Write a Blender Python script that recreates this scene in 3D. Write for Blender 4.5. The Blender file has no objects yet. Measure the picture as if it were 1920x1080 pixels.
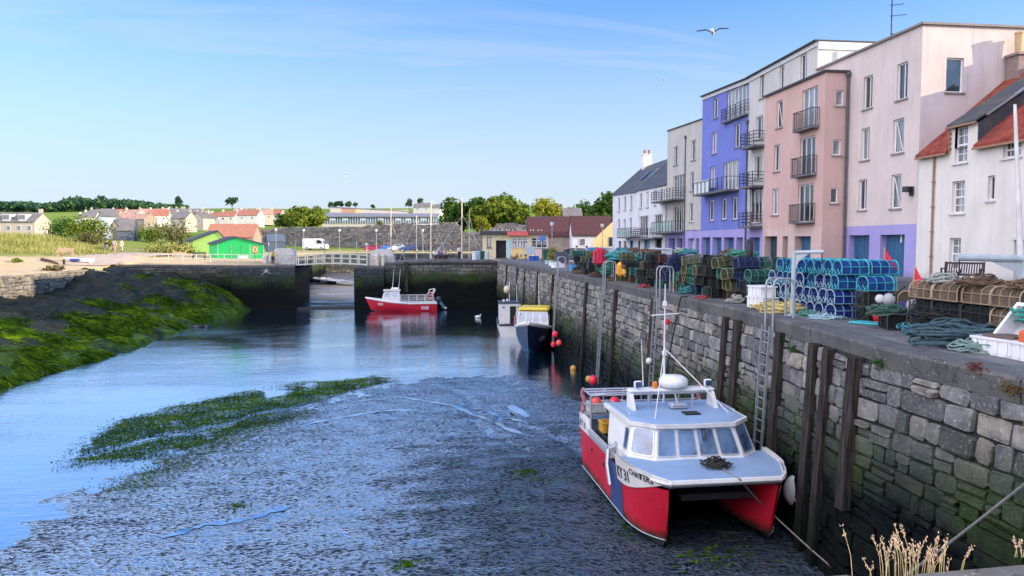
import bpy, math, random
import numpy as np
from math import sin, cos, pi, radians, hypot, atan2, sqrt
from mathutils import Vector, Matrix, noise as mnoise
random.seed(7)
R = random.uniform
S = bpy.context.scene
COL = S.collection
# ------------------------------------------------------------------ camera model (also used to read places off the photograph)
F = 1387.0; EYE = 1.9; YAW = radians(7); PIT = math.atan(82/F)
FW = Vector((sin(YAW)*cos(PIT), cos(YAW)*cos(PIT), -sin(PIT)))
RT = Vector((cos(YAW), -sin(YAW), 0))
UP = RT.cross(FW)
def ray(px, py): return FW + RT*((px-960)/F) + UP*((540-py)/F)
def atz(px, py, z=0.0):
    r = ray(px, py); t = (z-EYE)/r.z; return Vector((0, 0, EYE)) + r*t
def atx(px, py, x):
    r = ray(px, py); return Vector((0, 0, EYE)) + r*(x/r.x)
def aty(px, py, y):
    r = ray(px, py); return Vector((0, 0, EYE)) + r*(y/r.y)
def lerp(a, b, t): return a+(b-a)*t
def sstep(a, b, x):
    t = max(0., min(1., (x-a)/(b-a))); return t*t*(3-2*t)
def interp(x, xs, ys):
    if x <= xs[0]: return ys[0]
    for i in range(1, len(xs)):
        if x <= xs[i]: return lerp(ys[i-1], ys[i], (x-xs[i-1])/(xs[i]-xs[i-1]))
    return ys[-1]
def fbm(x, y, z=0., o=4): return mnoise.fractal((x, y, z), 1.0, 2.0, o)
# ------------------------------------------------------------------ mesh collector
ORG = {}
class MB:
    def __init__(s): s.v = []; s.f = []
    def add(s, vs, fs):
        n = len(s.v); s.v += [tuple(p) for p in vs]; s.f += [tuple(i+n for i in f) for f in fs]; return s
    def box(s, x0, y0, z0, x1, y1, z1):
        return s.add([(x0,y0,z0),(x1,y0,z0),(x1,y1,z0),(x0,y1,z0),(x0,y0,z1),(x1,y0,z1),(x1,y1,z1),(x0,y1,z1)],
                     [(0,3,2,1),(4,5,6,7),(0,1,5,4),(1,2,6,5),(2,3,7,6),(3,0,4,7)])
    def cbox(s, c, d, rz=0., rx=0., ry=0.):
        m = MB().box(-d[0]/2,-d[1]/2,-d[2]/2,d[0]/2,d[1]/2,d[2]/2)
        M = Matrix.Translation(c) @ Matrix.Rotation(rz,4,'Z') @ Matrix.Rotation(ry,4,'Y') @ Matrix.Rotation(rx,4,'X')
        return s.add([M @ Vector(p) for p in m.v], m.f)
    def bbox(s, c, d, b, rz=0., rx=0., ry=0.):          # box with chamfered edges
        hx, hy, hz = d[0]/2, d[1]/2, d[2]/2; b = min(b, hx*.9, hy*.9, hz*.9)
        prof = [(-hx+b,-hy),(hx-b,-hy),(hx,-hy+b),(hx,hy-b),(hx-b,hy),(-hx+b,hy),(-hx,hy-b),(-hx,-hy+b)]
        def ring(k, z): return [(x*(hx-k)/hx, y*(hy-k)/hy, z) for x, y in prof]
        vs = ring(b,-hz)+ring(0,-hz+b)+ring(0,hz-b)+ring(b,hz); fs = [tuple(range(7,-1,-1)), tuple(range(24,32))]
        for r in range(3):
            for i in range(8): j=(i+1)%8; fs.append((r*8+i,r*8+j,r*8+8+j,r*8+8+i))
        M = Matrix.Translation(c) @ Matrix.Rotation(rz,4,'Z') @ Matrix.Rotation(ry,4,'Y') @ Matrix.Rotation(rx,4,'X')
        return s.add([M @ Vector(p) for p in vs], fs)
    def path(s, pts, r, n=6, cap=True, closed=False):
        pts = [Vector(p) for p in pts]; N = len(pts); rr = r if isinstance(r, (list, tuple)) else [r]*N
        vs = []; fs = []; a = None
        for i, p in enumerate(pts):
            if closed: t = pts[(i+1) % N]-pts[i-1]
            else: t = (pts[min(i+1, N-1)]-pts[max(i-1, 0)])
            if t.length < 1e-9: t = Vector((0,0,1))
            t.normalize()
            if a is None: a = t.orthogonal().normalized()
            a = (a-t*a.dot(t))
            if a.length < 1e-6: a = t.orthogonal()
            a.normalize(); b = t.cross(a)
            for k in range(n):
                w = 2*pi*k/n; vs.append(p+(a*cos(w)+b*sin(w))*rr[i])
        for i in range(N if closed else N-1):
            j = (i+1) % N
            for k in range(n):
                l = (k+1) % n; fs.append((i*n+k, i*n+l, j*n+l, j*n+k))
        if cap and not closed: fs.append(tuple(range(n-1,-1,-1))); fs.append(tuple(range((N-1)*n, N*n)))
        return s.add(vs, fs)
    def tube(s, a, b, r, n=6, r2=None): return s.path([a, b], [r, r if r2 is None else r2], n)
    def bar(s, a, b, w, h):                              # rectangular bar from a to b
        a = Vector(a); b = Vector(b); t = (b-a).normalized(); u = t.cross(Vector((0,0,1)))
        if u.length < 1e-4: u = Vector((1,0,0))
        u.normalize(); v = u.cross(t)
        vs = [p+u*x*w/2+v*y*h/2 for p in (a, b) for x, y in ((-1,-1),(1,-1),(1,1),(-1,1))]
        return s.add(vs, [(3,2,1,0),(4,5,6,7),(0,1,5,4),(1,2,6,5),(2,3,7,6),(3,0,4,7)])
    def sph(s, c, r, nu=12, nv=8, sc=(1,1,1)):
        vs = [(c[0], c[1], c[2]-r*sc[2])]; fs = []
        for j in range(1, nv):
            t = -pi/2+pi*j/nv
            for i in range(nu):
                w = 2*pi*i/nu; vs.append((c[0]+r*sc[0]*cos(t)*cos(w), c[1]+r*sc[1]*cos(t)*sin(w), c[2]+r*sc[2]*sin(t)))
        vs.append((c[0], c[1], c[2]+r*sc[2])); L = len(vs)-1
        for i in range(nu): fs.append((0, 1+(i+1)%nu, 1+i)); fs.append((L, L-nu+i, L-nu+(i+1)%nu))
        for j in range(nv-2):
            for i in range(nu): k=(i+1)%nu; fs.append((1+j*nu+i, 1+j*nu+k, 1+(j+1)*nu+k, 1+(j+1)*nu+i))
        return s.add(vs, fs)
    def lathe(s, c, prof, n=14):                         # prof: (radius, z)
        vs = [(c[0]+r*cos(2*pi*i/n), c[1]+r*sin(2*pi*i/n), c[2]+z) for r, z in prof for i in range(n)]
        fs = [(j*n+i, j*n+(i+1)%n, (j+1)*n+(i+1)%n, (j+1)*n+i) for j in range(len(prof)-1) for i in range(n)]
        fs += [tuple(range(n-1,-1,-1)), tuple(range((len(prof)-1)*n, len(prof)*n))]
        return s.add(vs, fs)
    def prism(s, poly, O, a, b, d):                      # polygon in axes a,b at O, extruded by vector d
        O, a, b, d = map(Vector, (O, a, b, d)); n = len(poly)
        vs = [O+a*x+b*y for x, y in poly]; vs += [p+d for p in vs]
        return s.add(vs, [tuple(range(n-1,-1,-1)), tuple(range(n, 2*n))]+[(i,(i+1)%n,n+(i+1)%n,n+i) for i in range(n)])
    def fr(s, B, u0, u1, v0, v1, d0, d1):                # box in a wall frame B=(origin, along, normal)
        O, u, n = B; z = Vector((0,0,1))
        P = lambda a, b, c: O+u*a+z*b+n*c
        return s.add([P(u0,v0,d0),P(u1,v0,d0),P(u1,v1,d0),P(u0,v1,d0),P(u0,v0,d1),P(u1,v0,d1),P(u1,v1,d1),P(u0,v1,d1)],
                     [(0,3,2,1),(4,5,6,7),(0,1,5,4),(1,2,6,5),(2,3,7,6),(3,0,4,7)])
    def quad(s, *p): return s.add(p, [tuple(range(len(p)))])
    def grid(s, rows):                                   # rows of points
        m = len(rows[0]); vs = [p for r in rows for p in r]
        return s.add(vs, [(j*m+i, j*m+i+1, (j+1)*m+i+1, (j+1)*m+i) for j in range(len(rows)-1) for i in range(m-1)])
    def merge(s, o, M=None):
        return s.add([M @ Vector(p) for p in o.v] if M else o.v, o.f)
    def build(s, name, mat, parent=None, smooth=False, org=None):
        o0 = org if org is not None else (ORG.get(parent.name, Vector()) if parent else Vector())
        me = bpy.data.meshes.new(name)
        me.from_pydata([(p[0]-o0[0], p[1]-o0[1], p[2]-o0[2]) for p in s.v], [], s.f)
        me.materials.append(mat)
        if smooth: me.polygons.foreach_set('use_smooth', [True]*len(me.polygons))
        me.update()
        o = bpy.data.objects.new(name, me); COL.objects.link(o)
        if parent: o.parent = parent; ORG[o.name] = o0
        elif org is not None: o.location = org
        return o
def tag(o, label=None, cat=None, group=None, kind=None):
    if label: o['label'] = label
    if cat: o['category'] = cat
    if group: o['group'] = group
    if kind: o['kind'] = kind
    return o
def thing(name, label, cat, loc=(0,0,0), group=None, rz=0., local=False):
    o = bpy.data.objects.new(name, None); o.empty_display_size = .3; COL.objects.link(o)
    o.location = loc; o.rotation_euler = (0,0,rz); tag(o, label, cat, group)
    ORG[o.name] = Vector((0,0,0)) if local else Vector(loc)
    return o
def dup(root, loc, rz=None, label=None, group=None, sc=None):
    def cp(o, par):
        c = o.copy(); COL.objects.link(c)
        if par: c.parent = par
        for ch in o.children: cp(ch, c)
        return c
    r = cp(root, None); r.location = loc
    if rz is not None: r.rotation_euler = (0,0,rz)
    if sc: r.scale = (sc, sc, sc)
    if label: r['label'] = label
    if group: r['group'] = group
    return r
# ------------------------------------------------------------------ materials
class NT:
    def __init__(s, name):
        s.m = bpy.data.materials.new(name); s.m.use_nodes = True; s.t = s.m.node_tree; s.t.nodes.clear()
        s.out = s.n('ShaderNodeOutputMaterial')
    def n(s, typ, **k):
        x = s.t.nodes.new(typ)
        for a, b in k.items():
            if a.startswith('_'): x.inputs[int(a[1:])].default_value = b
            else: setattr(x, a, b)
        return x
    def l(s, a, b): s.t.links.new(a, b)
    def noise(s, vec, scale, det=4, rough=.55, out='Fac'):
        x = s.n('ShaderNodeTexNoise'); x.inputs['Scale'].default_value = scale; x.inputs['Detail'].default_value = det; x.inputs['Roughness'].default_value = rough
        if vec is not None: s.l(vec, x.inputs['Vector'])
        return x.outputs[out]
    def ramp(s, fac, stops, interp='LINEAR'):
        r = s.n('ShaderNodeValToRGB'); r.color_ramp.interpolation = interp; e = r.color_ramp.elements
        while len(e) < len(stops): e.new(.5)
        for k, (p, c) in enumerate(stops):
            e[k].position = p; e[k].color = (c, c, c, 1) if isinstance(c, (int, float)) else (*c, 1)
        s.l(fac, r.inputs['Fac']); return r.outputs['Color']
    def mix(s, fac, a, b, mode='MIX'):
        x = s.n('ShaderNodeMix', data_type='RGBA', blend_type=mode)
        for sock, val in ((x.inputs[0], fac), (x.inputs[6], a), (x.inputs[7], b)):
            if isinstance(val, bpy.types.NodeSocket): s.l(val, sock)
            elif isinstance(val, (int, float)): sock.default_value = val if sock.type == 'VALUE' else (val, val, val, 1)
            else: sock.default_value = (*val, 1)
        return x.outputs[2]
    def math(s, op, a, b=0., clamp=False):
        x = s.n('ShaderNodeMath', operation=op, use_clamp=clamp)
        for k, val in enumerate((a, b)):
            if isinstance(val, bpy.types.NodeSocket): s.l(val, x.inputs[k])
            else: x.inputs[k].default_value = val
        return x.outputs[0]
    def bsdf(s, col, rough=.6, metal=0., spec=.5, bump=None, bstr=.5, bdist=.02, link=True, ior=None):
        p = s.n('ShaderNodeBsdfPrincipled')
        for nm, val in (('Base Color', col), ('Roughness', rough), ('Metallic', metal), ('Specular IOR Level', spec)):
            sock = p.inputs[nm]
            if isinstance(val, bpy.types.NodeSocket): s.l(val, sock)
            else: sock.default_value = (*val, 1) if nm == 'Base Color' else val
        if ior: p.inputs['IOR'].default_value = ior
        if bump is not None:
            b = s.n('ShaderNodeBump'); b.inputs['Strength'].default_value = bstr; b.inputs['Distance'].default_value = bdist
            s.l(bump, b.inputs['Height']); s.l(b.outputs['Normal'], p.inputs['Normal'])
        if link: s.l(p.outputs[0], s.out.inputs[0])
        return p
    def pos(s): return s.n('ShaderNodeNewGeometry').outputs['Position']
    def obj(s): return s.n('ShaderNodeTexCoord').outputs['Object']
    def mapv(s, vec, sc=(1,1,1), rot=(0,0,0)):
        x = s.n('ShaderNodeMapping'); x.inputs['Scale'].default_value = sc; x.inputs['Rotation'].default_value = rot
        s.l(vec, x.inputs['Vector']); return x.outputs[0]
    def sep(s, vec):
        x = s.n('ShaderNodeSeparateXYZ'); s.l(vec, x.inputs[0]); return x.outputs
_mc = {}
def mat(name, col, rough=.6, var=.12, scale=4., bump=.0, bscale=30., metal=0., spec=.5, col2=None, bdist=.01, dirt=None):
    if name in _mc: return _mc[name]
    t = NT(name); o = t.obj(); f = t.noise(o, scale, 5)
    c2 = col2 if col2 else tuple(min(1, c*(1+var)) for c in col)
    c1 = tuple(c*(1-var) for c in col)
    c = t.ramp(f, [(.3, c1), (.7, c2)])
    if dirt:                                             # (colour, amount, scale): stains with a shape of their own
        d = t.ramp(t.noise(t.mapv(o, (1,1,.35)), dirt[2], 6, .65), [(.5, 0.), (.72, dirt[1])])
        c = t.mix(d, c, dirt[0])
    t.bsdf(c, rough, metal, spec, t.noise(o, bscale, 3) if bump else None, bump, bdist)
    _mc[name] = t.m; return t.m
# ------------------------------------------------------------------ camera, sky, sun
cam = bpy.data.cameras.new('camera'); co = bpy.data.objects.new('camera', cam); COL.objects.link(co); S.camera = co
cam.sensor_width = 36; cam.lens = 36*F/1920; cam.clip_start = .05; cam.clip_end = 6000
co.matrix_world = Matrix.Translation((0,0,EYE)) @ Matrix((RT, UP, -FW)).transposed().to_4x4()
SKY_FILL = 7.6
SUN_AZ, SUN_EL = radians(111), radians(14.4)
w = bpy.data.worlds.new('World'); S.world = w; w.use_nodes = True
nt = w.node_tree; nt.nodes.clear(); N = nt.nodes.new; Lk = nt.links.new
sky = N('ShaderNodeTexSky'); sky.sky_type = 'NISHITA'; sky.sun_disc = False; sky.sun_elevation = SUN_EL; sky.sun_rotation = SUN_AZ
sky.altitude = 0; sky.air_density = 1.0; sky.dust_density = .6; sky.ozone_density = 2.5
tc = N('ShaderNodeTexCoord'); sp = N('ShaderNodeSeparateXYZ'); Lk(tc.outputs['Generated'], sp.inputs[0])
def wm(op, a, b):
    x = N('ShaderNodeMath'); x.operation = op
    for k, v in enumerate((a, b)):
        if isinstance(v, bpy.types.NodeSocket): Lk(v, x.inputs[k])
        else: x.inputs[k].default_value = v
    return x.outputs[0]
zz = wm('ADD', wm('MAXIMUM', sp.outputs[2], 0.), .10)
cv = N('ShaderNodeCombineXYZ'); Lk(wm('DIVIDE', sp.outputs[0], zz), cv.inputs[0]); Lk(wm('DIVIDE', sp.outputs[1], zz), cv.inputs[1])
mp = N('ShaderNodeMapping'); mp.inputs['Scale'].default_value = (.48, 1.5, 1); mp.inputs['Rotation'].default_value = (0,0,.22); mp.inputs['Location'].default_value = (5.3, 2.2, 0); Lk(cv.outputs[0], mp.inputs[0])
n1 = N('ShaderNodeTexNoise'); n1.inputs['Scale'].default_value = .85; n1.inputs['Detail'].default_value = 9; n1.inputs['Roughness'].default_value = .52; n1.inputs['Distortion'].default_value = 1.1; Lk(mp.outputs[0], n1.inputs['Vector'])
cr = N('ShaderNodeValToRGB'); e = cr.color_ramp.elements; e[0].position = .42; e[0].color = (0,0,0,1); e[1].position = .60; e[1].color = (.85,.85,.85,1); Lk(n1.outputs['Fac'], cr.inputs[0])
hz = N('ShaderNodeValToRGB'); e = hz.color_ramp.elements; e[0].position = 0; e[0].color = (.9,.9,.9,1); e[1].position = .38; e[1].color = (0,0,0,1); hz.color_ramp.interpolation = 'EASE'; Lk(sp.outputs[2], hz.inputs[0])
gt = N('ShaderNodeValToRGB'); e = gt.color_ramp.elements; e[0].position = .13; e[0].color = (1,1,1,1); e[1].position = .38; e[1].color = (.3,.3,.3,1); Lk(sp.outputs[2], gt.inputs[0])
fac = wm('MAXIMUM', wm('MULTIPLY', wm('MULTIPLY', cr.outputs[0], gt.outputs[0]), .7), hz.outputs[0])
mx = N('ShaderNodeMix'); mx.data_type = 'RGBA'; Lk(fac, mx.inputs[0])
gm = N('ShaderNodeMix'); gm.data_type = 'RGBA'; gm.blend_type = 'MULTIPLY'; gm.inputs[0].default_value = 1; gm.inputs[7].default_value = (.47, .79, 1.2, 1); Lk(sky.outputs[0], gm.inputs[6])
Lk(gm.outputs[2], mx.inputs[6]); mx.inputs[7].default_value = (2.6, 2.85, 3.2, 1)
# unseen cloud-like glow added behind the camera to brighten the shaded facades
bk = N('ShaderNodeMapRange'); bk.inputs['From Min'].default_value = .12; bk.inputs['From Max'].default_value = .75; bk.inputs['To Min'].default_value = 0; bk.inputs['To Max'].default_value = 1; bk.interpolation_type = 'SMOOTHSTEP'
dt = N('ShaderNodeVectorMath'); dt.operation = 'DOT_PRODUCT'; dt.inputs[1].default_value = (-.80, -.47, .37); Lk(tc.outputs['Generated'], dt.inputs[0])
bn = N('ShaderNodeTexNoise'); bn.inputs['Scale'].default_value = 2.2; bn.inputs['Detail'].default_value = 6; Lk(tc.outputs['Generated'], bn.inputs['Vector'])
Lk(wm('ADD', dt.outputs['Value'], wm('MULTIPLY', wm('SUBTRACT', bn.outputs['Fac'], .5), .5)), bk.inputs['Value'])
vs_ = N('ShaderNodeMix'); vs_.data_type = 'RGBA'; Lk(bk.outputs[0], vs_.inputs[0]); Lk(mx.outputs[2], vs_.inputs[6]); vs_.inputs[7].default_value = (SKY_FILL*1.12, SKY_FILL*1.10, SKY_FILL*1.30, 1)
bg = N('ShaderNodeBackground'); bg.inputs['Strength'].default_value = .12; Lk(vs_.outputs[2], bg.inputs[0])
wo = N('ShaderNodeOutputWorld'); Lk(bg.outputs[0], wo.inputs[0])
sl = bpy.data.lights.new('sun', 'SUN'); sl.energy = 3.2; sl.angle = radians(.5); sl.color = (1, .83, .6)
so = bpy.data.objects.new('sun', sl); COL.objects.link(so)
SD = Vector((sin(SUN_AZ)*cos(SUN_EL), cos(SUN_AZ)*cos(SUN_EL), sin(SUN_EL)))
so.rotation_euler = SD.to_track_quat('Z', 'Y').to_euler(); so.location = (60, -30, 40)
S.view_settings.view_transform = 'Standard'; S.view_settings.look = 'None'; S.view_settings.gamma = 1; S.view_settings.exposure = 1.25
S.cycles.use_denoising = True; S.cycles.max_bounces = 6; S.cycles.diffuse_bounces = 2; S.cycles.glossy_bounces = 3
S.cycles.transparent_max_bounces = 12; S.cycles.transmission_bounces = 2; S.cycles.caustics_reflective = False; S.cycles.caustics_refractive = False
S.cycles.use_adaptive_sampling = True; S.cycles.adaptive_threshold = .012
WZ = -5.5                                               # water level
# ------------------------------------------------------------------ setting materials
def mirror(t, deep, tint, rough, h, bs, bd, st, film=None, base=None):
    """wet surface: dark body under a reflecting film that strengthens toward grazing view"""
    b = t.n('ShaderNodeBump'); b.inputs['Strength'].default_value = bs; b.inputs['Distance'].default_value = bd; t.l(h, b.inputs['Height'])
    lw = t.n('ShaderNodeLayerWeight'); lw.inputs['Blend'].default_value = .5
    gl = t.n('ShaderNodeBsdfGlossy'); gl.inputs['Color'].default_value = (*tint, 1); t.l(b.outputs[0], gl.inputs['Normal'])
    if isinstance(rough, float): gl.inputs['Roughness'].default_value = rough
    else: t.l(rough, gl.inputs['Roughness'])
    df = t.n('ShaderNodeBsdfDiffuse'); t.l(b.outputs[0], df.inputs['Normal'])
    if base is not None: t.l(base, df.inputs['Color'])
    else: df.inputs['Color'].default_value = (*deep, 1)
    f = t.ramp(lw.outputs['Facing'], st)
    if film is not None: f = t.math('MULTIPLY', f, film)
    m = t.n('ShaderNodeMixShader'); t.l(f, m.inputs[0]); t.l(df.outputs[0], m.inputs[1]); t.l(gl.outputs[0], m.inputs[2]); t.l(m.outputs[0], t.out.inputs[0])
def m_water():
    t = NT('water'); p = t.pos()
    big = t.noise(t.mapv(p, (.10, .16, 1), (0,0,.3)), 1., 3)
    r1 = t.noise(t.mapv(p, (1.3, 3.2, 1), (0,0,.12)), 1., 4, .6)
    r2 = t.noise(t.mapv(p, (4.5, 9, 1), (0,0,-.2)), 1., 3, .6)
    h = t.math('ADD', t.math('MULTIPLY', r1, 1.), t.math('MULTIPLY', r2, .35))
    amp = t.ramp(big, [(.35, .25), (.62, 1.)])
    h = t.math('MULTIPLY', h, amp)
    mirror(t, (.004,.022,.05), (.80,.90,1.), .05, h, .45, .05, [(.25, .30), (.62, .72), (.9, .95)])
    return t.m
def m_mud():
    t = NT('wet_mud'); p = t.pos()
    a = t.noise(t.mapv(p, (1,1.5,1)), 5.5, 6, .68); b = t.noise(t.mapv(p, (.8,1.5,1)), 1.1, 5, .6); c = t.noise(p, .23, 4)
    d = t.noise(t.mapv(p, (1.,1.7,1), (0,0,.1)), 7., 5, .62)
    x = t.math('ADD', t.math('MULTIPLY', d, .74), t.math('MULTIPLY', b, .26))
    x = t.math('ADD', x, t.math('MULTIPLY', t.math('SUBTRACT', c, .5), .16))
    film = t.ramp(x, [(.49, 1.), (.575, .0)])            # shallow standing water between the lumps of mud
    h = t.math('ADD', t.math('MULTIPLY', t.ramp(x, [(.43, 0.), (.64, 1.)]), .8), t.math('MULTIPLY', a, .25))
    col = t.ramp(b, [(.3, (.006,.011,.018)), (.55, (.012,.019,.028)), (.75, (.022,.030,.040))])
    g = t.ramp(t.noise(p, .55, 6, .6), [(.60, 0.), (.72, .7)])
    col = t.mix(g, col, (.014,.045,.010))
    mirror(t, None, (.66,.83,1.), t.ramp(film, [(0, .42), (1, .10)]), h, .85, .05, [(.25, .30), (.62, .72), (.9, .95)], t.math('MULTIPLY', t.ramp(film, [(0, .07), (1, .92)]), t.ramp(t.math('ADD', t.math('ADD', t.sep(p)[2], 5.5), t.math('MULTIPLY', t.math('SUBTRACT', b, .5), .5)), [(.30, 1.), (.52, .34)])), col)  # film thinned on raised mud, darkening it by the wall like shade
    return t.m
def m_rock():
    t = NT('weedy_rock'); p = t.pos(); z = t.sep(p)[2]
    n1 = t.noise(t.mapv(p, (.5,.5,1.5), (0,0,.5)), .5, 6, .62); n2 = t.noise(t.mapv(p, (1,2.2,1), (0,0,.6)), 1.6, 7, .7); n3 = t.noise(p, 9, 4, .7)
    rock = t.ramp(n3, [(.3, (.010,.012,.014)), (.7, (.055,.054,.052))])
    weed = t.ramp(n2, [(.30, (.008,.022,.004)), (.48, (.045,.11,.008)), (.66, (.17,.26,.014))])
    brown = t.ramp(n2, [(.3, (.005,.010,.009)), (.7, (.026,.036,.022))])
    zf = t.math('ADD', z, t.math('MULTIPLY', n1, 3.0))
    gm_ = t.ramp(t.math('MULTIPLY', t.math('ADD', zf, 5.6), .25), [(.22, 0.), (.32, 1.), (.62, .95), (.80, .05)])
    top = t.ramp(t.math('MULTIPLY', t.math('ADD', zf, 5.6), .25), [(.72, 0.), (.9, .3)])
    g = t.math('MULTIPLY', gm_, t.ramp(t.noise(p, .33, 5, .6), [(.38, 0.), (.50, 1.)]))
    col = t.mix(top, t.mix(g, t.mix(.75, rock, brown), weed), rock)
    t.bsdf(col, t.ramp(n2, [(.3, .35), (.7, .7)]), 0, .10, t.math('ADD', n2, t.math('MULTIPLY', n3, .35)), 1., .22)
    return t.m
def m_ground():
    t = NT('ground'); p = t.pos(); s = t.sep(p); z = s[2]
    n = t.noise(p, .09, 6, .6); n2 = t.noise(p, 1.1, 6, .65); n3 = t.noise(p, 8, 3)
    sand = t.ramp(n2, [(.3, (.46,.34,.19)), (.7, (.62,.48,.30))])
    grass = t.ramp(n2, [(.25, (.10,.14,.02)), (.5, (.22,.24,.05)), (.75, (.36,.33,.10))])
    field = t.ramp(t.noise(t.mapv(p, (.3,1,1)), .012, 3), [(.35, (.11,.19,.022)), (.5, (.17,.26,.035)), (.65, (.24,.28,.06))], 'CONSTANT')
    field = t.mix(.25, field, t.ramp(n, [(.3, (.08,.14,.02)), (.7, (.24,.28,.05))]))
    y = s[1]
    far = t.ramp(t.math('MULTIPLY', y, .001), [(.14, 0.), (.18, 1.)])
    gf = t.ramp(t.math('ADD', t.math('MULTIPLY', z, .45), t.math('MULTIPLY', n, .9)), [(.62, 0.), (.86, 1.)])
    t.bsdf(t.mix(far, t.mix(gf, sand, grass), field), .9, 0, .1, t.math('ADD', n2, t.math('MULTIPLY', n3, .4)), .5, .08)
    return t.m
def m_stone(name, pale, dark, tide=True, t0=-2.2, near=0.):
    t = NT(name); p = t.pos(); g = t.n('ShaderNodeNewGeometry'); z = t.sep(p)[2]
    n1 = t.noise(p, 3.2, 7, .68); n2 = t.noise(p, 17, 4, .65); n0 = t.noise(p, .33, 5, .6)
    base = t.ramp(g.outputs['Random Per Island'], [(0, dark), (.35, tuple(lerp(a,b,.45) for a,b in zip(dark,pale))), (.6, tuple(lerp(a,b,.7) for a,b in zip(dark,pale))), (.8, (pale[0]*.95,pale[1]*.86,pale[2]*.74)), (1, pale)])
    col = t.mix(t.ramp(n1, [(.35, .0), (.65, .75)]), base, tuple(c*.42 for c in dark))
    col = t.mix(t.ramp(n2, [(.55, 0.), (.7, .5)]), col, tuple(min(.6, c*1.45) for c in pale))
    rough = .85
    if tide:
        zz = t.math('ADD', z, t.math('MULTIPLY', t.math('SUBTRACT', n0, .5), 2.2))
        zz = t.math('ADD', zz, t.math('MULTIPLY', t.math('SUBTRACT', n1, .5), .9))
        if near: zz = t.math('SUBTRACT', zz, t.math('MULTIPLY', t.ramp(t.math('MULTIPLY', t.sep(p)[1], .033), [(.30, 1.), (.95, 0.)]), near))
        k = lambda a: (a+6.)/6.
        zf = t.math('MULTIPLY', t.math('ADD', zz, 6.), 1/6., True)
        damp = t.ramp(zf, [(k(t0-.6), 1.), (k(t0+.75), 0.)])
        green = t.math('MULTIPLY', t.ramp(zf, [(k(t0-2.), .0), (k(t0-.9), .9), (k(t0-.1), .75), (k(t0+.5), 0.)]), t.ramp(n0, [(.38, .15), (.58, 1.)]))
        black = t.ramp(zf, [(k(t0-1.35), 1.), (k(t0-.45), .0)])
        col = t.mix(t.math('MULTIPLY', damp, .72), col, (.012,.02,.018))
        col = t.mix(green, col, t.ramp(n2, [(.3, (.012,.032,.006)), (.7, (.05,.085,.012))]))
        col = t.mix(t.math('MULTIPLY', black, .98), col, t.ramp(n1, [(.35, (.002,.003,.004)), (.6, (.005,.008,.007)), (.75, (.010,.022,.005))]))  # black weed toward the foot, deepened to imitate deep shade
        rough = t.ramp(damp, [(0, .85), (1, .55)])
    t.bsdf(col, rough, 0, .08 if tide else .2, t.math('ADD', n1, t.math('MULTIPLY', n2, .5)), .9, .03)
    return t.m
def m_paving(name, lo, hi, sc=1.):
    t = NT(name); p = t.pos()
    n0 = t.noise(p, .35*sc, 6, .62); n1 = t.noise(p, 2.2*sc, 6, .7); n2 = t.noise(p, 40*sc, 3)
    v = t.n('ShaderNodeTexVoronoi', feature='DISTANCE_TO_EDGE'); v.inputs['Scale'].default_value = .55*sc; v.inputs['Randomness'].default_value = 1
    dv = t.n('ShaderNodeVectorMath', operation='ADD'); t.l(p, dv.inputs[0]); sc_ = t.n('ShaderNodeVectorMath', operation='SCALE'); sc_.inputs['Scale'].default_value = .6
    t.l(t.noise(p, 1.4*sc, 3, .6, 'Color'), sc_.inputs[0]); t.l(sc_.outputs[0], dv.inputs[1]); t.l(dv.outputs[0], v.inputs['Vector'])
    col = t.ramp(n0, [(.3, lo), (.7, hi)])
    col = t.mix(t.ramp(n1, [(.4, 0.), (.75, .6)]), col, tuple(c*.55 for c in lo))
    col = t.mix(t.ramp(v.outputs['Distance'], [(0, .7), (.012, 0.)]), col, tuple(c*.3 for c in lo))
    col = t.mix(t.ramp(t.noise(p, 7*sc, 3, .5), [(.66, 0.), (.70, .7)]), col, tuple(min(.6, c*1.9) for c in hi))
    t.bsdf(col, .85, 0, .35, t.math('ADD', n1, t.math('MULTIPLY', n2, .3)), .5, .015)
    return t.m
MW, MM, MROCK, MG = m_water(), m_mud(), m_rock(), m_ground()
MQ = m_stone('quay_stone', (.43,.43,.41), (.12,.123,.126), True, -2.75, 1.25)
MQF = m_stone('cross_quay_stone', (.30,.29,.27), (.09,.09,.09), True, -1.35)
MSH = m_stone('shore_stone', (.42,.38,.32), (.16,.15,.14), True, -2.9)
MAB = m_stone('abbey_stone', (.36,.33,.31), (.13,.125,.125), False)
MCON = m_paving('quay_concrete', (.10,.105,.11), (.21,.21,.21))
MROAD = m_paving('road_asphalt', (.045,.047,.05), (.075,.077,.08))
MCOP = m_paving('coping_concrete', (.075,.078,.08), (.16,.155,.145), 1.6)
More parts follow.
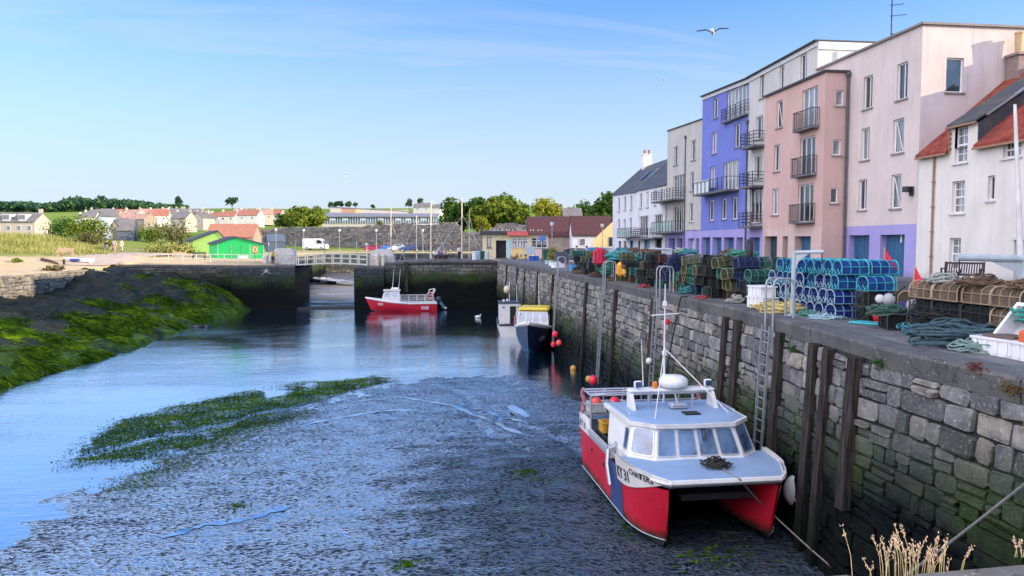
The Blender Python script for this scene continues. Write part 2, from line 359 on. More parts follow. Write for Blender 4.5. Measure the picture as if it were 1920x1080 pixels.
# ------------------------------------------------------------------ the ground
QE = [(8.5,3.0),(8.5,13.5),(8.94,16.5),(9.28,21),(9.44,27.7),(9.5,35.7),(9.6,53),(9.3,70),(8.95,85.6)]   # quay edge (x, y)
def qx(y): return interp(y, [p[1] for p in QE], [p[0] for p in QE])
def land(x, y):
    d = hypot(x, y); dv = x*.1219+y*.9925; d = lerp(d, max(dv, d*.55), sstep(140, 260, d))
    z = interp(d, [0,88,98,112,135,160,180,300,400,600,900,1300,2600], [-.5,-.5,-.22,.1,.3,.35,1.5,6.6,11.2,29,45,50,20])
    if x < -33:
        s = -35-x
        l = interp(s, [0,5,9,13,18,26,40,80], [-.80,-.68,-.5,.15,1.2,2.6,3.3,4.2])
        l += 1.35*sstep(80,95,y)*(1-sstep(8,18,s)) + .12*fbm(x*.2, y*.2)
        wv = sstep(130,200,d)
        z = lerp(lerp(l, max(z, min(l, 4)), wv), z, sstep(-35,-33,x) if d < 200 else sstep(-60,-33,x))
    if d > 250: z += 1.5*fbm(x*.006, y*.006)
    return z
def gz(x, y):
    if (-35.95 if y < 84 else -33.9) < x < 30 and -12 < y < 88: return -8
    if -17 < x < 13 and 88 <= y < 135.4: return -8
    if x >= 13 and y < 140: return -.12
    return land(x, y)
xs = sorted(set([-2600,-1800,-1300,-1000,-800,-650,-520,-420,-340,-280,-230,-190,-160]+[-140+4*i for i in range(24)]+[-46+1.0*i for i in range(13)]+[-35.96,-35.94,-33.91,-33.89,-28,-22,-17.01,-16.99,-10,-5,0,6,12.99,13.01,20,29.9,30.1,36,44,54,70,90,120,160,210,270,340,420,520,650,800,1000,1300,1800,2600]))
ys = sorted(set([-300,-100,-12.1,-11.9,10]+[40+2*i for i in range(24)]+[83.9,84.1,87.9,88.1]+[90+2.5*i for i in range(18)]+[135.3,135.5,139.9,140.1]+[145+6*i for i in range(12)]+[220+12*i for i in range(16)]+[420+25*i for i in range(24)]+[1040,1120,1220,1350,1600,2000,2600]))
g = MB().grid([[(x, y, gz(x, y)) for x in xs] for y in ys]).build('ground', MG, None, True); tag(g, kind='structure')
# water
t_ = MB().quad((-40,-12,WZ),(20,-12,WZ),(20,95,WZ),(-40,95,WZ)).build('water', MW); tag(t_, kind='structure')
# mud flat that dips under the water along a ragged edge
MUD = [atz(*p, WZ).xy for p in [(-500,1330),(0,1030),(140,935),(215,905),(330,850),(480,785),(640,748),(730,718),(870,706),(960,706),(1040,738),(1120,752)]]+[Vector((14,36.)),Vector((14,5)),Vector((-20,5))]
def inpoly(x, y, P):
    c = False
    for i in range(len(P)):
        a, b = P[i], P[i-1]
        if (a[1] > y) != (b[1] > y) and x < (b[0]-a[0])*(y-a[1])/(b[1]-a[1])+a[0]: c = not c
    return c
def pdist(x, y, P, closed=True):
    m = 1e9; n = len(P)
    for i in range(0 if closed else 1, n):
        ax, ay = P[i-1][0], P[i-1][1]; bx, by = P[i][0], P[i][1]; dx, dy = bx-ax, by-ay
        t = max(0, min(1, ((x-ax)*dx+(y-ay)*dy)/(dx*dx+dy*dy+1e-9))); m = min(m, hypot(x-ax-t*dx, y-ay-t*dy))
    return m
def mudz(x, y):
    d = pdist(x, y, MUD[:12], False); d = d if inpoly(x, y, MUD) else -d
    h = max(-.35, min(.10, d*.022))+.46*sstep(34,21,y)*sstep(-6,3.5,x)+.035*fbm(x*.9, y*1.2, 0, 5)+.02*fbm(x*3.1, y*4.3, 2, 3)
    # a shallow scour with standing water right of the middle and drag lines
    u = (x-3.7)*.62+(y-31.2)*.78; v = (x-3.7)*.78-(y-31.2)*.62
    h -= .16*math.exp(-(v/.28)**2-(u/1.6)**2)
    h -= .07*math.exp(-((x-1.5-.16*(36-y)+.5*sin(y*.5))/.22)**2)*(1 if 24 < y < 38 else 0)
    h -= .06*math.exp(-((x-2.9-.2*(34-y)+.4*sin(y*.6+2))/.2)**2)*(1 if 22 < y < 36 else 0)
    return WZ+h
mb = MB(); y = 13.; ysm = []
while y < 47: ysm.append(y); y += max(.09, .0055*y)
nx = 190
mb.grid([[(lerp(max(-16, -.62*yy-2), 10.2, i/nx), yy, 0) for i in range(nx+1)] for yy in ysm])
mb.v = [(p[0], p[1], mudz(p[0], p[1])) for p in mb.v]
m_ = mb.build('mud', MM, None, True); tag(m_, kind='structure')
pd = [atz(*p, WZ+.2) for p in [(951,762),(962,760),(975,766),(990,776),(994,782),(986,783),(968,774),(955,768)]]; pz = max(mudz(p.x,p.y) for p in pd)+.012
tag(MB().add([(p.x,p.y,pz) for p in pd]+[(p.x,p.y,pz-.12) for p in pd], [tuple(range(8))]+[(i,8+i,8+(i+1)%8,(i+1)%8) for i in range(8)]).build('puddle', MW), kind='structure')
for L_ in ([(735,742),(790,750),(850,762),(905,786),(950,812),(1000,838)],[(880,764),(915,772),(948,788),(985,800)],[(560,800),(640,782),(720,770),(790,772)],[(300,1010),(380,985),(470,975),(560,950)]):
    q = [atz(*p, WZ+.1) for p in L_]; top_ = []; 
    for i in range(25):
        f = i/24*(len(q)-1); k = min(int(f), len(q)-2); c = q[k].lerp(q[k+1], f-k); d = (q[k+1]-q[k]).normalized(); n = Vector((-d.y,d.x,0)); w_ = .09*(1+.6*sin(i*1.9)+.4*sin(i*.7))*min(1, i/3, (24-i)/3)+.012; c = c+n*.14*fbm(i*.35, q[0].x)
        z_ = mudz(c.x, c.y)+.022; top_.append([(c.x-n.x*w_, c.y-n.y*w_, z_), (c.x+n.x*w_, c.y+n.y*w_, z_)])
    tag(MB().grid(top_).build('puddle', MW), kind='structure')
# rocky shore on the left
XW = lambda y: interp(y, [25,40,50,62,75,82,88], [-22.3,-21.6,-20.4,-20.5,-20.7,-19.8,-18.2])
def rockz(x, y):
    s = XW(y)+.8*fbm(x*.3+9, y*.35, 0, 3)-x
    a = interp(s, [-3,0,.6,4,9,15,18], [-6.3,-5.55,-5.15,-4.3,-3.3,-2.35,-2.1]); b = interp(s, [-3,0,.8,4.5,10.5,14,18], [-6.3,-5.55,-4.9,-2.6,-1.25,-.75,-.6])
    z = lerp(a, b, sstep(70, 86, y))
    if s > 0:
        k = min(1, s/1.5)
        q = y*.8+x*.55; st = abs(((q*.42+1.1*fbm(x*.13, y*.13, 3)) % 1)-.5)*2
        z += k*(.32*(st-.5)+.30*fbm(x*.55, y*.75, 1, 5)+.12*fbm(x*2.1, y*2.9, 5, 3))
    return z
mb = MB().grid([[(x, y, rockz(x, y)) for x in np.arange(-38, -16.5, .22)] for y in np.arange(28, 88.3, .26)])
tag(mb.build('rocky_shore', MROCK, None, True), kind='structure')
# inner harbour bed, seen through the gap
t = NT('harbour_bed'); p = t.pos(); s_ = t.sep(p)
n = t.noise(t.mapv(p, (.25,1,1)), .55, 6, .6); band = t.math('ADD', t.math('MULTIPLY', t.math('SUBTRACT', s_[1], 88.), .0208), t.math('MULTIPLY', t.math('SUBTRACT', n, .5), .22))
c = t.ramp(band, [(.02, (.03,.04,.015)), (.13, (.05,.06,.02)), (.22, (.40,.29,.17)), (.50, (.44,.33,.22)), (.58, (.05,.05,.055)), (.66, (.17,.17,.18)), (1., (.10,.10,.11))])
t.bsdf(c, t.ramp(n, [(.4, .15), (.6, .6)]), 0, .5, n, .4, .1)
def bedz(x, y): return interp(y, [86,89,92,96,110,135], [-5.52,-5.5,-5.36,-5.0,-4.4,-3.2])+.12*fbm(x*.3, y*.4)
tag(MB().grid([[(x, y, bedz(x, y)) for x in np.arange(-17, 13.1, 1.)] for y in np.arange(88.2, 136, .8)]).build('harbour_bed', t.m, None, True), kind='structure')
# quay surface, road and pavement
def sheet(name, poly, z, m, kind='structure'):
    o = MB().quad(*[(x, y, z) for x, y in poly]).build(name, m); tag(o, kind=kind); return o
sheet('quay_paving', [(x+.55, y) for x, y in QE]+[(9.2,86.2),(9.2,99),(13,99),(13,139.5),(60,139.5),(60,-12),(9.05,-12)], 0, MCON)
sheet('road', [(17.2,-12),(24.6,-12),(24.6,120),(18.5,120)], .004, MROAD)
o = MB().box(24.6,-12,-.05,28,120,.12).build('pavement', MCON); tag(o, kind='structure')
# near pier under the photographer
o = thing('harbour_pier', 'weathered stone pier edge in the bottom corner beside dry grass', 'pier')
mb = MB().box(-14,-8,-6.5,8.35,3.72,-.02); mb.build('pier_wall', MCOP, o)
mb = MB()
for i in range(12):
    x0 = -14+i*1.85
    mb.bbox((x0+.92, 3.33, -.17+R(-.01,.01)), (1.8, 1.3+R(-.05,.05), .34), .09, R(-.012,.012)+.05)
mb.build('coping', MCOP, o, False)
# ------------------------------------------------------------------ masonry: real blocks, one mesh per wall face
def masonry(pos, L, ztop, zbot, hrow, lrow, prot=.05, jit=.03, rnd=random.Random(3)):
    """pos(s, z) -> (point, outward normal); blocks laid in uneven courses"""
    m = MB(); z = ztop(0) if callable(ztop) else ztop; row = 0; zt = z
    while zt > zbot+.05:
        h = min(rnd.uniform(*hrow), zt-zbot); s = -rnd.uniform(0, lrow[1])*.7; hb = h
        while s < L:
            l = rnd.uniform(*lrow)*rnd.choice((.6,1,1,1.35)); a, b = max(0, s), min(L, s+l); s += l
            if b-a < .08: continue
            parts = [(zt-h, zt)] if rnd.random() < .8 else [(zt-h, zt-h*.52), (zt-h*.5, zt)]
            for z0, z1 in parts:
                g = .012+rnd.random()*.012; d = rnd.uniform(.012, prot)*(1.6 if rnd.random() < .12 else 1); c = min(b-a, z1-z0)*rnd.uniform(.05,.20)
                j = lambda: rnd.uniform(-jit, jit)*.5
                u0, u1, w0, w1 = a+g, b-g, z0+g, z1-g
                oct_ = [(u0+c,w0),(u1-c,w0),(u1,w0+c),(u1,w1-c),(u1-c,w1),(u0+c,w1),(u0,w1-c),(u0,w0+c)]
                oct_ = [(min(L,max(0,x+j())), y+j()) for x, y in oct_]
                cx, cz = (u0+u1)/2, (w0+w1)/2; vs = []
                for k, dd in ((1, -.05), (.985, d*.7), (.90, d)):
                    for x, y in oct_:
                        P, n = pos(cx+(x-cx)*k, cz+(y-cz)*k); vs.append(P+n*(dd+(rnd.uniform(-.014,.014) if k < .95 else 0)))
                fs = [tuple(range(16, 24))]
                for r in (0, 8):
                    for i in range(8): fs.append((r+i, r+(i+1)%8, r+8+(i+1)%8, r+8+i))
                m.add(vs, fs)
        zt -= h; row += 1
    return m
def qpos(s, z):
    y = 3.4+s; x = qx(y)-.055*max(0, -z); dx = (qx(y+.3)-qx(y-.3))/.6
    return Vector((x, y, z)), Vector((-1, dx, -.02)).normalized()
MORT = m_stone('quay_mortar', (.06,.06,.06), (.03,.03,.03), True, -2.75, 1.25)
qw = thing('quay_wall', 'long right-hand stone quay wall with a concrete lip above weedy dark footings', 'quay wall', (9, 40, WZ))
wm_ = masonry(qpos, 82.2, -.36, -6.0, (.24,.44), (.34,.85), .085, .05)
mb = MB().grid([[(qx(y)-.055*max(0,-z)+.02, y, z) for z in (-.3,-2.,-4.,-6.)] for y in np.arange(3, 86, 1.)]); wm_wall = mb.build('mortar_bed', MORT, qw)
wm_.build('stone_facing', MQ, qw)
mb = MB(); y = 3.4
while y < 85.4:
    l = min(R(2.2,3.4), 85.5-y); n = 6
    for k in range(1):
        a, b = y+.012, y+l-.012; xa, xb = qx(a), qx(b); o0 = R(-.02,.02); h0 = R(-.012,.012)
        rows = []
        for yy, xx in ((a, xa), (b, xb)):
            rows.append([(xx+o0+.05, yy, -.40), (xx+o0-.03+R(-.012,.012), yy, -.38), (xx+o0-.045+R(-.012,.012), yy, -.05), (xx+o0-.01, yy, .004+h0), (xx+.62, yy, .006), (xx+.62, yy, -.4)])
        mb.add(rows[0]+rows[1], [(i, i+1, 7+i, 6+i) for i in range(5)]+[(5,4,3,2,1,0),(6,7,8,9,10,11)])
    y += l
mb.build('concrete_coping', MCOP, qw)
# cross quay with the flagpole side, gate piers either side of the gap
def flat(name, label, x0, x1, y0, y1, top, m=None, hr=(.28,.45), lr=(.5,1.2), rendered=False, cat='quay wall'):
    o = thing(name, label, cat, ((x0+x1)/2, y0, WZ)); tp = top if callable(top) else (lambda x: top)
    st = masonry(lambda s, z: (Vector((x0+s, y0, z)), Vector((0,-1,0))), x1-x0, min(tp(x0), tp(x1))-.22, -6.0, hr, lr, .045 if not rendered else .012, .03)
    st.build('stone_facing', m or MQF, o)
    N = 8; xs_ = [lerp(x0,x1,i/N) for i in range(N+1)]
    mb = MB(); mb.grid([[(x, y0+.01, tp(x)-.04) for x in xs_], [(x, y0+.01, -6.) for x in xs_]])
    mb.grid([[(x0, y, tp(x0)-.04) for y in (y0, y1)], [(x0, y, -6.) for y in (y0, y1)]]); mb.grid([[(x1, y, -6.) for y in (y0, y1)], [(x1, y, tp(x1)-.04) for y in (y0, y1)]])
    mb.grid([[(x, y1, -6.) for x in xs_], [(x, y1, tp(x)-.04) for x in xs_]])
    mb.build('rubble_core', MORTF, o)
    mb = MB()
    for i in range(N):
        a, b = xs_[i], xs_[i+1]
        mb.add([(a,y0-.05,tp(a)-.24),(b,y0-.05,tp(b)-.24),(b,y0-.05,tp(b)),(a,y0-.05,tp(a)),(b,y1,tp(b)),(a,y1,tp(a)),(b,y1,tp(b)-.24),(a,y1,tp(a)-.24)], [(0,1,2,3),(3,2,4,5),(5,4,6,7)])
        if i == 0: mb.quad((a,y0-.05,tp(a)-.24),(a,y0-.05,tp(a)),(a,y1,tp(a)),(a,y1,tp(a)-.24))
        if i == N-1: mb.quad((b,y0-.05,tp(b)-.24),(b,y1,tp(b)-.24),(b,y1,tp(b)),(b,y0-.05,tp(b)))
    mb.build('coping', MCOP, o)
    return o
MORTF = m_stone('far_mortar', (.07,.07,.07), (.045,.045,.045), True, -1.35)
MREND = m_stone('pier_render', (.10,.12,.14), (.06,.07,.085), True, -1.9)
flat('cross_quay', 'dark stone cross quay behind the small red boat, people on its top', -4.2, 8.95, 86, 98, lambda x: lerp(-.28, 0., sstep(-4.2, 0, x)))
flat('gate_abutment', 'low quay block right of the gap carrying a white winch drum', -7.6, -4.2, 85.6, 97, -.62, MREND, rendered=True)
flat('gate_pier', 'smooth dark pier left of the gap with a pale star mark on its face', -21.2, -14.2, 86.2, 97, -.52, MREND, rendered=True)
flat('slipway_wall', 'long low dark quay wall beside the slipway under the railings', -33.6, -21.2, 87.4, 97, lambda x: lerp(-.36, -.5, (x+33.6)/12.4))
st = thing('star_mark', 'pale star-shaped stain low on the dark gate pier face', 'stain', (-16.9, 86.14, -1.55)); mb = MB()
c0 = aty(499, 508, 86.12)
for k in range(7):
    a = 2*pi*k/7+.3; l = R(.35,.75)*(1.2 if abs(cos(a)) > .6 else .7); mb.prism([(0,-.06),(l,-.008),(l,.008),(0,.06)], (c0.x,86.12,c0.z), (cos(a),0,sin(a)), (-sin(a),0,cos(a)), (0,-.012*(1+k*.1),0))
mb.build('star_streak', mat('lime_stain', (.42,.45,.47), .9), st)
bpy.data.objects.remove(st.children[0]); bpy.data.objects.remove(st)
o = mb.build('lime_stain', mat('lime_stain', (.42,.45,.47), .9)); tag(o, 'pale star-shaped lime stain on the dark gate pier face', 'stain')
# rear quay of the inner harbour, where the cars park
o = thing('rear_quay', 'far dark quay wall of the inner harbour below the parked cars', 'quay wall', (0,135.4,0))
masonry(lambda s, z: (Vector((-17+s, 135.4, z)), Vector((0,-1,0))), 30, .12, -5, (.4,.6), (.8,1.6), .04).build('stone_facing', m_stone('rear_quay_stone', (.16,.17,.16), (.06,.065,.065), False), o)
MB().box(-17,135.45,-5,13,137.2,.30).build('coping', MCOP, o)
# timber sill across the gap
o = MB().bbox((-10.9, 86.9, -5.44), (6.8, .5, .3), .04).build('timber_sill', mat('wet_timber', (.012,.012,.012), .5)); tag(o, 'dark timber sill lying across the harbour gap at the waterline', 'sill')
o = thing('inner_quay', 'dark stone quay wall on the left inside the harbour gap', 'quay wall', (-16.9,97,-4))
masonry(lambda s, z: (Vector((-16.95, 97+s, z)), Vector((1,0,0))), 38.4, -.1, -5.2, (.35,.55), (.7,1.4), .05).build('stone_facing', MQF, o); MB().box(-17.6,97.05,-.12,-16.9,135.3,.12).build('coping', MCOP, o)
MB().quad((-16.96,97,-5.4),(-16.96,135.4,-5.4),(-16.96,135.4,0),(-16.96,97,0)).build('rubble_core', MORTF, o)
# left shore wall and rubble
o = thing('shore_wall', 'rough grey stone wall on the left above weed covered rocks', 'stone wall', (-35,70,-2))
SW = lambda s: (-35.2+1.0*sin(s*.09), 52+s)
masonry(lambda s, z: (Vector((SW(s)[0]+.05*(-.8-z), SW(s)[1], z)), Vector((1,.05,0))), 35, -.92, -3.6, (.26,.46), (.4,1.1), .12, .07).build('stone_facing', MSH, o)
MB().grid([[(SW(s)[0]+.05*(-.8-z)-.01, SW(s)[1], z) for z in (-.85,-3.6)] for s in range(0,36)]).build('mortar_bed', MORT, o)
mb = MB(); s = 0
while s < 35:
    l = R(.8,1.6); x, y = SW(s+l/2); mb.bbox((x-.25, y, -.84+R(-.05,.05)), (.75, l-.03, .2), .05, R(-.04,.04)); s += l
mb.build('coping', MSH, o)
def boulder(c, r, rnd):
    m = MB().sph((0,0,0), 1, 12, 8); k = rnd.random()*50
    out = []
    for p in m.v:
        v = Vector(p).normalized(); q = 1+.34*mnoise.noise(v*1.3+Vector((k,0,0)))+.12*mnoise.noise(v*3.3+Vector((k,5,0)))
        v = v*q; out.append((c[0]+v.x*r[0], c[1]+v.y*r[1], c[2]+v.z*r[2]))
    m.v = out; return m
MBLD = m_stone('rubble_stone', (.52,.42,.28), (.26,.2,.13), False)
rr = random.Random(11)
for i in range(30):
    px = rr.uniform(178,292); t_y = lerp(482, 504, (px-178)/114)+rr.uniform(-8,24)*(1-(px-178)/150)
    z = lerp(-.5,-1.6,(t_y-480)/36); p = atz(px, t_y, z); r = rr.uniform(.35,.8)
    o = boulder(p, (r*1.2, r, r*.75), rr).build('boulder', MBLD, None, True, org=Vector(p)); tag(o, 'tan boulder in the rubble spilling past the end of the shore wall', 'rock', 'rubble boulders at the end of the shore wall')
# slipway
mb = MB().grid([[tuple(Vector((lerp(-38.5+2.0*sin(t*2), -35.2, k/6), lerp(103, 82, t), 0)) + Vector((0,0,.25+land(lerp(-38.5,-35.2,k/6), lerp(103,82,t))*1.0))) for k in range(7)] for t in [i/14 for i in range(15)]])
MSL = mat('slipway_stone', (.46,.36,.28), .85, .2, 1.2, .4, 5)
def slz(x, y): return interp(y, [83.5,87.4,92,100], [-1.3,-.62,-.12,.45])
mb = MB().grid([[(lerp(-38.6-.10*j,-33.7,k/8)+.4*sin(j*.4), y, max(slz(0,y), land(lerp(-38.6-.10*j,-33.7,k/8), y)+.06)) for k in range(9)] for j, y in enumerate(np.arange(85, 108, 1.))])
tag(mb.build('slipway', MSL, None, True), kind='structure')
mb = MB().grid([[(lerp(-34.5,-24.5,k/10), y, lerp(lerp(-.5,-2.45,(k/10)**1.1), lerp(-.45,-.62,k/10), 0)-.35*(87.3-y)/4+.03*sin(k*3+j)) for k in range(11)] for j, y in enumerate(np.arange(83.2, 87.5, .5))])
tag(mb.build('slip_ramp', mat('slip_sand', (.36,.30,.18), .9, .25, .6, .5, 4, col2=(.30,.33,.14)), None, True), kind='structure')
# timber fender posts up the quay face
MT = NT('fender_timber'); p = MT.pos(); ob = MT.obj(); z = MT.sep(p)[2]
n = MT.noise(MT.mapv(ob, (14,14,1.1)), 1.2, 5, .65); c = MT.ramp(n, [(.35, (.016,.014,.013)), (.62, (.062,.055,.048)), (.75, (.15,.14,.12))])
zf = MT.math('ADD', z, MT.math('MULTIPLY', MT.noise(p, 1.3, 4), 1.2)); c = MT.mix(MT.ramp(MT.math('MULTIPLY', MT.math('ADD', zf, 6.), 1/6.), [(.32, .95), (.62, 0.)]), c, (.006,.010,.008))
MT.bsdf(c, .8, 0, .1, n, .6, .02); MT = MT.m
posts = [(1705,668,-3.3,.26),(1640,652,-5.6,.22),(1600,643,-5.6,.26),(1503,623,-5.3,.25),(1427,600,-5.6,.34),(1394,594,-5.6,.26),(1250,560,-5.6,.3),(1190,543,-5.6,.28),(1126,530,-5.6,.42),(1062,515,-5.6,.3),(1036,509,-5.6,.3),(1010,504,-5.6,.32),(992,501,-5.6,.32),(972,497,-5.6,.32)]
for i, (px, py, zb, wd) in enumerate(posts):
    p = atz(px, py, -.3); y = p.y; x = qx(y)
    w2 = wd
    A = Vector((x-.10, y, -.30)); B = Vector((x-.055*-zb-.10, y+R(-.03,.03), zb))
    vs = []
    for P, s in ((A, 1), (B, 1.08)):
        for sx, sy in ((-1,-1),(1,-1),(1,1),(-1,1)): vs.append(P+Vector((sx*.10*s, sy*w2/2*s, 0)))
    m = MB().add(vs, [(3,2,1,0),(4,5,6,7),(0,1,5,4),(1,2,6,5),(2,3,7,6),(3,0,4,7)])
    near = ['nearest short fender post, ending above the weed','second fender post from the near end, tall with a pale worn edge','third fender post from the near end, tall and dark','thick fender post beside the wheelhouse of the red boat','wide fender post right of the ladder with big hand hoops','fender post left of the ladder with big hand hoops','fender post right behind the mast of the big red boat'] 
    o = m.build('fender_post', MT, None, org=Vector((x, y, zb)))
    tag(o, near[i]+'' if i < len(near) else 'dark timber fender post on the far stretch of the quay wall', 'fender post', 'timber fender posts on the quay wall')
o = aty(762, 490, 85.8); 
m = MB().box(o.x-.2, 85.55, -3.6, o.x+.2, 85.93, -.15).build('fender_post', MT, None, org=Vector((o.x,85.7,-3.6))); tag(m, 'single timber fender post on the cross quay behind the small red boat', 'fender post', 'timber fender posts on the quay wall')
# ------------------------------------------------------------------ houses along the quay
ZV = Vector((0,0,1))
def render_mat(name, col, stain=(.2,.19,.18), amt=.25):
    t = NT(name); p = t.pos(); c = t.ramp(t.noise(p, .45, 6, .6), [(.3, tuple(x*.90 for x in col)), (.7, tuple(min(1, x*1.05) for x in col))])
    c = t.mix(t.ramp(t.noise(t.mapv(p, (1,1,.3)), .8, 6, .65), [(.48, 0.), (.75, amt*1.3)]), c, stain)
    c = t.mix(t.ramp(t.noise(t.mapv(p, (5,5,.22)), 1., 5, .7), [(.54, 0.), (.76, amt*1.6)]), c, tuple(x*.8 for x in stain))
    z = t.sep(p)[2]; c = t.mix(t.math('MULTIPLY', t.ramp(t.math('ADD', z, t.math('MULTIPLY', t.noise(p, 1.7, 4), .8)), [(.3, .5), (.95, 0.)]), 1.), c, (.12,.12,.10))
    t.bsdf(c, .9, 0, .15, t.noise(p, 55, 3), .3, .01); return t.m
M_PURP = render_mat('blue_purple_render', (.17,.21,.56), (.12,.14,.36)); M_LIL = render_mat('lilac_render', (.36,.33,.62), (.26,.24,.45))
M_CREAM = render_mat('cream_render', (.50,.49,.46)); M_PALE = render_mat('pale_grey_render', (.55,.55,.53)); M_PINK = render_mat('salmon_render', (.58,.40,.36), (.42,.30,.27))
M_PINK2 = render_mat('pale_pink_render', (.62,.46,.42)); M_BEIGE = render_mat('blush_render', (.64,.56,.53), (.40,.36,.34), .35); M_WHITE = render_mat('white_render', (.74,.71,.65), (.50,.48,.44), .3)
M_WH2 = render_mat('bright_white_render', (.66,.68,.72)); M_YEL = render_mat('yellow_render', (.78,.60,.27))
M_FRM = mat('white_window_frame', (.78,.78,.78), .4, .03); M_SILL = mat('stone_sill', (.25,.24,.24), .8); M_WSILL = mat('white_sill', (.6,.59,.57), .7)
M_CAP = mat('dark_roof_edge', (.035,.035,.04), .6); M_FASC = mat('white_fascia', (.6,.62,.64), .5); M_STEEL = mat('dark_steel_rail', (.03,.035,.045), .45, metal=.4)
M_PIPE = mat('grey_downpipe', (.07,.08,.10), .5); M_BPIPE = mat('brown_downpipe', (.30,.17,.10), .6)
M_DARK = mat('dark_recess', (.012,.012,.016), .8); M_BDOOR = mat('blue_garage_door', (.03,.11,.22), .5, .12, 2.); M_TEAL = mat('teal_door', (.07,.30,.33), .5); M_TEALP = mat('pale_teal_door', (.16,.36,.46), .5); M_GDOOR = mat('grey_door', (.25,.27,.30), .6)
t = NT('window_glass'); o_ = t.obj(); nz = t.noise(o_, .8, 2)
t.bsdf(t.ramp(nz, [(.35, (.006,.010,.014)), (.65, (.03,.04,.05))]), .03, 0, .9, t.noise(o_, 1.3, 1), .12, .02, ior=1.7); M_GLASS = t.m
t = NT('curtained_glass'); t.bsdf(t.ramp(t.noise(t.mapv(t.obj(), (1,9,.2)), 1.5, 2), [(.4, (.10,.11,.12)), (.6, (.32,.33,.34))]), .05, 0, .9, ior=1.7); M_CURT = t.m
t = NT('frosted_panel'); t.bsdf((.62,.68,.70), .25, 0, .5); M_FROST = t.m
t = NT('pantiles'); p = t.obj(); wv = t.n('ShaderNodeTexWave', wave_type='BANDS', bands_direction='Y'); wv.inputs['Scale'].default_value = 1.6; wv.inputs['Distortion'].default_value = .3; t.l(p, wv.inputs['Vector'])
w2 = t.n('ShaderNodeTexWave', wave_type='BANDS', bands_direction='X'); w2.inputs['Scale'].default_value = 1.2; t.l(p, w2.inputs['Vector'])
c = t.ramp(t.noise(p, 2.2, 6, .7), [(.3, (.13,.03,.022)), (.5, (.30,.065,.045)), (.7, (.38,.11,.07))]); c = t.mix(t.ramp(t.noise(p, .7, 5), [(.55, 0.), (.7, .6)]), c, (.10,.06,.045))
t.bsdf(c, .8, 0, .2, t.math('ADD', wv.outputs['Fac'], t.math('MULTIPLY', w2.outputs['Fac'], .5)), .9, .07); M_PANT = t.m
def roofmat(name, a, b, c_):
    t = NT(name); p = t.obj(); br = t.n('ShaderNodeTexBrick'); br.inputs['Scale'].default_value = 2.4; br.inputs['Mortar Size'].default_value = .012
    br.inputs['Color1'].default_value = (*a,1); br.inputs['Color2'].default_value = (*b,1); br.inputs['Mortar'].default_value = (.01,.01,.012,1)
    m = t.n('ShaderNodeMapping'); m.inputs['Rotation'].default_value = (radians(90),0,radians(90)); t.l(p, m.inputs[0]); t.l(m.outputs[0], br.inputs['Vector'])
    c = t.mix(t.ramp(t.noise(p, 1.1, 6, .7), [(.45, 0.), (.72, .8)]), br.outputs['Color'], c_); t.bsdf(c, .65, 0, .4, br.outputs['Fac'], -.4, .02); return t.m
M_SLATE = roofmat('slate_roof', (.045,.055,.075), (.075,.085,.105), (.10,.10,.095)); M_SLATE2 = roofmat('mossy_slate', (.04,.055,.075), (.06,.07,.085), (.13,.12,.07)); M_REDD = roofmat('dark_red_tiles', (.075,.022,.024), (.11,.035,.035), (.06,.035,.04)); M_ORNG = roofmat('orange_tiles', (.40,.16,.09), (.5,.22,.13), (.3,.14,.08))

def facade(mb, B, u0, u1, v0, top, holes, dep=.16):
    """wall face with real openings and reveals; B=(origin, along, outward normal), top = function of u"""
    O, u, n = B; P = lambda a, b, d=0.: O+u*a+ZV*b+n*d
    us = sorted({u0, u1, *[h[k] for h in holes for k in (0, 1)]}); us = [a for a in us if u0-1e-6 <= a <= u1+1e-6]
    vs = sorted({v0, *[h[k] for h in holes for k in (2, 3)]})
    for i in range(len(us)-1):
        a, b = us[i], us[i+1]
        if b-a < 1e-5: continue
        for j in range(len(vs)):
            c = vs[j]; last = j == len(vs)-1
            m = ((a+b)/2, (c+(vs[j+1] if not last else c+.01))/2)
            if any(h[0]-1e-6 < m[0] < h[1]+1e-6 and h[2]-1e-6 < m[1] < h[3]+1e-6 for h in holes): continue
            if last: mb.quad(P(a,c), P(b,c), P(b,top(b)), P(a,top(a)))
            else: mb.quad(P(a,c), P(b,c), P(b,vs[j+1]), P(a,vs[j+1]))
    for a, b, c, d in (h[:4] for h in holes):
        for q in (((a,c),(a,d)), ((a,d),(b,d)), ((b,d),(b,c)), ((b,c),(a,c))):
            mb.quad(P(*q[0]), P(*q[1]), P(*q[1], -dep), P(*q[0], -dep))
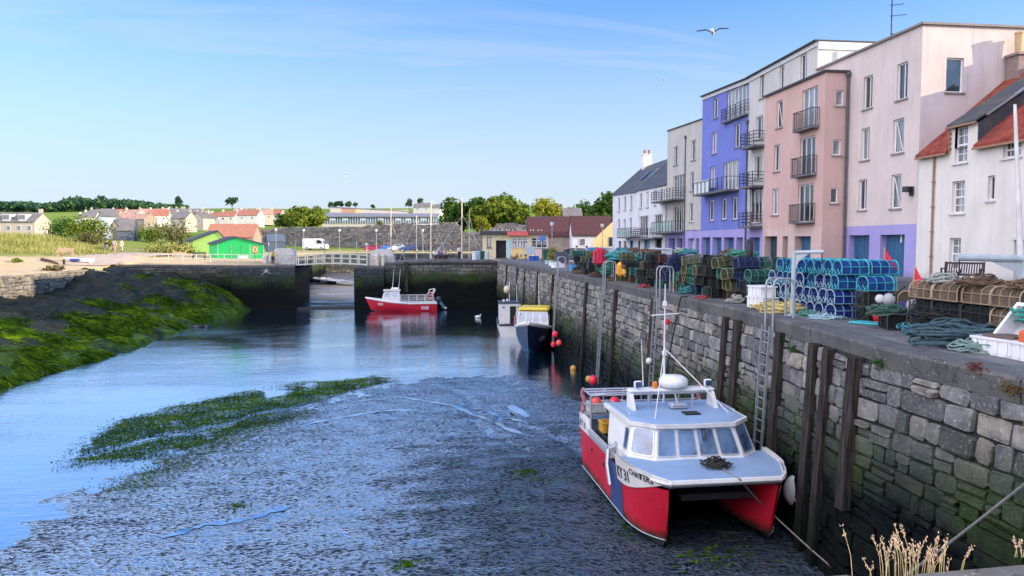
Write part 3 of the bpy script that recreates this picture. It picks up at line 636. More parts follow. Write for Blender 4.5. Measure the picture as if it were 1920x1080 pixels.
def window(par, B, h, style='plain', dep=.16, glass=None, sill=True, sillm=None, fm=None, name='window'):
    a, b, c, d = h[:4]; f = .075; mb = MB(); g = MB(); z = -dep
    mb.fr(B, a, a+f, c, d, z-.03, z+.05); mb.fr(B, b-f, b, c, d, z-.03, z+.05); mb.fr(B, a+f, b-f, c, c+f, z-.03, z+.048); mb.fr(B, a+f, b-f, d-f, d, z-.03, z+.048)
    g.fr(B, a+f*.5, b-f*.5, c+f*.5, d-f*.5, z-.028, z)
    if style == 'half':  # fixed light beside a narrow opening sash
        u = lerp(a, b, .42); mb.fr(B, u-.03, u+.03, c+f, d-f, z-.03, z+.046)
    if style == 'french':
        k = max(2, round((b-a)/.75))
        for i in range(1, k): u = lerp(a, b, i/k); mb.fr(B, u-.035, u+.035, c+f, d-f, z-.03, z+.046)
    if style[:4] == 'sash':
        nx, ny = int(style[4]), int(style[5])
        for i in range(1, nx): u = lerp(a, b, i/nx); mb.fr(B, u-.018, u+.018, c+f, d-f, z-.02, z+.03)
        for i in range(1, ny): v = lerp(c, d, i/ny); k = .04 if i*2 == ny else .018; mb.fr(B, a+f, b-f, v-k, v+k, z-.02, z+(.045 if i*2 == ny else .028))
    if style == 'tilt':
        O, u, n = B; L = b-a
        for q in ((a+f,a+f+.05),(b-f-.05,b-f)):
            p0 = O+u*(q[0])+ZV*(c+.1)+n*(z+.05); mb.bar(p0+u*.02, p0+u*.02+ZV*(d-c-.2)+n*(-.0), .05, .05)
        p0 = O+u*(a+b)*.5+ZV*(c+.12)+n*(z+.05); mb.bar(p0-u*(L*.3), p0+u*(L*.3)+ZV*(d-c-.26), .05, .04)
    w_ = mb.build(name, fm or M_FRM, par); g.build('pane', glass or random.choice((M_GLASS, M_GLASS, M_CURT)), w_)
    if sill: MB().fr(B, a-.1, b+.1, c-.09, c-.003, -.02, .09).build('sill', sillm or M_SILL, w_)
    return w_
def door(par, B, h, m, dep=.3, boards=5, name='garage_door'):
    a, b, c, d = h[:4]; mb = MB().fr(B, a+.004, b-.004, c, d-.004, -dep-.05, -dep); L = (b-a)
    for i in range(boards): u = lerp(a, b, (i+.5)/boards); mb.fr(B, u-L/boards*.42, u+L/boards*.42, c+.12, d-.12, -dep, -dep+.012)
    o = mb.build(name, m, par)
    MB().fr(B, a+L*.82, a+L*.86, 1.0, 1.12, -dep+.012, -dep+.06).build('handle', M_STEEL, o); return o
def balcony(par, B, a, b, z, D=1.1, H=1.05, style='rails', slab=.16, name='balcony', post=None):
    o = MB().fr(B, a, b, z-slab, z, .002, D).build(name, mat('balcony_slab', (.12,.12,.13), .7), par); mb = MB(); n = max(2, round((b-a)/.9))
    if style == 'bars':
        k = max(6, round((b-a)/.13))
        for i in range(k+1): u = lerp(a+.02, b-.02, i/k); mb.fr(B, u-.01, u+.01, z+.06, z+H, D-.03, D-.01)
        for e in (a+.02, b-.02):
            for i in range(4): dd = D*i/4; mb.fr(B, e-.01, e+.01, z+.06, z+H, dd, dd+.02)
        for v in (z+.05, z+H): mb.fr(B, a, b, v-.02, v+.02, D-.05, D); mb.fr(B, a, a+.04, v-.02, v+.02, 0, D-.05); mb.fr(B, b-.04, b, v-.02, v+.02, 0, D-.05)
    else:
        for i in range(n+1): u = lerp(a+.03, b-.03, i/n); mb.fr(B, u-.025, u+.025, z, z+H, D-.06, D-.01)
        rails = (.3,.55,.8,1.05) if style == 'rails' else (1.05,)
        for v in rails: mb.fr(B, a, b, z+v-.025, z+v+.02, D-.05, D-.015); mb.fr(B, a, a+.035, z+v-.025, z+v+.02, 0, D-.05); mb.fr(B, b-.035, b, z+v-.025, z+v+.02, 0, D-.05)
    mb.build('railing', M_STEEL, o)
    if style == 'glass':
        g = MB().fr(B, a+.05, b-.05, z+.08, z+1.0, D-.04, D-.03); g.build('glass_panel', M_CLEAR, o)
    return o
t = NT('balustrade_glass'); p_ = t.bsdf((.35,.55,.5), .05, 0, .6, link=False); tr = t.n('ShaderNodeBsdfTransparent'); ms = t.n('ShaderNodeMixShader'); ms.inputs[0].default_value = .38; t.l(tr.outputs[0], ms.inputs[1]); t.l(p_.outputs[0], ms.inputs[2]); t.l(ms.outputs[0], t.out.inputs[0]); M_CLEAR = t.m
def fr_x(X): return (Vector((X,0,0)), Vector((0,1,0)), Vector((-1,0,0)))
def fr_y(Y): return (Vector((0,Y,0)), Vector((1,0,0)), Vector((0,-1,0)))
def rx(X, r, z0=None):
    """opening (y0,y1,z0,z1) in the plane x=X read off a pixel rectangle (left, right, top, bottom)"""
    xl, xr, yt, yb = r; a, b = atx(xr, 500, X).y, atx(xl, 500, X).y; c = (xl+xr)/2
    return (a, b, atx(c, yb, X).z if z0 is None else z0, atx(c, yt, X).z)
def ry(Y, r, z0=None):
    xl, xr, yt, yb = r; c = (xl+xr)/2
    return (aty(xl, 500, Y).x, aty(xr, 500, Y).x, aty(c, yb, Y).z if z0 is None else z0, aty(c, yt, Y).z)
def shell(mb, x0, x1, y0, y1, z0, top, skip=()):
    T = lambda x, y: top(x, y) if callable(top) else top
    if 'front' not in skip: mb.quad((x0,y0,z0),(x0,y1,z0),(x0,y1,T(x0,y1)),(x0,y0,T(x0,y0)))
    if 'near' not in skip: mb.quad((x0,y0,z0),(x0,y0,T(x0,y0)),(x1,y0,T(x1,y0)),(x1,y0,z0))
    if 'far' not in skip: mb.quad((x0,y1,z0),(x1,y1,z0),(x1,y1,T(x1,y1)),(x0,y1,T(x0,y1)))
    mb.quad((x1,y0,z0),(x1,y0,T(x1,y0)),(x1,y1,T(x1,y1)),(x1,y1,z0))
    if 'roof' not in skip: mb.quad((x0,y0,T(x0,y0)),(x0,y1,T(x0,y1)),(x1,y1,T(x1,y1)),(x1,y0,T(x1,y0)))
def pipe(par, x, y, z0, z1, m=None, hopper=True, r=.055):
    mb = MB().tube((x,y,z0),(x,y,z1), r, 8)
    if hopper: mb.lathe((x,y,z1), [(.06,0),(.14,.16),(.14,.34)], 8)
    for k in range(1, 5): zz = lerp(z0, z1, k/5); mb.cbox((x,y,zz), (.15,.15,.05))
    return mb.build('downpipe', m or M_PIPE, par)
XF = 26.2; FX = fr_x(XF)
def YX(px, X=XF): return atx(px, 450, X).y
# cream house
yA, yB = YX(1313.5), YX(1249.5)
o = thing('apartment_house', 'grey cream flat-roofed house with two balconies left of the blue purple house', 'house', (XF, (yA+yB)/2, 0), 'colourful houses on the quay')
top = lambda y: lerp(atx(1313.5,225,XF).z, atx(1249.5,247,XF).z, (y-yA)/(yB-yA)); zb = atx(1290, 432, XF).z
wins = [rx(XF, r) for r in [(1261,1268.5,276,310),(1293,1301.5,264,301),(1292,1299.5,323,358),(1291,1298.5,381,416)]]
drs = [rx(XF, r) for r in [(1260.5,1280.5,329,374),(1261,1279.5,385,434)]]
gar = [rx(XF, r, .12) for r in [(1253,1265,447,0),(1268.5,1279,447,0),(1289,1301,447,0),(1304,1310,447,0)]]
mb = MB(); facade(mb, FX, yA, yB, zb, top, wins+drs); shell(mb, XF, XF+9, yA, yB, 0, lambda x, y: top(y)-.05, ('front',)); mb.build('wall', M_CREAM, o)
mb = MB(); facade(mb, FX, yA, yB, 0, lambda u: zb, gar, .5); mb.build('ground_floor_wall', M_LIL, o)
for h in wins: window(o, FX, h, 'half')
for h in drs: window(o, FX, h, 'french', name='balcony_door')
for h, m in zip(gar, (M_BDOOR, M_DARK, mat('white_door', (.62,.64,.66), .5), M_BDOOR)): door(o, FX, h, m, .5)
a, b = YX(1281), YX(1281)+6.0; balcony(o, FX, drs[0][0]-.3, yB+1.4, drs[0][2]-.02, 1.3); balcony(o, FX, drs[1][0]-.3, yB+1.4, drs[1][2]-.02, 1.3, style='glass')
MB().fr(FX, yA, yB, top((yA+yB)/2)-.06, top((yA+yB)/2)-.0, -.3, .06)
mb = MB(); mb.bar((XF-.02,yA,top(yA)+.02),(XF-.02,yB,top(yB)+.02), .2, .1); mb.build('roof_edge', M_CAP, o); pipe(o, XF-.09, YX(1284), 0, atx(1284,262,XF).z)
# blue purple house
yA, yB = YX(1399.5), YX(1313.5)
ztp = lambda y: lerp(15.1, 15.55, (y-57.9)/9.7)
o = thing('apartment_house', 'blue purple house with a white-panelled balcony and a recessed top balcony', 'house', (XF, (yA+yB)/2, 0), 'colourful houses on the quay')
wins = [rx(XF, r) for r in [(1333,1341.5,185,223),(1330.6,1340,250,289),(1373,1384,234,277),(1329,1338,313,352),(1328,1337,376,414),(1351,1361,372.6,411),(1370.6,1381,370,411)]]
big = rx(XF, (1353.5,1382,303,357)); rec = rx(XF, (1357.5,1397.5,166,222)); zb = atx(1356, 431, XF).z
gar = [rx(XF, r, .12) for r in [(1314.5,1331,445,0),(1335,1352,445,0),(1356,1375.5,445,0),(1379.5,1392,445,0)]]
mb = MB(); facade(mb, FX, yA, yB, zb, ztp, wins+[big]); mb.quad; 
mb = MB(); facade(mb, FX, yA, yB, zb, lambda u: ztp(u)-.02, wins+[big, (rec[0],rec[1],rec[2],rec[3])], .16); shell(mb, XF, XF+9, yA, yB, 0, lambda x, y: ztp(y)-.05, ('front','near'))
mb.fr(FX, rec[0], rec[1], rec[2]-.02, rec[2]+.0, -1.2, -.16); mb.build('wall', M_PURP, o)
mb = MB(); facade(mb, FX, yA, yB, 0, lambda u: zb, gar, .5); mb.build('ground_floor_wall', M_LIL, o)
for i, h in enumerate(wins): window(o, FX, h, 'half')
window(o, FX, big, 'french', name='balcony_door'); window(o, FX, rec, 'french', name='balcony_door', sill=False)
for h in gar: door(o, FX, h, M_BDOOR if h is not gar[3] else M_GDOOR, .5)
bl = balcony(o, FX, big[0]-.15, YX(1320), big[2]-.02, 1.15, style='top'); MB().fr(FX, lerp(big[0], YX(1320), .52), YX(1320)-.02, big[2]+.02, big[2]+1.12, 1.0, 1.06).build('white_panel', M_FROST, bl)
balcony(o, FX, rec[0]-.1, rec[1]+.35, rec[2]-.02, .35)
mb = MB(); mb.bar((XF-.05,yA,ztp(yA)+.12),(XF-.05,yB,ztp(yB)+.12), .5, .08); mb.build('roof_edge', M_CAP, o); MB().bar((XF-.03,yA,ztp(yA)-.08),(XF-.03,yB,ztp(yB)-.08), .12, .3).build('fascia', M_FASC, o)
pipe(o, XF-.09, YX(1399), 0, atx(1406,232,XF).z)
# pale house (strip between purple and salmon, rising behind)
yC = YX(1525); yA0 = yA; yA, yB = yC, YX(1399.5)
o = thing('apartment_house', 'pale grey house behind the salmon one, with a column of small balconies', 'house', (XF, (yA+yB)/2, 0), 'colourful houses on the quay')
ztq = lambda y: lerp(15.25, 15.1, (y-yC)/(yB-yC))
wins = [rx(XF, r) for r in [(1418,1426.5,144,187),(1454,1463,127,170),(1492,1504,106,153),(1413,1425,220,262),(1412,1424,293,335)]]; gd = rx(XF, (1403.5,1426,352,418)); zb = atx(1413, 430, XF).z
gar = [rx(XF, (1404,1423.5,445,0), .12)]
mb = MB(); facade(mb, FX, yA, yB, zb, lambda u: ztq(u)-.02, wins+[gd]); shell(mb, XF, XF+9, yA, yB, 0, lambda x, y: ztq(y)-.05, ('front',)); mb.build('wall', M_PALE, o)
mb = MB(); facade(mb, FX, yA, yB, 0, lambda u: zb, gar, .5); mb.build('ground_floor_wall', M_LIL, o)
for h in wins: window(o, FX, h, 'half')
window(o, FX, gd, 'french', name='balcony_door'); door(o, FX, gar[0], M_BDOOR, .5)
for r in ((1404,1430,0,276), (1403,1429,0,350), (1403,1428,0,424)):
    h = rx(XF, (r[0], r[1], r[3]-10, r[3])); balcony(o, FX, h[0], h[1]-.1, h[2], .95, style='rails')
mb = MB(); mb.bar((XF-.05,yA,ztq(yA)+.12),(XF-.05,yB,ztq(yB)+.12), .5, .08); mb.bar((XF-.3,yA+.02,ztq(yA)+.121),(XF+9,yA+.02,ztq(yA)+.121), .3, .079); mb.build('roof_edge', M_CAP, o)
mb = MB().bar((XF-.03,yA,ztq(yA)-.08),(XF-.03,yB,ztq(yB)-.08), .12, .3); mb.bar((XF,yA-.04,ztq(yA)-.2),(XF+9,yA-.04,ztq(yA)-.2), .1, .5); mb.build('fascia', M_FASC, o)
MB().tube((XF+1.4,yA-.09,9),(XF+1.4,yA-.09,14.7), .06, 8).build('downpipe', M_FASC, o)
# salmon house, standing forward
XP = 24.66; FP = fr_x(XP); YP = YX(1584); yA, yB = YP, atx(1430, 450, XP).y; FYP = fr_y(YP)
o = thing('apartment_house', 'salmon pink house with three railed french windows, standing forward of the row', 'house', (XP, (yA+yB)/2, 0), 'colourful houses on the quay')
zt = atx(1540,138,XP).z; zb = atx(1500, 427, XP).z; TP = lambda u: zt
wins = [rx(XP, r) for r in [(1450,1461,191,241),(1447,1458,273,322),(1445,1457,354,403)]]; big = [rx(XP, r) for r in [(1497,1526,168,243),(1495,1523,258,329),(1493,1522,346,416)]]
gar = [rx(XP, r, .12) for r in [(1432.5,1456,443,0),(1466,1476,443,0),(1489,1519,443,0)]]; side = [ry(YP, r) for r in [(1559,1574,169,198),(1556,1571.5,261,291),(1554,1568,352,381)]]
mb = MB(); facade(mb, FP, yA, yB, zb, TP, wins+big); facade(mb, FYP, XP, XF+.2, 0, TP, side, .14); shell(mb, XP, XF+2, yA, yB, 0, zt-.04, ('front','near')); mb.build('wall', M_PINK, o)
mb = MB(); facade(mb, FP, yA, yB, 0, lambda u: zb, gar, .5); mb.build('ground_floor_wall', M_PINK2, o)
for i, h in enumerate(wins): window(o, FP, h, 'tilt' if i == 0 else 'half')
for h in side: window(o, FYP, h, 'plain', .14)
for h in big: window(o, FP, h, 'french', name='balcony_door', sill=False); balcony(o, FP, h[0]-.25, h[1]+.25, h[2]-.02, .5, 1.15, 'bars', .1)
for h, m in zip(gar, (mat('dark_teal_door', (.02,.05,.07), .5), M_DARK, M_BDOOR)): door(o, FP, h, m, .5)
mb = MB(); mb.bar((XP-.03,yA-.1,zt+.04),(XP-.03,yB,zt+.04), .26, .14); mb.bar((XP-.1,yA-.03,zt+.041),(XF+.2,yA-.03,zt+.041), .2, .138); mb.build('roof_edge', M_CAP, o)
pipe(o, XF-.14, YP-.16, 0, zt-.35, r=.07)
# blush house
YB_ = 36.6; yA, yB = YB_, yC-.01; FYB = fr_y(YB_)
o = thing('apartment_house', 'tall blush house with a lilac base and a rooftop aerial beside the white cottage', 'house', (XF, (yA+yB)/2, 0), 'colourful houses on the quay')
zt = 13.42; zb = atx(1718, 419.5, XF).z
wins = [rx(XF, r) for r in [(1610,1626.5,146,206),(1671,1691,122,189),(1608.5,1623.5,242,301),(1667,1687,225,288),(1606,1621,337,394),(1666,1685,328,391)]]
gar = [rx(XF, r, .02) for r in [(1590,1628.5,441,0),(1649,1694.5,440,0)]]; ew = ry(YB_, (1762,1794,108,173))
mb = MB(); facade(mb, FX, yA, yB, zb, lambda u: zt, wins); facade(mb, FYB, XF, XF+13, 0, lambda u: zt, [ew]); shell(mb, XF, XF+13, yA, yB, 0, zt-.04, ('front','near')); mb.build('wall', M_BEIGE, o)
mb = MB(); facade(mb, FX, yA, yB, 0, lambda u: zb, gar, .5); mb.build('ground_floor_wall', M_LIL, o)
for i, h in enumerate(wins): window(o, FX, h, 'tilt' if i in (3, 5) else 'half')
window(o, FYB, ew, 'plain', glass=M_GLASS)
for h in gar: door(o, FX, h, M_BDOOR, .4, 6)
nb = MB().fr(FX, gar[0+1][0]+.75, gar[1][0]+.9, 2.0, 2.42, -.385, -.37).build('door_notice', mat('notice_paper', (.7,.72,.7), .6), o)
mb = MB(); mb.bar((XF-.02,yA-.12,zt+.03),(XF-.02,yB,zt+.03), .26, .12); mb.bar((XF-.1,yA-.02,zt+.031),(XF+13,yA-.02,zt+.031), .26, .118); mb.build('roof_edge', mat('stone_coping', (.22,.20,.19), .8), o)
lb = atx(1711, 355, XF); lm = MB().fr(FX, lb.y-.12, lb.y+.12, lb.z-.35, lb.z+.15, .002, .12); lm.cbox((XF-.3, lb.y+.05, lb.z), (.36,.3,.3), .4); lm.build('wall_lamp', M_STEEL, o)
# aerial
a = atx(1671, 62, XF+.6); o2 = thing('aerial', 'television aerial mast on the blush house roof', 'aerial', (a.x, a.y, zt))
mb = MB().tube((a.x,a.y,zt-.04),(a.x,a.y,zt+3.1), .035, 6); mb.tube((a.x,a.y,zt+.5),(a.x+1.2,a.y-1.0,zt+.1), .03, 5); mb.tube((a.x,a.y,zt+.5),(a.x+.3,a.y+.3,zt), .025, 5); mb.build('mast', M_STEEL, o2)
mb = MB()
for dz, L in ((1.5,.75),(2.1,.6),(2.5,.5),(2.9,.5)):
    mb.tube((a.x-.1,a.y,zt+dz),(a.x+L,a.y-L*.4,zt+dz+.05), .014, 5)
    for k in range(6): q = lerp(0, L, k/6); mb.tube((a.x+q,a.y-.14-q*.4,zt+dz),(a.x+q,a.y+.14-q*.4,zt+dz), .008, 4)
mb.build('antenna', M_STEEL, o2)
# white cottage with pantiles
yA, yB = 23.5, YB_-.02; ze = 6.62; XR = 31.6; zr = 11.0; FYc = fr_y(yA)
o = thing('cottage', 'white cottage with a red pantiled roof, slated dormer and brown downpipe', 'house', (XF, 30, 0))
dw = rx(XF, (1782,1806,239,306)); sq = rx(XF, (1872,1906,266,296)); wins = [rx(XF, r) for r in [(1780,1803.5,340,400),(1846,1859,330,376),(1779,1800,446,506)]]; dr = rx(XF, (1900,1927,450,0), .1)
dz0, dz1 = YX(1826), YX(1775); dtop = atx(1800, 236, XF).z
xtra = [(25.2,26.2,1,2.6),(25.2,26.2,3.9,5.4)]
mb = MB(); facade(mb, FX, yA, yB, 0, lambda u: ze, wins+[dr, (sq[0],sq[1],sq[2],sq[3]), (dw[0],dw[1],dw[2],ze)]+xtra, .2)
gab = lambda Y: mb.add([(XF,Y,0),(XR+5.4,Y,0),(XR+5.4,Y,ze),(XR,Y,zr),(XF,Y,ze)], [(0,1,2,3,4)])
gab(yA); gab(yB); mb.quad((XR+5.4,yA,0),(XR+5.4,yB,0),(XR+5.4,yB,ze),(XR+5.4,yA,ze))
facade(mb, FX, dz0, dw[0], ze, lambda u: dtop, [], .1); facade(mb, FX, dw[1], dz1, ze, lambda u: dtop, []); facade(mb, FX, dw[0], dw[1], dw[3], lambda u: dtop, []); mb.build('wall', M_WHITE, o)
kr = (zr-ze)/(XR-XF); th = .14
def slope(mb, x0, x1, y0, y1, z0, z1, th=.12): mb.add([(x0,y0,z0),(x1,y0,z1),(x1,y1,z1),(x0,y1,z0),(x0,y0,z0+th),(x1,y0,z1+th),(x1,y1,z1+th),(x0,y1,z0+th)], [(0,3,2,1),(4,5,6,7),(0,1,5,4),(1,2,6,5),(2,3,7,6),(3,0,4,7)])
mb = MB(); slope(mb, XF-.22, XR, yA-.1, dz0, ze-.22*kr+.02, zr+.02); slope(mb, XF-.22, XR, dz1, yB-.01, ze-.22*kr+.02, zr+.02); slope(mb, XR, XR+5.6, yA-.1, yB-.01, zr+.021, ze-.1); mb.build('roof', M_PANT, o)
dm = MB(); slope(dm, XF-.2, XR, dz0-.12, dz1+.02, dtop+.02, zr+.16, .1)
for Y in (dz0, dz1-.02): dm.add([(XF+.03,Y,ze),(XF+.03,Y,dtop),(XR,Y,zr+.1),(XF+.03,Y+.02,ze),(XF+.03,Y+.02,dtop),(XR,Y+.02,zr+.1)], [(0,1,2),(3,5,4),(0,3,4,1),(1,4,5,2)])
dm.build('dormer', M_SLATE2, o)
MB().bar((XF+.3,dz0-.1,dtop+.32),(XR,dz0-.1,zr+.36), .2, .08).build('dormer_flashing', mat('lead_flashing', (.25,.27,.29), .5), o)
for h, s_ in zip([dw, sq]+wins, ('sash24','sash42','sash24','sash11','sash24')): window(o, FX, h, s_, .2, M_CURT if h is dw else None, sillm=M_WSILL)
for h in xtra: window(o, FX, h, 'sash24', .2, sillm=M_WSILL)
d_ = door(o, FX, dr, M_TEAL, .25, 2, 'front_door'); MB().fr(FX, dr[0]-.1, dr[1]+.1, dr[3], dr[3]+.14, 0, .06).build('lintel', M_WSILL, d_)
mb = MB().bar((XF-.26,yA-.1,ze-.22),(XF-.26,dz0,ze-.22), .1, .1); mb.bar((XF-.26,dz1,ze-.22),(XF-.26,yB-.05,ze-.22), .1, .1); mb.bar((XF-.22,dz0-.1,dtop-.03),(XF-.22,dz1+.02,dtop-.03), .1, .09); mb.build('gutter', M_BPIPE, o)
pipe(o, XF-.08, YX(1749), 0, ze-.25, M_BPIPE, False, .05); pipe(o, XF-.08, YX(1776.5), ze-.2, dtop-.05, M_BPIPE, False, .04)
ch = MB().box(XR-.7,yB-1.0,zr-.8,XR+.7,yB-.2,zr+.75); ch.box(XR-.8,yB-1.1,zr+.75,XR+.8,yB-.1,zr+.88); ch = ch.build('chimney', mat('chimney_stone', (.26,.20,.18), .9), o)
for k in (-.38, .34): MB().lathe((XR+k,yB-.6,zr+.882), [(.19,0),(.17,.1),(.2,1.02),(.23,1.04),(.22,1.12)], 12).build('chimney_pot', mat('buff_clay_pot', (.52,.36,.2), .8), ch)
# neighbour beyond the right edge (the terrace goes on; its roof keeps the near quay in shade)
o = thing('terraced_house', 'white slated terraced house further along the quay beyond the cottage', 'house', (XF, 8, 0))
mb = MB(); hs = [(y, y+1.1, z, z+1.6) for y in (2,6,10,14,18,21) for z in (1.,4.2,7.)]; facade(mb, FX, -1.0, 23.3, 0, lambda u: 9.8, hs, .2)
for Y in (-1.0, 23.3): mb.add([(XF,Y,0),(XF+9,Y,0),(XF+9,Y,9.8),(XF+4.5,Y,13.2),(XF,Y,9.8)], [(0,1,2,3,4)])
mb.quad((XF+9,-1.,0),(XF+9,23.3,0),(XF+9,23.3,9.8),(XF+9,-1.,9.8)); mb.build('wall', M_WHITE, o)
for h in hs: window(o, FX, h, 'sash24', .2, M_GLASS, sillm=M_WSILL)
mb = MB(); slope(mb, XF-.2, XF+4.5, -1.1, 23.35, 9.75, 13.25); slope(mb, XF+4.5, XF+9.2, -1.1, 23.35, 13.251, 9.75); mb.build('roof', M_SLATE, o)
# white terrace, far end of the row
yA, yB = YX(1247), YX(1148.5)
ze = lambda y: interp(y, [yA, YX(1193), YX(1192.5), yB], [atx(1244,349,XF).z, atx(1193,359,XF).z, atx(1193,361,XF).z, atx(1149,367,XF).z])
o = thing('terraced_house', 'pale white terrace with a dark slate roof at the far end of the row', 'house', (XF, (yA+yB)/2, 0), 'colourful houses on the quay')
up = [rx(XF, r) for r in [(1158,1161.5,371,397),(1169,1173,369,394),(1180.5,1184.5,367,393),(1198,1202.5,363,391),(1210.5,1215,360,389),(1225,1229,357,385),(1237,1241,354,383),(1158,1161.5,411,434),(1168.6,1172.3,411,435),(1180,1184,409,434)]]
dd = [rx(XF, r) for r in [(1198,1214.5,405,443),(1226,1241,402,443)]]
gar = [rx(XF, r, .12) for r in [(1159,1164,452,0),(1169,1173,452,0),(1180,1187,451,0),(1195,1204,451,0),(1207,1218,450,0),(1228,1240,447,0)]]
mb = MB(); facade(mb, FX, yA, yB, 0, ze, up+dd+gar, .16)
XRt = XF+4.6; zR = 12.6
for Y in (yA, yB): mb.add([(XF,Y,0),(XRt+4.6,Y,0),(XRt+4.6,Y,ze(Y)),(XRt,Y,zR),(XF,Y,ze(Y))], [(0,1,2,3,4)])
mb.quad((XRt+4.6,yA,0),(XRt+4.6,yB,0),(XRt+4.6,yB,7),(XRt+4.6,yA,7)); mb.build('wall', M_WH2, o)
for h in up: window(o, FX, h, 'half')
for h in dd: window(o, FX, h, 'french', name='balcony_door')
for h, m in zip(gar, (M_GDOOR, mat('red_door', (.3,.03,.04), .5), mat('bright_blue_door', (.03,.22,.5), .5), M_WH2, M_TEALP, M_DARK)): door(o, FX, h, m, .3)
balcony(o, FX, YX(1200), YX(1174), atx(1187,444,XF).z, 1.2, style='glass'); balcony(o, FX, YX(1243), YX(1201), atx(1222,446,XF).z, 1.2, style='rails')
ym = YX(1193); mb = MB()
mb.add([(XF-.15,yA,ze(yA)),(XF-.15,ym,ze(ym-.01)),(XRt,ym,zR),(XRt,yA,zR),(XF-.15,ym,ze(ym+.2)),(XF-.15,yB+.1,ze(yB)),(XRt,yB+.1,zR),(XRt+4.7,yB+.1,7),(XRt+4.7,yA,7)], [(0,1,2,3),(4,5,6,2),(3,6,7,8)])
for k in range(3): pass
rf = mb.build('roof', M_SLATE, o)
mb = MB(); mb.bar((XF-.1,yB,ze(yB)+.12),(XRt,yB,zR+.12), .3, .22); mb.bar((XF-.1,ym,ze(ym)+.1),(XRt,ym,zR+.1), .25, .18); mb.build('roof_verge', mat('verge_stone', (.16,.17,.19), .8), o)
for px, py in ((1206,339),(1222,332)):
    p = atx(px, py, XF+2.2); q = lambda t: Vector((lerp(XF-.15,XRt,t), p.y, lerp(ze(p.y), zR, t))); a, b = q(.42), q(.68)
    MB().add([a+Vector((-.05,-.5,.08)), a+Vector((-.05,.5,.08)), b+Vector((-.05,.5,.08)), b+Vector((-.05,-.5,.08))], [(0,1,2,3)]).build('skylight', M_GLASS, rf)
ch = MB().box(XRt-.6,yB-.9,zR-.6,XRt+.6,yB,zR+1.5); ch.box(XRt-.68,yB-.98,zR+1.5,XRt+.68,yB+.08,zR+1.62); ch = ch.build('chimney', M_WHITE, o)
for k in (-.3,.3): MB().lathe((XRt+k,yB-.45,zR+1.622), [(.16,0),(.15,.5),(.18,.55)], 10).build('chimney_pot', mat('red_clay_pot', (.3,.12,.08), .8), ch)
# ------------------------------------------------------------------ vegetation
def leafmat(name, a, b, c, rp_=.55, ns=.55):
    t = NT(name); g = t.n('ShaderNodeNewGeometry'); n = t.noise(t.obj(), ns, 3)
    f = t.math('ADD', t.math('MULTIPLY', g.outputs['Random Per Island'], rp_), t.math('MULTIPLY', n, 1.05-rp_))
    col = t.ramp(f, [(.25, a), (.5, b), (.75, c)])
    d = t.n('ShaderNodeBsdfDiffuse'); tl = t.n('ShaderNodeBsdfTranslucent'); t.l(col, d.inputs[0]); t.l(col, tl.inputs[0])
    m = t.n('ShaderNodeMixShader'); m.inputs[0].default_value = .3; t.l(d.outputs[0], m.inputs[1]); t.l(tl.outputs[0], m.inputs[2]); t.l(m.outputs[0], t.out.inputs[0]); return t.m
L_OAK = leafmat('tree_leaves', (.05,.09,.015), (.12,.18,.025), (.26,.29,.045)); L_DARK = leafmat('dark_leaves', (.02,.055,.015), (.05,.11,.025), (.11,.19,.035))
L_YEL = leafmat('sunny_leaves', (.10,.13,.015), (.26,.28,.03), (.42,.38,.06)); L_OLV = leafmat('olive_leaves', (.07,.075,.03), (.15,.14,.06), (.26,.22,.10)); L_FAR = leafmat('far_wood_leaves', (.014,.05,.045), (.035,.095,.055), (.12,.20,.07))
L_GR = leafmat('bank_grass_blades', (.14,.19,.035), (.31,.33,.09), (.55,.48,.20)); M_BARK = mat('bark', (.09,.065,.045), .95, .25, 3, .5, 12)
def leaf_cloud(mb, blobs, n, size, rnd, flat=.6):
    """small leaf-clump faces spread through several lobes, denser toward each lobe's skin"""
    vol = [b[3]*b[4]*b[5] for b in blobs]; tot = sum(v**.72 for v in vol)
    for b, v in zip(blobs, vol):
        for _ in range(int(n*v**.72/tot)):
            d = Vector((rnd.gauss(0,1), rnd.gauss(0,1), rnd.gauss(0,1))).normalized(); r = rnd.random()**.38
            q = 1+.28*mnoise.noise(d*1.7+Vector(b[:3])*.37)
            c = Vector((b[0]+d.x*b[3]*r*q, b[1]+d.y*b[4]*r*q, b[2]+d.z*b[5]*r*q))
            s = size*rnd.uniform(.55,1.35); nr = (d*.8+Vector((rnd.gauss(0,.5),rnd.gauss(0,.5),rnd.gauss(0,.5)+.3))).normalized(); a = nr.orthogonal().normalized(); bb = nr.cross(a); th = rnd.random()*6.3
            a, bb = a*cos(th)+bb*sin(th), bb*cos(th)-a*sin(th); k = len(mb.v)
            pts = [c+a*s*.9+nr*s*.1, c+bb*s*.5-nr*s*.08, c-a*s*.75+nr*s*.05, c-bb*s*.55-nr*s*.12]
            mb.v += [tuple(p) for p in pts]; mb.f.append((k,k+1,k+2,k+3))
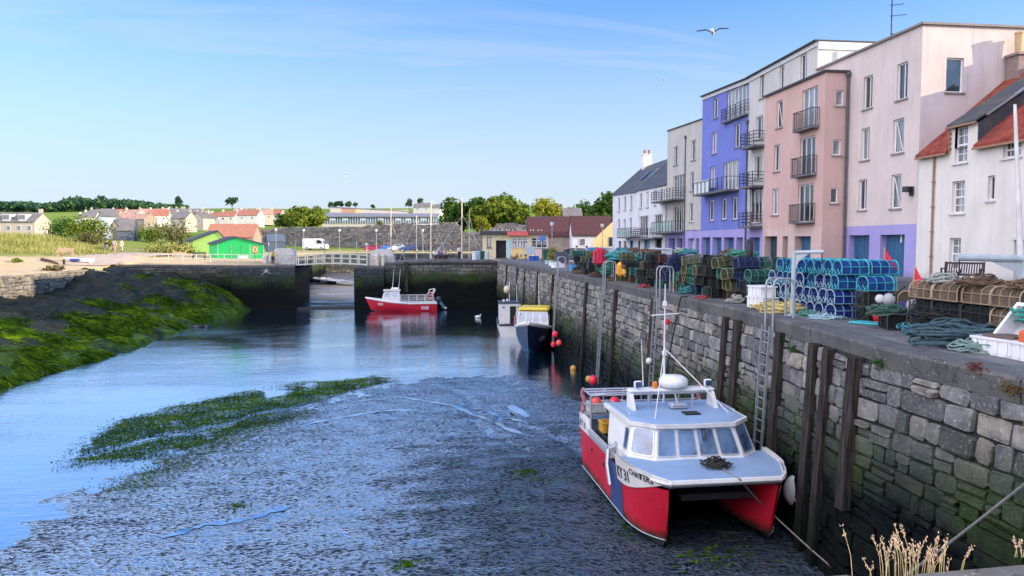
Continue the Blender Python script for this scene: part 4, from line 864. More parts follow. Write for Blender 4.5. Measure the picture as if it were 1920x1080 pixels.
def tree(name, label, loc, h, w, lm, seed, n=1500, size=None, trunk=.3, lobes=9, group=None, cat='tree'):
    rnd = random.Random(seed); o = thing(name, label, cat, loc, group); x, y, z = loc; mb = MB(); th = h*trunk; blobs = []
    mb.path([(x,y,z-.3),(x+rnd.uniform(-.1,.1)*w*.2,y,z+th*.6),(x+rnd.uniform(-.1,.1)*w,y,z+h*.62)], [h*.032,h*.024,h*.008], 7)
    for i in range(lobes):
        a = 2*pi*i/lobes+rnd.uniform(-.4,.4); rr_ = w*.5*rnd.uniform(.25,.68); zz = z+th+(h-th)*rnd.uniform(.22,.74)
        if i == 0: rr_, zz = 0, z+h*.78
        bx, by = x+cos(a)*rr_, y+sin(a)*rr_; s = w*rnd.uniform(.17,.27); blobs.append((bx, by, zz, s, s, s*rnd.uniform(.6,.85)*min(1.4, h/w+.25)))
        mb.path([(x,y,z+th*rnd.uniform(.6,1.1)),(lerp(x,bx,.5),lerp(y,by,.5),lerp(z+th,zz,.6)),(bx,by,zz)], [h*.016,h*.011,h*.004], 5)
    mb.build('trunk', M_BARK, o); c = MB(); leaf_cloud(c, blobs, n, size or max(.22, w*.055), rnd); c.build('crown', lm, o); return o
def bush(name, label, loc, w, d, h, lm, seed, n=900, size=.25, group=None, cat='bush'):
    rnd = random.Random(seed); x, y, z = loc; o = thing(name, label, cat, loc, group); blobs = []; mb = MB()
    for i in range(8):
        a = 2*pi*i/8; k = rnd.uniform(.2,.62); bx, by = x+cos(a)*w*.5*k, y+sin(a)*d*.5*k; s = rnd.uniform(.24,.36); hh = h*rnd.uniform(.30,.44); blobs.append((bx, by, z+hh*.95+(h*.2 if i % 3 == 0 else 0), w*s, d*s, hh)); mb.path([(x,y,z-.2),(bx,by,z+hh)], [.08,.03], 5)
    mb.build('stems', M_BARK, o); c = MB(); leaf_cloud(c, blobs, n, size, rnd); c.build('foliage', lm, o); return o
def far(px, py, d):                                      # point on a pixel's ray at a distance d along the view
    r = ray(px, py); return Vector((0,0,EYE))+r*(d/ r.dot(FW))
def fland(px, d):                                        # ground point at pixel column px and distance d
    p = far(px, 458, d); return Vector((p.x, p.y, land(p.x, p.y)))
# distant wood: reads as one mass, its trees of one depth
rnd = random.Random(5); c = MB(); blobs = []
for i in range(210):
    px = rnd.uniform(-60, 345); d = rnd.uniform(560, 700); p = fland(px, d)
    k = interp(px, [-60,20,90,140,200,260,300,345], [380,378,383,370,372,378,383,388]); dd = d
    topz = EYE+(458-k-rnd.uniform(-2,5))*dd/1387; hh = max(5, topz-p.z)
    s = rnd.uniform(4.5,8); blobs.append((p.x, p.y, p.z+hh*.55, s, s, hh*.47))
leaf_cloud(c, blobs, 15000, 2.0, rnd); o = c.build('wood', L_FAR); tag(o, 'long dark green wood along the ridge on the left horizon', 'wood', kind='stuff')
# trees and bushes one can tell apart
p = fland(437, 760); tree('hill_tree', 'lone round tree standing on the bare field ridge', p, 12.5, 13, L_FAR, 3, 700, 1.1, .3)
for i, (px, d, h) in enumerate([(337,620,13),(768,800,12),(790,800,12.5),(640,700,9),(632,705,9),(622,690,8),(655,700,8),(668,705,7),(700,780,6)]):
    p = fland(px, d); tree('hill_tree', ['pointed tree at the right end of the distant wood','left tree of the small pair on the ridge above the masts','right tree of the small pair on the ridge above the masts'][i] if i < 3 else 'small dark tree in the line behind the school roof', p, h, h*.9 if i else 8, L_FAR, 20+i, 420, 1.0, .3, 7, 'trees on the field ridge')
def rtree(px, ptop, d, w_px, lm, label, seed, n=2200, name='broadleaf_tree', base=None, group='trees behind the ruined wall', **k):
    p = fland(px, d)
    if base is not None: p.z = base
    h = EYE+(458-ptop)*d/1387-p.z; return tree(name, label, p, h, w_px*d/1387, lm, seed, n, group=group, **k)
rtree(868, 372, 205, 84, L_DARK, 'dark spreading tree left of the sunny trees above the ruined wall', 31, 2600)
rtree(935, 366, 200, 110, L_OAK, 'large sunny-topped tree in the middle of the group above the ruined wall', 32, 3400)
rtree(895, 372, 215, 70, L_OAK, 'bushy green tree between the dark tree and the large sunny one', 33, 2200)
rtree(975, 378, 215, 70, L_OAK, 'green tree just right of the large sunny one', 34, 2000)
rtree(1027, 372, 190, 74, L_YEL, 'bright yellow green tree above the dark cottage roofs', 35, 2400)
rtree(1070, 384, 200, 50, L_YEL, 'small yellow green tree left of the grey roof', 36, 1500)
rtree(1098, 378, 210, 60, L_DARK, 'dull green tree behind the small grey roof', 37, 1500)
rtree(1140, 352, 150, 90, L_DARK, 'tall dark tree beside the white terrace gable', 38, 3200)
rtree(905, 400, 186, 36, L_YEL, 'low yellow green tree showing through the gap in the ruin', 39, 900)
rtree(572, 388, 270, 78, L_OAK, 'large rounded green tree left of the flat-roofed school', 40, 3000, group='trees by the school')
rtree(540, 398, 280, 50, L_DARK, 'dark green tree left of the big rounded tree by the school', 41, 1600, group='trees by the school')
rtree(596, 384, 285, 40, L_OAK, 'green tree touching the left end of the school', 42, 1500, group='trees by the school')
rtree(713, 410, 300, 20, L_OAK, 'small ball-shaped tree in front of the school windows', 43, 900, group='trees by the school', trunk=.12)
for i, (px, pt, d, wp, lm, lab) in enumerate([(165,397,150,90,L_OAK,'tall green bush at the top of the grass bank'),(120,404,165,70,L_DARK,'dark leafy bush behind the grass bank'),(168,428,118,70,L_OLV,'brownish bush at the end of the grass bank above the path'),(330,408,160,78,L_OLV,'olive brown bush behind the green sheds'),(285,416,165,60,L_OAK,'green bush in the hollow between the path and the sheds'),(250,428,170,40,L_DARK,'low dark hedge bush left of the olive one'),(20,405,260,44,L_OLV,'rusty bush behind the stone cottages'),(55,402,280,40,L_OAK,'round green bush behind the stone cottages'),(348,396,330,30,L_OAK,'distant garden bush among the red roofs'),(525,420,200,46,L_OAK,'low green bush on the bank before the school tree')]):
    p = fland(px, d); p.z = min(p.z, EYE+(458-pt)*d/1387-1.5); h = EYE+(458-pt)*d/1387-p.z; w = wp*d/1387; bush('bush', lab, p, w, w*.8, h, lm, 60+i, 1100, max(.2, w*.035), 'bushes on the left bank')
p = fland(322, 112); bush('grass_mound', 'rounded mound of long pale grass beside the path', (p.x,p.y,p.z-.3), 8, 6, 2.2, L_GR, 77, 2200, .22, cat='grass mound')
# long grass of the bank
rnd = random.Random(9); mb = MB()
for i in range(22000):
    px = rnd.uniform(-60, 206); q = rnd.random(); py = lerp(470, 441, q)+(8*fbm(px*.02, 1)); d = lerp(90, 122, q)+rnd.uniform(-3,3)
    if px > 150: d = min(d, lerp(116, 93, (px-150)/64))
    p = far(px, 458, d); z = land(p.x, p.y)
    if fbm(p.x*.12, p.y*.12) < -.32 and rnd.random() < .8: continue
    h = rnd.uniform(.35,.95)*(1.25 if q > .35 else .8)*(1+.5*fbm(p.x*.3, p.y*.3)); a = rnd.random()*6.3; w_ = rnd.uniform(.018,.05); l = Vector((rnd.gauss(0,.25), rnd.gauss(0,.25), 0))*h
    k = len(mb.v); mb.v += [(p.x-cos(a)*w_,p.y-sin(a)*w_,z-.05),(p.x+cos(a)*w_,p.y+sin(a)*w_,z-.05),(p.x+l.x*.5+cos(a)*w_*.8,p.y+l.y*.5+sin(a)*w_*.8,z+h*.6),(p.x+l.x,p.y+l.y,z+h)]; mb.f.append((k,k+1,k+2,k+3))
tag(mb.build('bank_grass', L_GR), 'long pale summer grass covering the left bank', 'grass', kind='stuff')
# ------------------------------------------------------------------ town, school, walls, sheds
M_HARL = mat('house_harling', (.50,.43,.35), .9, .1, .5); M_HW = mat('house_white', (.68,.64,.58), .9, .08, .5); M_STN = mat('house_stone', (.30,.25,.20), .9, .2, .8)
M_RRED = mat('far_red_roof', (.34,.13,.09), .85, .2, .5); M_RGREY = mat('far_grey_roof', (.16,.15,.15), .8, .2, .5); M_RPINK = mat('far_pink_roof', (.42,.24,.19), .85, .2, .5)
def gable_house(name, label, px, base, d, wpx, hw, hr, dep, wm_, rm, rz=0., group=None, wins=0, chim=1, gable=False):
    """small gabled house at pixel column px; eaves height hw and roof rise hr in metres, width from pixels"""
    p = far(px, base, d); o = thing(name, label, 'house', p, group, YAW*-1+rz, local=True); w = wpx*d/1387; x0, x1 = -w/2, w/2
    mb = MB().box(x0,-dep/2,-3,x1,dep/2,hw)
    if gable:
        mb.prism([(x0,hw),(x1,hw),(0,hw+hr)], (0,-dep/2,0), (1,0,0), (0,0,1), (0,dep,0)); r = MB()
        for s in (-1,1): r.add([(s*(w/2+.25),-dep/2-.2,hw-.2),(0,-dep/2-.2,hw+hr+.02),(0,dep/2+.2,hw+hr+.02),(s*(w/2+.25),dep/2+.2,hw-.2),(s*(w/2+.25),-dep/2-.2,hw+.05),(0,-dep/2-.2,hw+hr+.25),(0,dep/2+.2,hw+hr+.25),(s*(w/2+.25),dep/2+.2,hw+.05)], [(0,1,2,3),(7,6,5,4),(0,4,5,1),(2,6,7,3),(0,3,7,4)])
    else:
        mb.prism([(-dep/2,hw),(dep/2,hw),(0,hw+hr)], (x0,0,0), (0,1,0), (0,0,1), (w,0,0)); r = MB()
        for s in (-1,1): r.add([(x0-.15,s*(dep/2+.25),hw-.2),(x1+.15,s*(dep/2+.25),hw-.2),(x1+.15,0,hw+hr+.02),(x0-.15,0,hw+hr+.02),(x0-.15,s*(dep/2+.25),hw),(x1+.15,s*(dep/2+.25),hw),(x1+.15,0,hw+hr+.22),(x0-.15,0,hw+hr+.22)], [(0,3,2,1),(4,5,6,7),(0,1,5,4),(0,4,7,3),(1,2,6,5)])
    mb.build('wall', wm_, o); rf = r.build('roof', rm, o)
    for k in range(chim): 
        cx = x0+.5 if k == 0 else x1-.5; cy = 0
        MB().box(cx-.4,cy-.35,hw+hr-.5,cx+.4,cy+.35,hw+hr+1.1).build('chimney', wm_, rf)
    for k in range(wins):
        u = lerp(x0, x1, (k+.5)/wins); f = MB().box(u-.5,-dep/2-.05,hw*.35,u+.5,-dep/2-.004,hw*.35+1.2).build('window', M_FRM, o); MB().box(u-.4,-dep/2-.07,hw*.35+.1,u+.4,-dep/2-.052,hw*.35+1.1).build('pane', M_GLASS, f)
    return o
TG = 'small houses of the town below the ridge'
town = [(200,416,420,26,3.,3.,'n'),(180,410,450,18,3,2.6,'w'),(172,418,400,22,3,3,'w'),(225,409,470,28,3,2.6,'r'),(252,410,470,34,3,2.6,'p'),(285,408,480,46,3,2.5,'p'),(318,408,470,30,3,2.8,'p'),(240,420,380,30,3,2.8,'p'),(300,416,400,34,3.2,3.4,'r'),(330,410,440,26,3,3,'g'),(362,414,380,34,3,3.,'g'),(268,424,330,36,3,2.4,'n'),(206,430,260,22,3.4,2.2,'w'),(345,424,300,30,3,2.6,'g'),(408,417,420,26,3,2.4,'r'),(432,416,400,30,3,2.6,'r'),(470,415,380,40,3,2.8,'r'),(497,412,410,30,3,2.6,'p'),(520,412,430,24,3,2.6,'r'),(452,408,470,26,3,2.4,'p'),(392,409,470,22,3,2.4,'g'),(820,400,420,16,3,2,'w'),(795,397,440,34,2.6,2.4,'w'),(156,420,420,14,3,2.6,'w'),(380,422,330,28,3,2.6,'g')]
cn = {'r':('cream house with a red roof', M_HW, M_RRED),'p':('tan house with a pinkish roof', M_HARL, M_RPINK),'g':('tan house with a grey roof', M_HARL, M_RGREY),'w':('white house with a pale grey roof', M_HW, M_RGREY),'n':('stone house with a pinkish roof', M_STN, M_RPINK)}
for i, (px, b, d, w, hw, hr, k) in enumerate(town):
    gable_house('house', cn[k][0]+' among the town roofs below the ridge', px, b, d, w, hw, hr, 8, cn[k][1], cn[k][2], R(-.3,.3), TG, 2 if w > 25 else 0, 2 if w > 24 else 1, gable=(i % 4 == 0 and w < 30))
ct = gable_house('cottage', 'row of stone cottages with dormers at the far left', 34, 441, 190, 96, 3.4, 2.2, 7, M_HARL, M_RGREY, 0, None, 5, 2)
for x in (-4.6,-.6,3.4):
    d_ = MB().box(x-.9,-3.45,3.5,x+.9,-.6,5.25); d_ = d_.build('dormer', M_HW, ct)
    for k in (-.42,.42): MB().box(x+k-.33,-3.5,3.95,x+k+.33,-3.453,5.05).build('window', M_GLASS, d_)
gable_house('shed', 'pale blue rendered house at the top of the path', 205, 447, 175, 24, 5.2, 1.6, 6, mat('pale_blue_render', (.42,.50,.62), .9), M_RGREY, .5, None, 0, 0)
gable_house('shed', 'dark gabled shed beside the pale blue house', 222, 452, 165, 16, 2.6, 2.0, 6, M_STN, M_RGREY, .3, None, 0, 0, True)
gable_house('shed', 'second dark gabled shed beside the pale blue house, nearer the hedge', 240, 452, 165, 26, 2.4, 2.4, 6, mat('slate_blue_boards', (.10,.12,.16), .8), M_RGREY, .3, None, 0, 0)
gable_house('cottage', 'low house with a broad orange roof behind the green sheds', 440, 460, 135, 84, 1.6, 2.1, 6, M_STN, M_ORNG, .08, None, 0, 0)
# school
D = 300; p = far(711, 428, D); o = thing('school', 'long flat-roofed school with pale upper storey behind the stone wall', 'school', p, None, -YAW, local=True); k = D/1387
sx = lambda px: (px-711)*k; sz = lambda py: (428-py)*k
M_BAND = mat('school_glazing_band', (.10,.17,.24), .25, .3, .4); M_SROOF = mat('school_roof', (.20,.20,.23), .6, .1, .3); M_SCR = mat('school_cream', (.56,.52,.44), .8); M_STAN = mat('school_tan', (.50,.28,.17), .8)
mb = MB().box(sx(604),0,-3,sx(819),14,sz(418)); mb.build('lower_wall', M_SCR, o)
MB().box(sx(604),-.3,sz(418),sx(819),14,sz(407)).build('window_band', M_BAND, o)
fr_ = MB()
for i in range(46): u = lerp(sx(605), sx(818), i/45); fr_.box(u-.09,-.4,sz(419),u+.09,-.304,sz(407))
for i in (3,8,15,22,29,33,39): u = lerp(sx(605), sx(818), i/45); fr_.box(u-.1,-.36,sz(413),u+2.2,-.303,sz(409))
fr_.build('window_frame', M_FRM, o)
mb = MB(); mb.add([(sx(602),-1.2,sz(407)),(sx(820),-1.2,sz(407.5)),(sx(820),14,sz(399)),(sx(602),14,sz(396)),(sx(602),-1.2,sz(405.5)),(sx(820),-1.2,sz(406)),(sx(820),14,sz(398)),(sx(602),14,sz(395))], [(0,3,2,1),(4,5,6,7),(0,1,5,4),(0,4,7,3),(1,2,6,5)]); mb.build('roof', M_SROOF, o)
for a, b, t_, m in ((605,627,385,M_SCR),(627,654,388,M_STAN),(654,667,388,M_YEL),(667,683,389,M_SCR),(683,755,391,M_SCR)): MB().box(sx(a)+.01,13,0,sx(b)-.01,22,sz(t_)).build('upper_storey', m, o)
MB().add([(sx(604),12.8,sz(386)),(sx(760),12.8,sz(394)),(sx(760),23,sz(394)),(sx(604),23,sz(386)),(sx(604),12.8,sz(384.5)),(sx(760),12.8,sz(393)),(sx(760),23,sz(393)),(sx(604),23,sz(384.5))], [(0,3,2,1),(4,5,6,7),(0,1,5,4),(0,4,7,3),(1,2,6,5)]).build('upper_roof', M_SROOF, o)
# abbey wall with ragged top
def ragged(name, label, pts, d0, d1, th, m, rows=7, zb=None):
    px0, px1 = pts[0][0], pts[-1][0]; pa, pb = far(px0, 458, d0), far(px1, 458, d1); A = Vector((pa.x,pa.y,0)); Bv = Vector((pb.x,pb.y,0)); L = (Bv-A).length; u = (Bv-A)/L; n = Vector((u.y,-u.x,0))
    o = thing(name, label, 'wall', (pa.x,pa.y,0)); tops = []
    def top(s): px = lerp(px0, px1, s/L); d = lerp(d0, d1, s/L); return EYE+(458-interp(px, [q[0] for q in pts], [q[1] for q in pts]))*d/1387
    rnd = random.Random(len(pts)); mb = MB(); s = 0; base = -.6
    zt = max(top(L*i/20) for i in range(21)); z = base
    while z < zt+.3:
        h = rnd.uniform(.35,.6); s = -rnd.random()
        while s < L:
            l = rnd.uniform(.5,1.3); a, b = max(0,s), min(L,s+l); s += l
            if b-a < .1 or z+h*.6 > top((a+b)/2)+rnd.uniform(-.25,.2): continue
            dd = rnd.uniform(.0,.14); g = .02; j = lambda: rnd.uniform(-.05,.05)
            Pt = lambda x, zz, k: A+u*x+n*k+ZV*zz
            q = [(a+g+j(),z+g+j()),(b-g+j(),z+g+j()),(b-g+j(),z+h-g+j()),(a+g+j(),z+h-g+j())]; cx, cz = (a+b)/2, z+h/2
            mb.add([Pt(x,zz,-th*.5) for x,zz in q]+[Pt(x,zz,dd*.4) for x,zz in q]+[Pt(cx+(x-cx)*.82,cz+(zz-cz)*.78,dd) for x,zz in q], [(8,9,10,11),(0,1,5,4),(1,2,6,5),(2,3,7,6),(3,0,4,7),(4,5,9,8),(5,6,10,9),(6,7,11,10),(7,4,8,11)])
        z += h
    mb.build('stone_facing', m, o); N = 60; c = MB()
    rowsF = [[A+u*(L*i/N)-n*.03+ZV*(base if k == 0 else top(L*i/N)-.1+.15*sin(i*2.3)) for i in range(N+1)] for k in (0,1)]; rowsB = [[p-n*th for p in r] for r in rowsF]
    c.grid(rowsF); c.grid(rowsB[::-1]); c.grid([rowsF[1], rowsB[1]]); c.grid([[rowsF[0][0], rowsF[1][0]],[rowsB[0][0], rowsB[1][0]]]); c.grid([[rowsF[0][-1], rowsF[1][-1]],[rowsB[0][-1], rowsB[1][-1]]]); c.build('rubble_core', M_CORE, o); return o
M_CORE = m_stone('rubble_core_stone', (.24,.22,.2), (.10,.095,.09), False)
ragged('abbey_wall', 'long high rough stone wall behind the parked cars', [(478,430),(530,428),(600,425),(680,425),(740,421),(760,418),(800,417),(850,417),(862,424),(867,440)], 178, 162, 1.4, MAB)
ragged('ruined_wall', 'lower stone wall right of the high one, behind the kiosk', [(866,437),(900,436),(925,428),(935,419),(965,418),(985,424),(1000,428),(1004,440)], 160, 152, 1.2, MAB)
ragged('ruined_wall', 'broken wall with a ragged top under the yellow green trees', [(984,416),(992,408),(1010,405),(1035,406),(1052,404),(1060,410),(1100,412),(1108,418)], 168, 160, 1.2, MAB)
gable_house('outbuilding', 'small grey roofed building above the dark cottage roofs', 1072, 412, 165, 34, .8, 1.6, 5, M_RGREY, M_RGREY, 0, None, 0, 0)
# dark-roofed cottages behind the kiosk
gable_house('cottage', 'dark red roofed cottage with rough stone walls behind the kiosk', 1036, 470, 128, 92, 2.55, 3.1, 7, M_STN, M_REDD, .0, None, 0, 0)
gable_house('cottage', 'white walled cottage with a dark red roof beside the terrace', 1106, 472, 122, 72, 2.75, 2.95, 7, M_WH2, M_REDD, .0, None, 2, 0)
p = far(1139, 476, 116); o = thing('house', 'sunny yellow gable beside the white terrace', 'house', p, None, -YAW, local=True); MB().prism([(-2.2,-1),(1.6,-1),(1.6,5.1),(.9,5.1),(-2.2,2.2)], (0,0,0), (1,0,0), (0,0,1), (0,.5,0)).build('gable_wall', M_YEL, o); MB().box(.2,-.06,1.2,1.3,-.004,2.6).build('window', M_GLASS, o)
# green sheds
def boat_shed(label, px0, px1, pyb, peak_px, eave, peak, d, L, wm_, rm, rz, side):
    k = d/1387; pm = (px0+px1)/2; p = far(pm, pyb, d); o = thing('boat_shed', label, 'shed', p, 'green boat sheds on the left quay', -YAW+rz, local=True); W = (px1-px0)*k; he = (pyb-eave)*k; hp = (pyb-peak)*k; xp = (peak_px-pm)*k
    poly = [(-W/2,-.4),(W/2,-.4),(W/2,he*.96),(xp,hp),(-W/2,he)]
    mb = MB().prism(poly, (0,0,0), (1,0,0), (0,0,1), (-L*sin(.55),L*cos(.55),0)); mb.build('wall', wm_, o)
    dv = Vector((-L*sin(.55),L*cos(.55),0)); r = MB(); e = .16
    for x0, z0 in ((-W/2-.15,he-.06),(W/2+.12,he*.96-.06)):
        a, b = Vector((x0,-.2,z0)), Vector((xp,-.2,hp+.02)); r.add([a,b,b+dv,a+dv,a+ZV*e,b+ZV*e,b+dv+ZV*e,a+dv+ZV*e], [(0,1,2,3),(7,6,5,4),(0,4,5,1),(3,2,6,7),(0,3,7,4)])
    r.build('roof', rm, o)
    return o, W, he, hp, k
M_GRN = NT('bright_green_boards'); wv = M_GRN.n('ShaderNodeTexWave', wave_type='BANDS', bands_direction='X'); wv.inputs['Scale'].default_value = 1.3; M_GRN.l(M_GRN.obj(), wv.inputs['Vector'])
M_GRN.bsdf(M_GRN.mix(M_GRN.ramp(wv.outputs['Fac'], [(.0, .35), (.12, 0.)]), (.02,.52,.13), (.01,.3,.07)), .6, 0, .3); M_GRN = M_GRN.m
M_FELT = mat('felt_roof', (.045,.06,.085), .85, .15, .8); M_LIME = mat('lime_green_boards', (.33,.55,.12), .7); 
o, W, he, hp, k = boat_shed('lime green boat shed half hidden behind the bright green one', 362, 428, 480, 410, 452, 434, 112, 7, M_LIME, M_FELT, .0, 0)
o, W, he, hp, k = boat_shed('bright green boat shed with double doors and a white notice', 408, 495, 487, 443, 457, 445.5, 99, 6.5, M_GRN, M_FELT, .0, 0)
mb = MB(); X = lambda px: (px-451.5)*k; Z = lambda py: (487-py)*k
for a, b in ((435,451.5),(452,468)): MB().box(X(a),-.06,.05,X(b),-.004,Z(459)).build('shed_door', mat('green_door', (.018,.45,.11), .55), o)
MB().box(X(446),-.1,.1,X(466),-.062,Z(479)).build('notice_board', mat('notice_white', (.62,.68,.72), .6), o)
for px in (434,469): mb.box(X(px)-.05,-.05,0,X(px)+.05,-.003,Z(458))
mb.box(X(408),-.04,0,X(409.4),-.003,he); mb.box(X(493.6),-.04,0,X(495),-.003,he*.95); mb.build('corner_board', mat('pale_green_trim', (.2,.62,.3), .6), o)
r_ = thing('lifebuoy_stand', 'orange lifebuoy housing on a post before the bright green shed', 'lifebuoy', far(478, 489, 96)); c = far(478, 468, 96); f = far(478, 489, 96)
MB().tube(f, (f.x,f.y,c.z-.4), .04).build('post', M_STEEL, r_); MB().bbox(c, (.62,.14,.95), .1).build('buoy_case', mat('orange_plastic', (.65,.13,.03), .5), r_); MB().path([c+Vector((.2*cos(t),-.1,.3*sin(t))) for t in [2*pi*i/12 for i in range(12)]], .05, 5, closed=True).build('lifebuoy', mat('buoy_white', (.7,.6,.5), .5), r_)
gable_house('hut', 'dark blue hut against the stone wall left of the van', 516, 466, 150, 30, 1.6, 1.1, 3, mat('navy_hut', (.05,.08,.14), .7), mat('navy_roof', (.08,.11,.16), .7), .5, None, 0, 0)
# ------------------------------------------------------------------ boats
def paint(name, c, r=.35, d=.3): return mat(name, c, r, .06, 1.5, .06, 9, dirt=(tuple(x*.45 for x in c), d, 2.2))
B_RED = paint('red_hull_paint', (.62,.012,.04), .3); t = NT('scuffed_red_hull'); p = t.obj(); z = t.sep(p)[2]
c = t.ramp(t.noise(p, .9, 5), [(.3, (.50,.010,.032)), (.7, (.66,.016,.045))])
c = t.mix(t.ramp(t.noise(t.mapv(p, (1.2,1.2,9)), 1.6, 6, .72), [(.60, 0.), (.68, .75)]), c, (.20,.03,.04))
c = t.mix(t.ramp(t.noise(t.mapv(p, (7,7,.5)), 1., 5, .7), [(.60, 0.), (.74, .6)]), c, (.16,.05,.03))
c = t.mix(t.ramp(t.noise(p, 13, 3, .5), [(.70, 0.), (.74, .5)]), c, (.55,.35,.34))
c = t.mix(t.ramp(t.math('ADD', z, t.math('MULTIPLY', t.noise(p, 2.5, 5, .65), .5)), [(.30, .95), (.55, 0.)]), c, (.012,.022,.010))
t.bsdf(c, t.ramp(t.noise(p, 3, 4), [(.3, .28), (.7, .55)]), 0, .4); B_RED = t.m
B_WH = paint('white_boat_paint', (.78,.78,.76), .35, .42); B_BOOT = paint('dark_antifoul', (.008,.018,.018), .8); B_NAVY = paint('navy_hull_paint', (.012,.022,.06), .35); B_DECK = paint('blue_grey_deck', (.26,.38,.55), .55); B_DIN = paint('dark_deck', (.014,.016,.02), .9); B_BLUE = paint('blue_scuffed_panel', (.03,.07,.20), .6, .5); B_TEALH = paint('teal_hull_paint', (.05,.16,.22), .4)
B_ALU = mat('aluminium_tube', (.55,.57,.6), .35, .06, metal=.6); B_WT = mat('white_tube', (.72,.72,.72), .4); B_BLK = mat('black_rubber', (.015,.015,.017), .6); B_YEL = paint('yellow_wheelhouse_roof', (.72,.55,.05), .4); B_LET = mat('black_letter_paint', (.012,.012,.015), .5); B_LETW = mat('white_letter_paint', (.75,.75,.75), .5); B_ORB = mat('coral_buoy', (.85,.10,.09), .4); B_PKB = mat('pink_red_buoy', (.80,.03,.08), .4); B_YLB = mat('ochre_buoy', (.55,.30,.06), .5); B_WHB = mat('white_buoy', (.70,.72,.72), .4); B_ROPE = mat('tarred_rope', (.03,.03,.025), .9, .3, 20); B_WOOD = mat('varnished_wood', (.26,.13,.06), .5)
t = NT('wheelhouse_glass'); t.bsdf(t.ramp(t.noise(t.obj(), 1.2, 3), [(.35, (.012,.035,.10)), (.6, (.12,.22,.36))]), .04, 0, 1., ior=1.9); B_GL = t.m
def text_mb(s, size, fn):
    cu = bpy.data.curves.new('t', 'FONT'); cu.body = s; cu.size = size; cu.resolution_u = 2; cu.offset = size*.018; o = bpy.data.objects.new('t', cu); COL.objects.link(o)
    me = o.evaluated_get(bpy.context.evaluated_depsgraph_get()).to_mesh(); m = MB(); m.add([fn(v.co.x, v.co.y) for v in me.vertices], [tuple(p.vertices) for p in me.polygons])
    o.to_mesh_clear(); bpy.data.objects.remove(o); bpy.data.curves.remove(cu); return m
def quadpatch(b0, b1, t0, t1, u0, u1, v0, v1, off=0., rc=.12, n=4):
    """rounded rectangle inside the face b0-b1-t1-t0, pushed out along its normal"""
    b0, b1, t0, t1 = map(Vector, (b0,b1,t0,t1)); nr = (b1-b0).cross(t0-b0).normalized(); pts = []
    for cx, cy, a0 in ((u1-rc,v1-rc,0),(u0+rc,v1-rc,90),(u0+rc,v0+rc,180),(u1-rc,v0+rc,270)):
        for i in range(n+1): a = radians(a0+90*i/n); pts.append((cx+rc*cos(a), cy+rc*sin(a)))
    return [(b0.lerp(b1,u)).lerp(t0.lerp(t1,u), v)+nr*off for u, v in pts], nr
def boat_window(par, b0, b1, t0, t1, u0, u1, v0, v1, rc=.1, glass=None, fm=None, name='window'):
    P, n = quadpatch(b0,b1,t0,t1,u0,u1,v0,v1,0,rc); c = sum(P, Vector())/len(P); Q = [c+(p-c)*.9 for p in P]; k = len(P)
    m = MB().add([p-n*.004 for p in P]+[p+n*.022 for p in P]+[p+n*.022 for p in Q]+[p+n*.008 for p in Q], [(r*k+i, r*k+(i+1)%k, (r+1)*k+(i+1)%k, (r+1)*k+i) for r in range(3) for i in range(k)])
    w_ = m.build(name, fm or B_ALU, par); MB().add([c+(p-c)*.93+n*.012 for p in P], [tuple(range(k))]).build('pane', glass or B_GL, w_); return w_
def hull(L, B, H, bow=.45, par=None, m_top=None, m_bot=None, boot=.25, tr=.8, rake=.5, full=.5, N=16, strake=None):
    """single hull, y forward from the transom; returns sheer points"""
    rows = []; sh = []
    for i in range(N+1):
        t = i/N; y = t*L; w_ = B/2*(tr+(1-tr)*sin(min(1, t/.45)*pi/2) if t < .45 else (max(0., 1-((t-.45)/.55)**2.4))**.75); w_ = max(w_, .02); zs = H+bow*max(0, (t-.3)/.7)**2; kz = .0+.35*H*max(0,(t-.75)/.25)**2
        bl = lerp(.82, .35, max(0,(t-.3)/.7)); ry_ = rake*max(0,(t-.55)/.45)**2
        prof = [(0, kz), (w_*bl*.6, kz+.06*H), (w_*bl, kz+boot*H*.7), (w_*lerp(bl,1,.55), lerp(kz+boot*H, zs, .3)), (w_*.97, lerp(kz, zs, .7)), (w_, zs)]
        rows.append([(x, y+ry_*(z/zs)-ry_*.4, z) for x, z in prof]); sh.append(rows[-1][-1])
    def strip(a, b, m, name):
        g = MB()
        for s in (1, -1): g.grid([[(s*p[0], p[1], p[2]) for p in (r[a:b+1] if s > 0 else r[a:b+1][::-1])] for r in rows])
        if a > 0 or True: g.add([(s*p[0], p[1], p[2]) for s in (1,) for p in rows[0][a:b+1]]+[(-p[0], p[1], p[2]) for p in rows[0][a:b+1][::-1]], [tuple(range(2*(b-a+1)))])
        return g.build(name, m, par, True)
    strip(0, 2, m_bot, 'hull_bottom'); h = strip(2, 5, m_top, 'hull')
    return rows, sh
# ---- the big red catamaran
CA = thing('fishing_boat', 'large red catamaran fishing boat with white wheelhouse, lettered KY 31 CHATERS, aground on mud', 'fishing boat', (6.56,21.55,-4.79), None, radians(181.0), local=True); CA.scale = (.905,)*3
LC = 6.75
def xo(y): return 2.05 if y < 4.3 else 1.42+.63*max(0., 1-((y-4.3)/2.45)**2.6)**.8
def xi(y): return .95 if y < 4.4 else lerp(.95, 1.40, ((y-4.4)/2.35)**1.6)
zsh = lambda y: 1.36+.06*max(0,(y-4.5)/2.2)
ys_ = [0,.8,1.6,2.4,3.2,4.0,4.4,4.8,5.2,5.5,5.8,6.05,6.3,6.5,6.65,6.74]
def rk(y, z): return y+max(0,(y-4)/2.75)**2*.26*(z-1.4)
pbot = lambda y: 1.04+.55*max(0,(y-4.9)/1.86)**1.7
ptop = lambda y: 1.76-.03*(y-4.5)
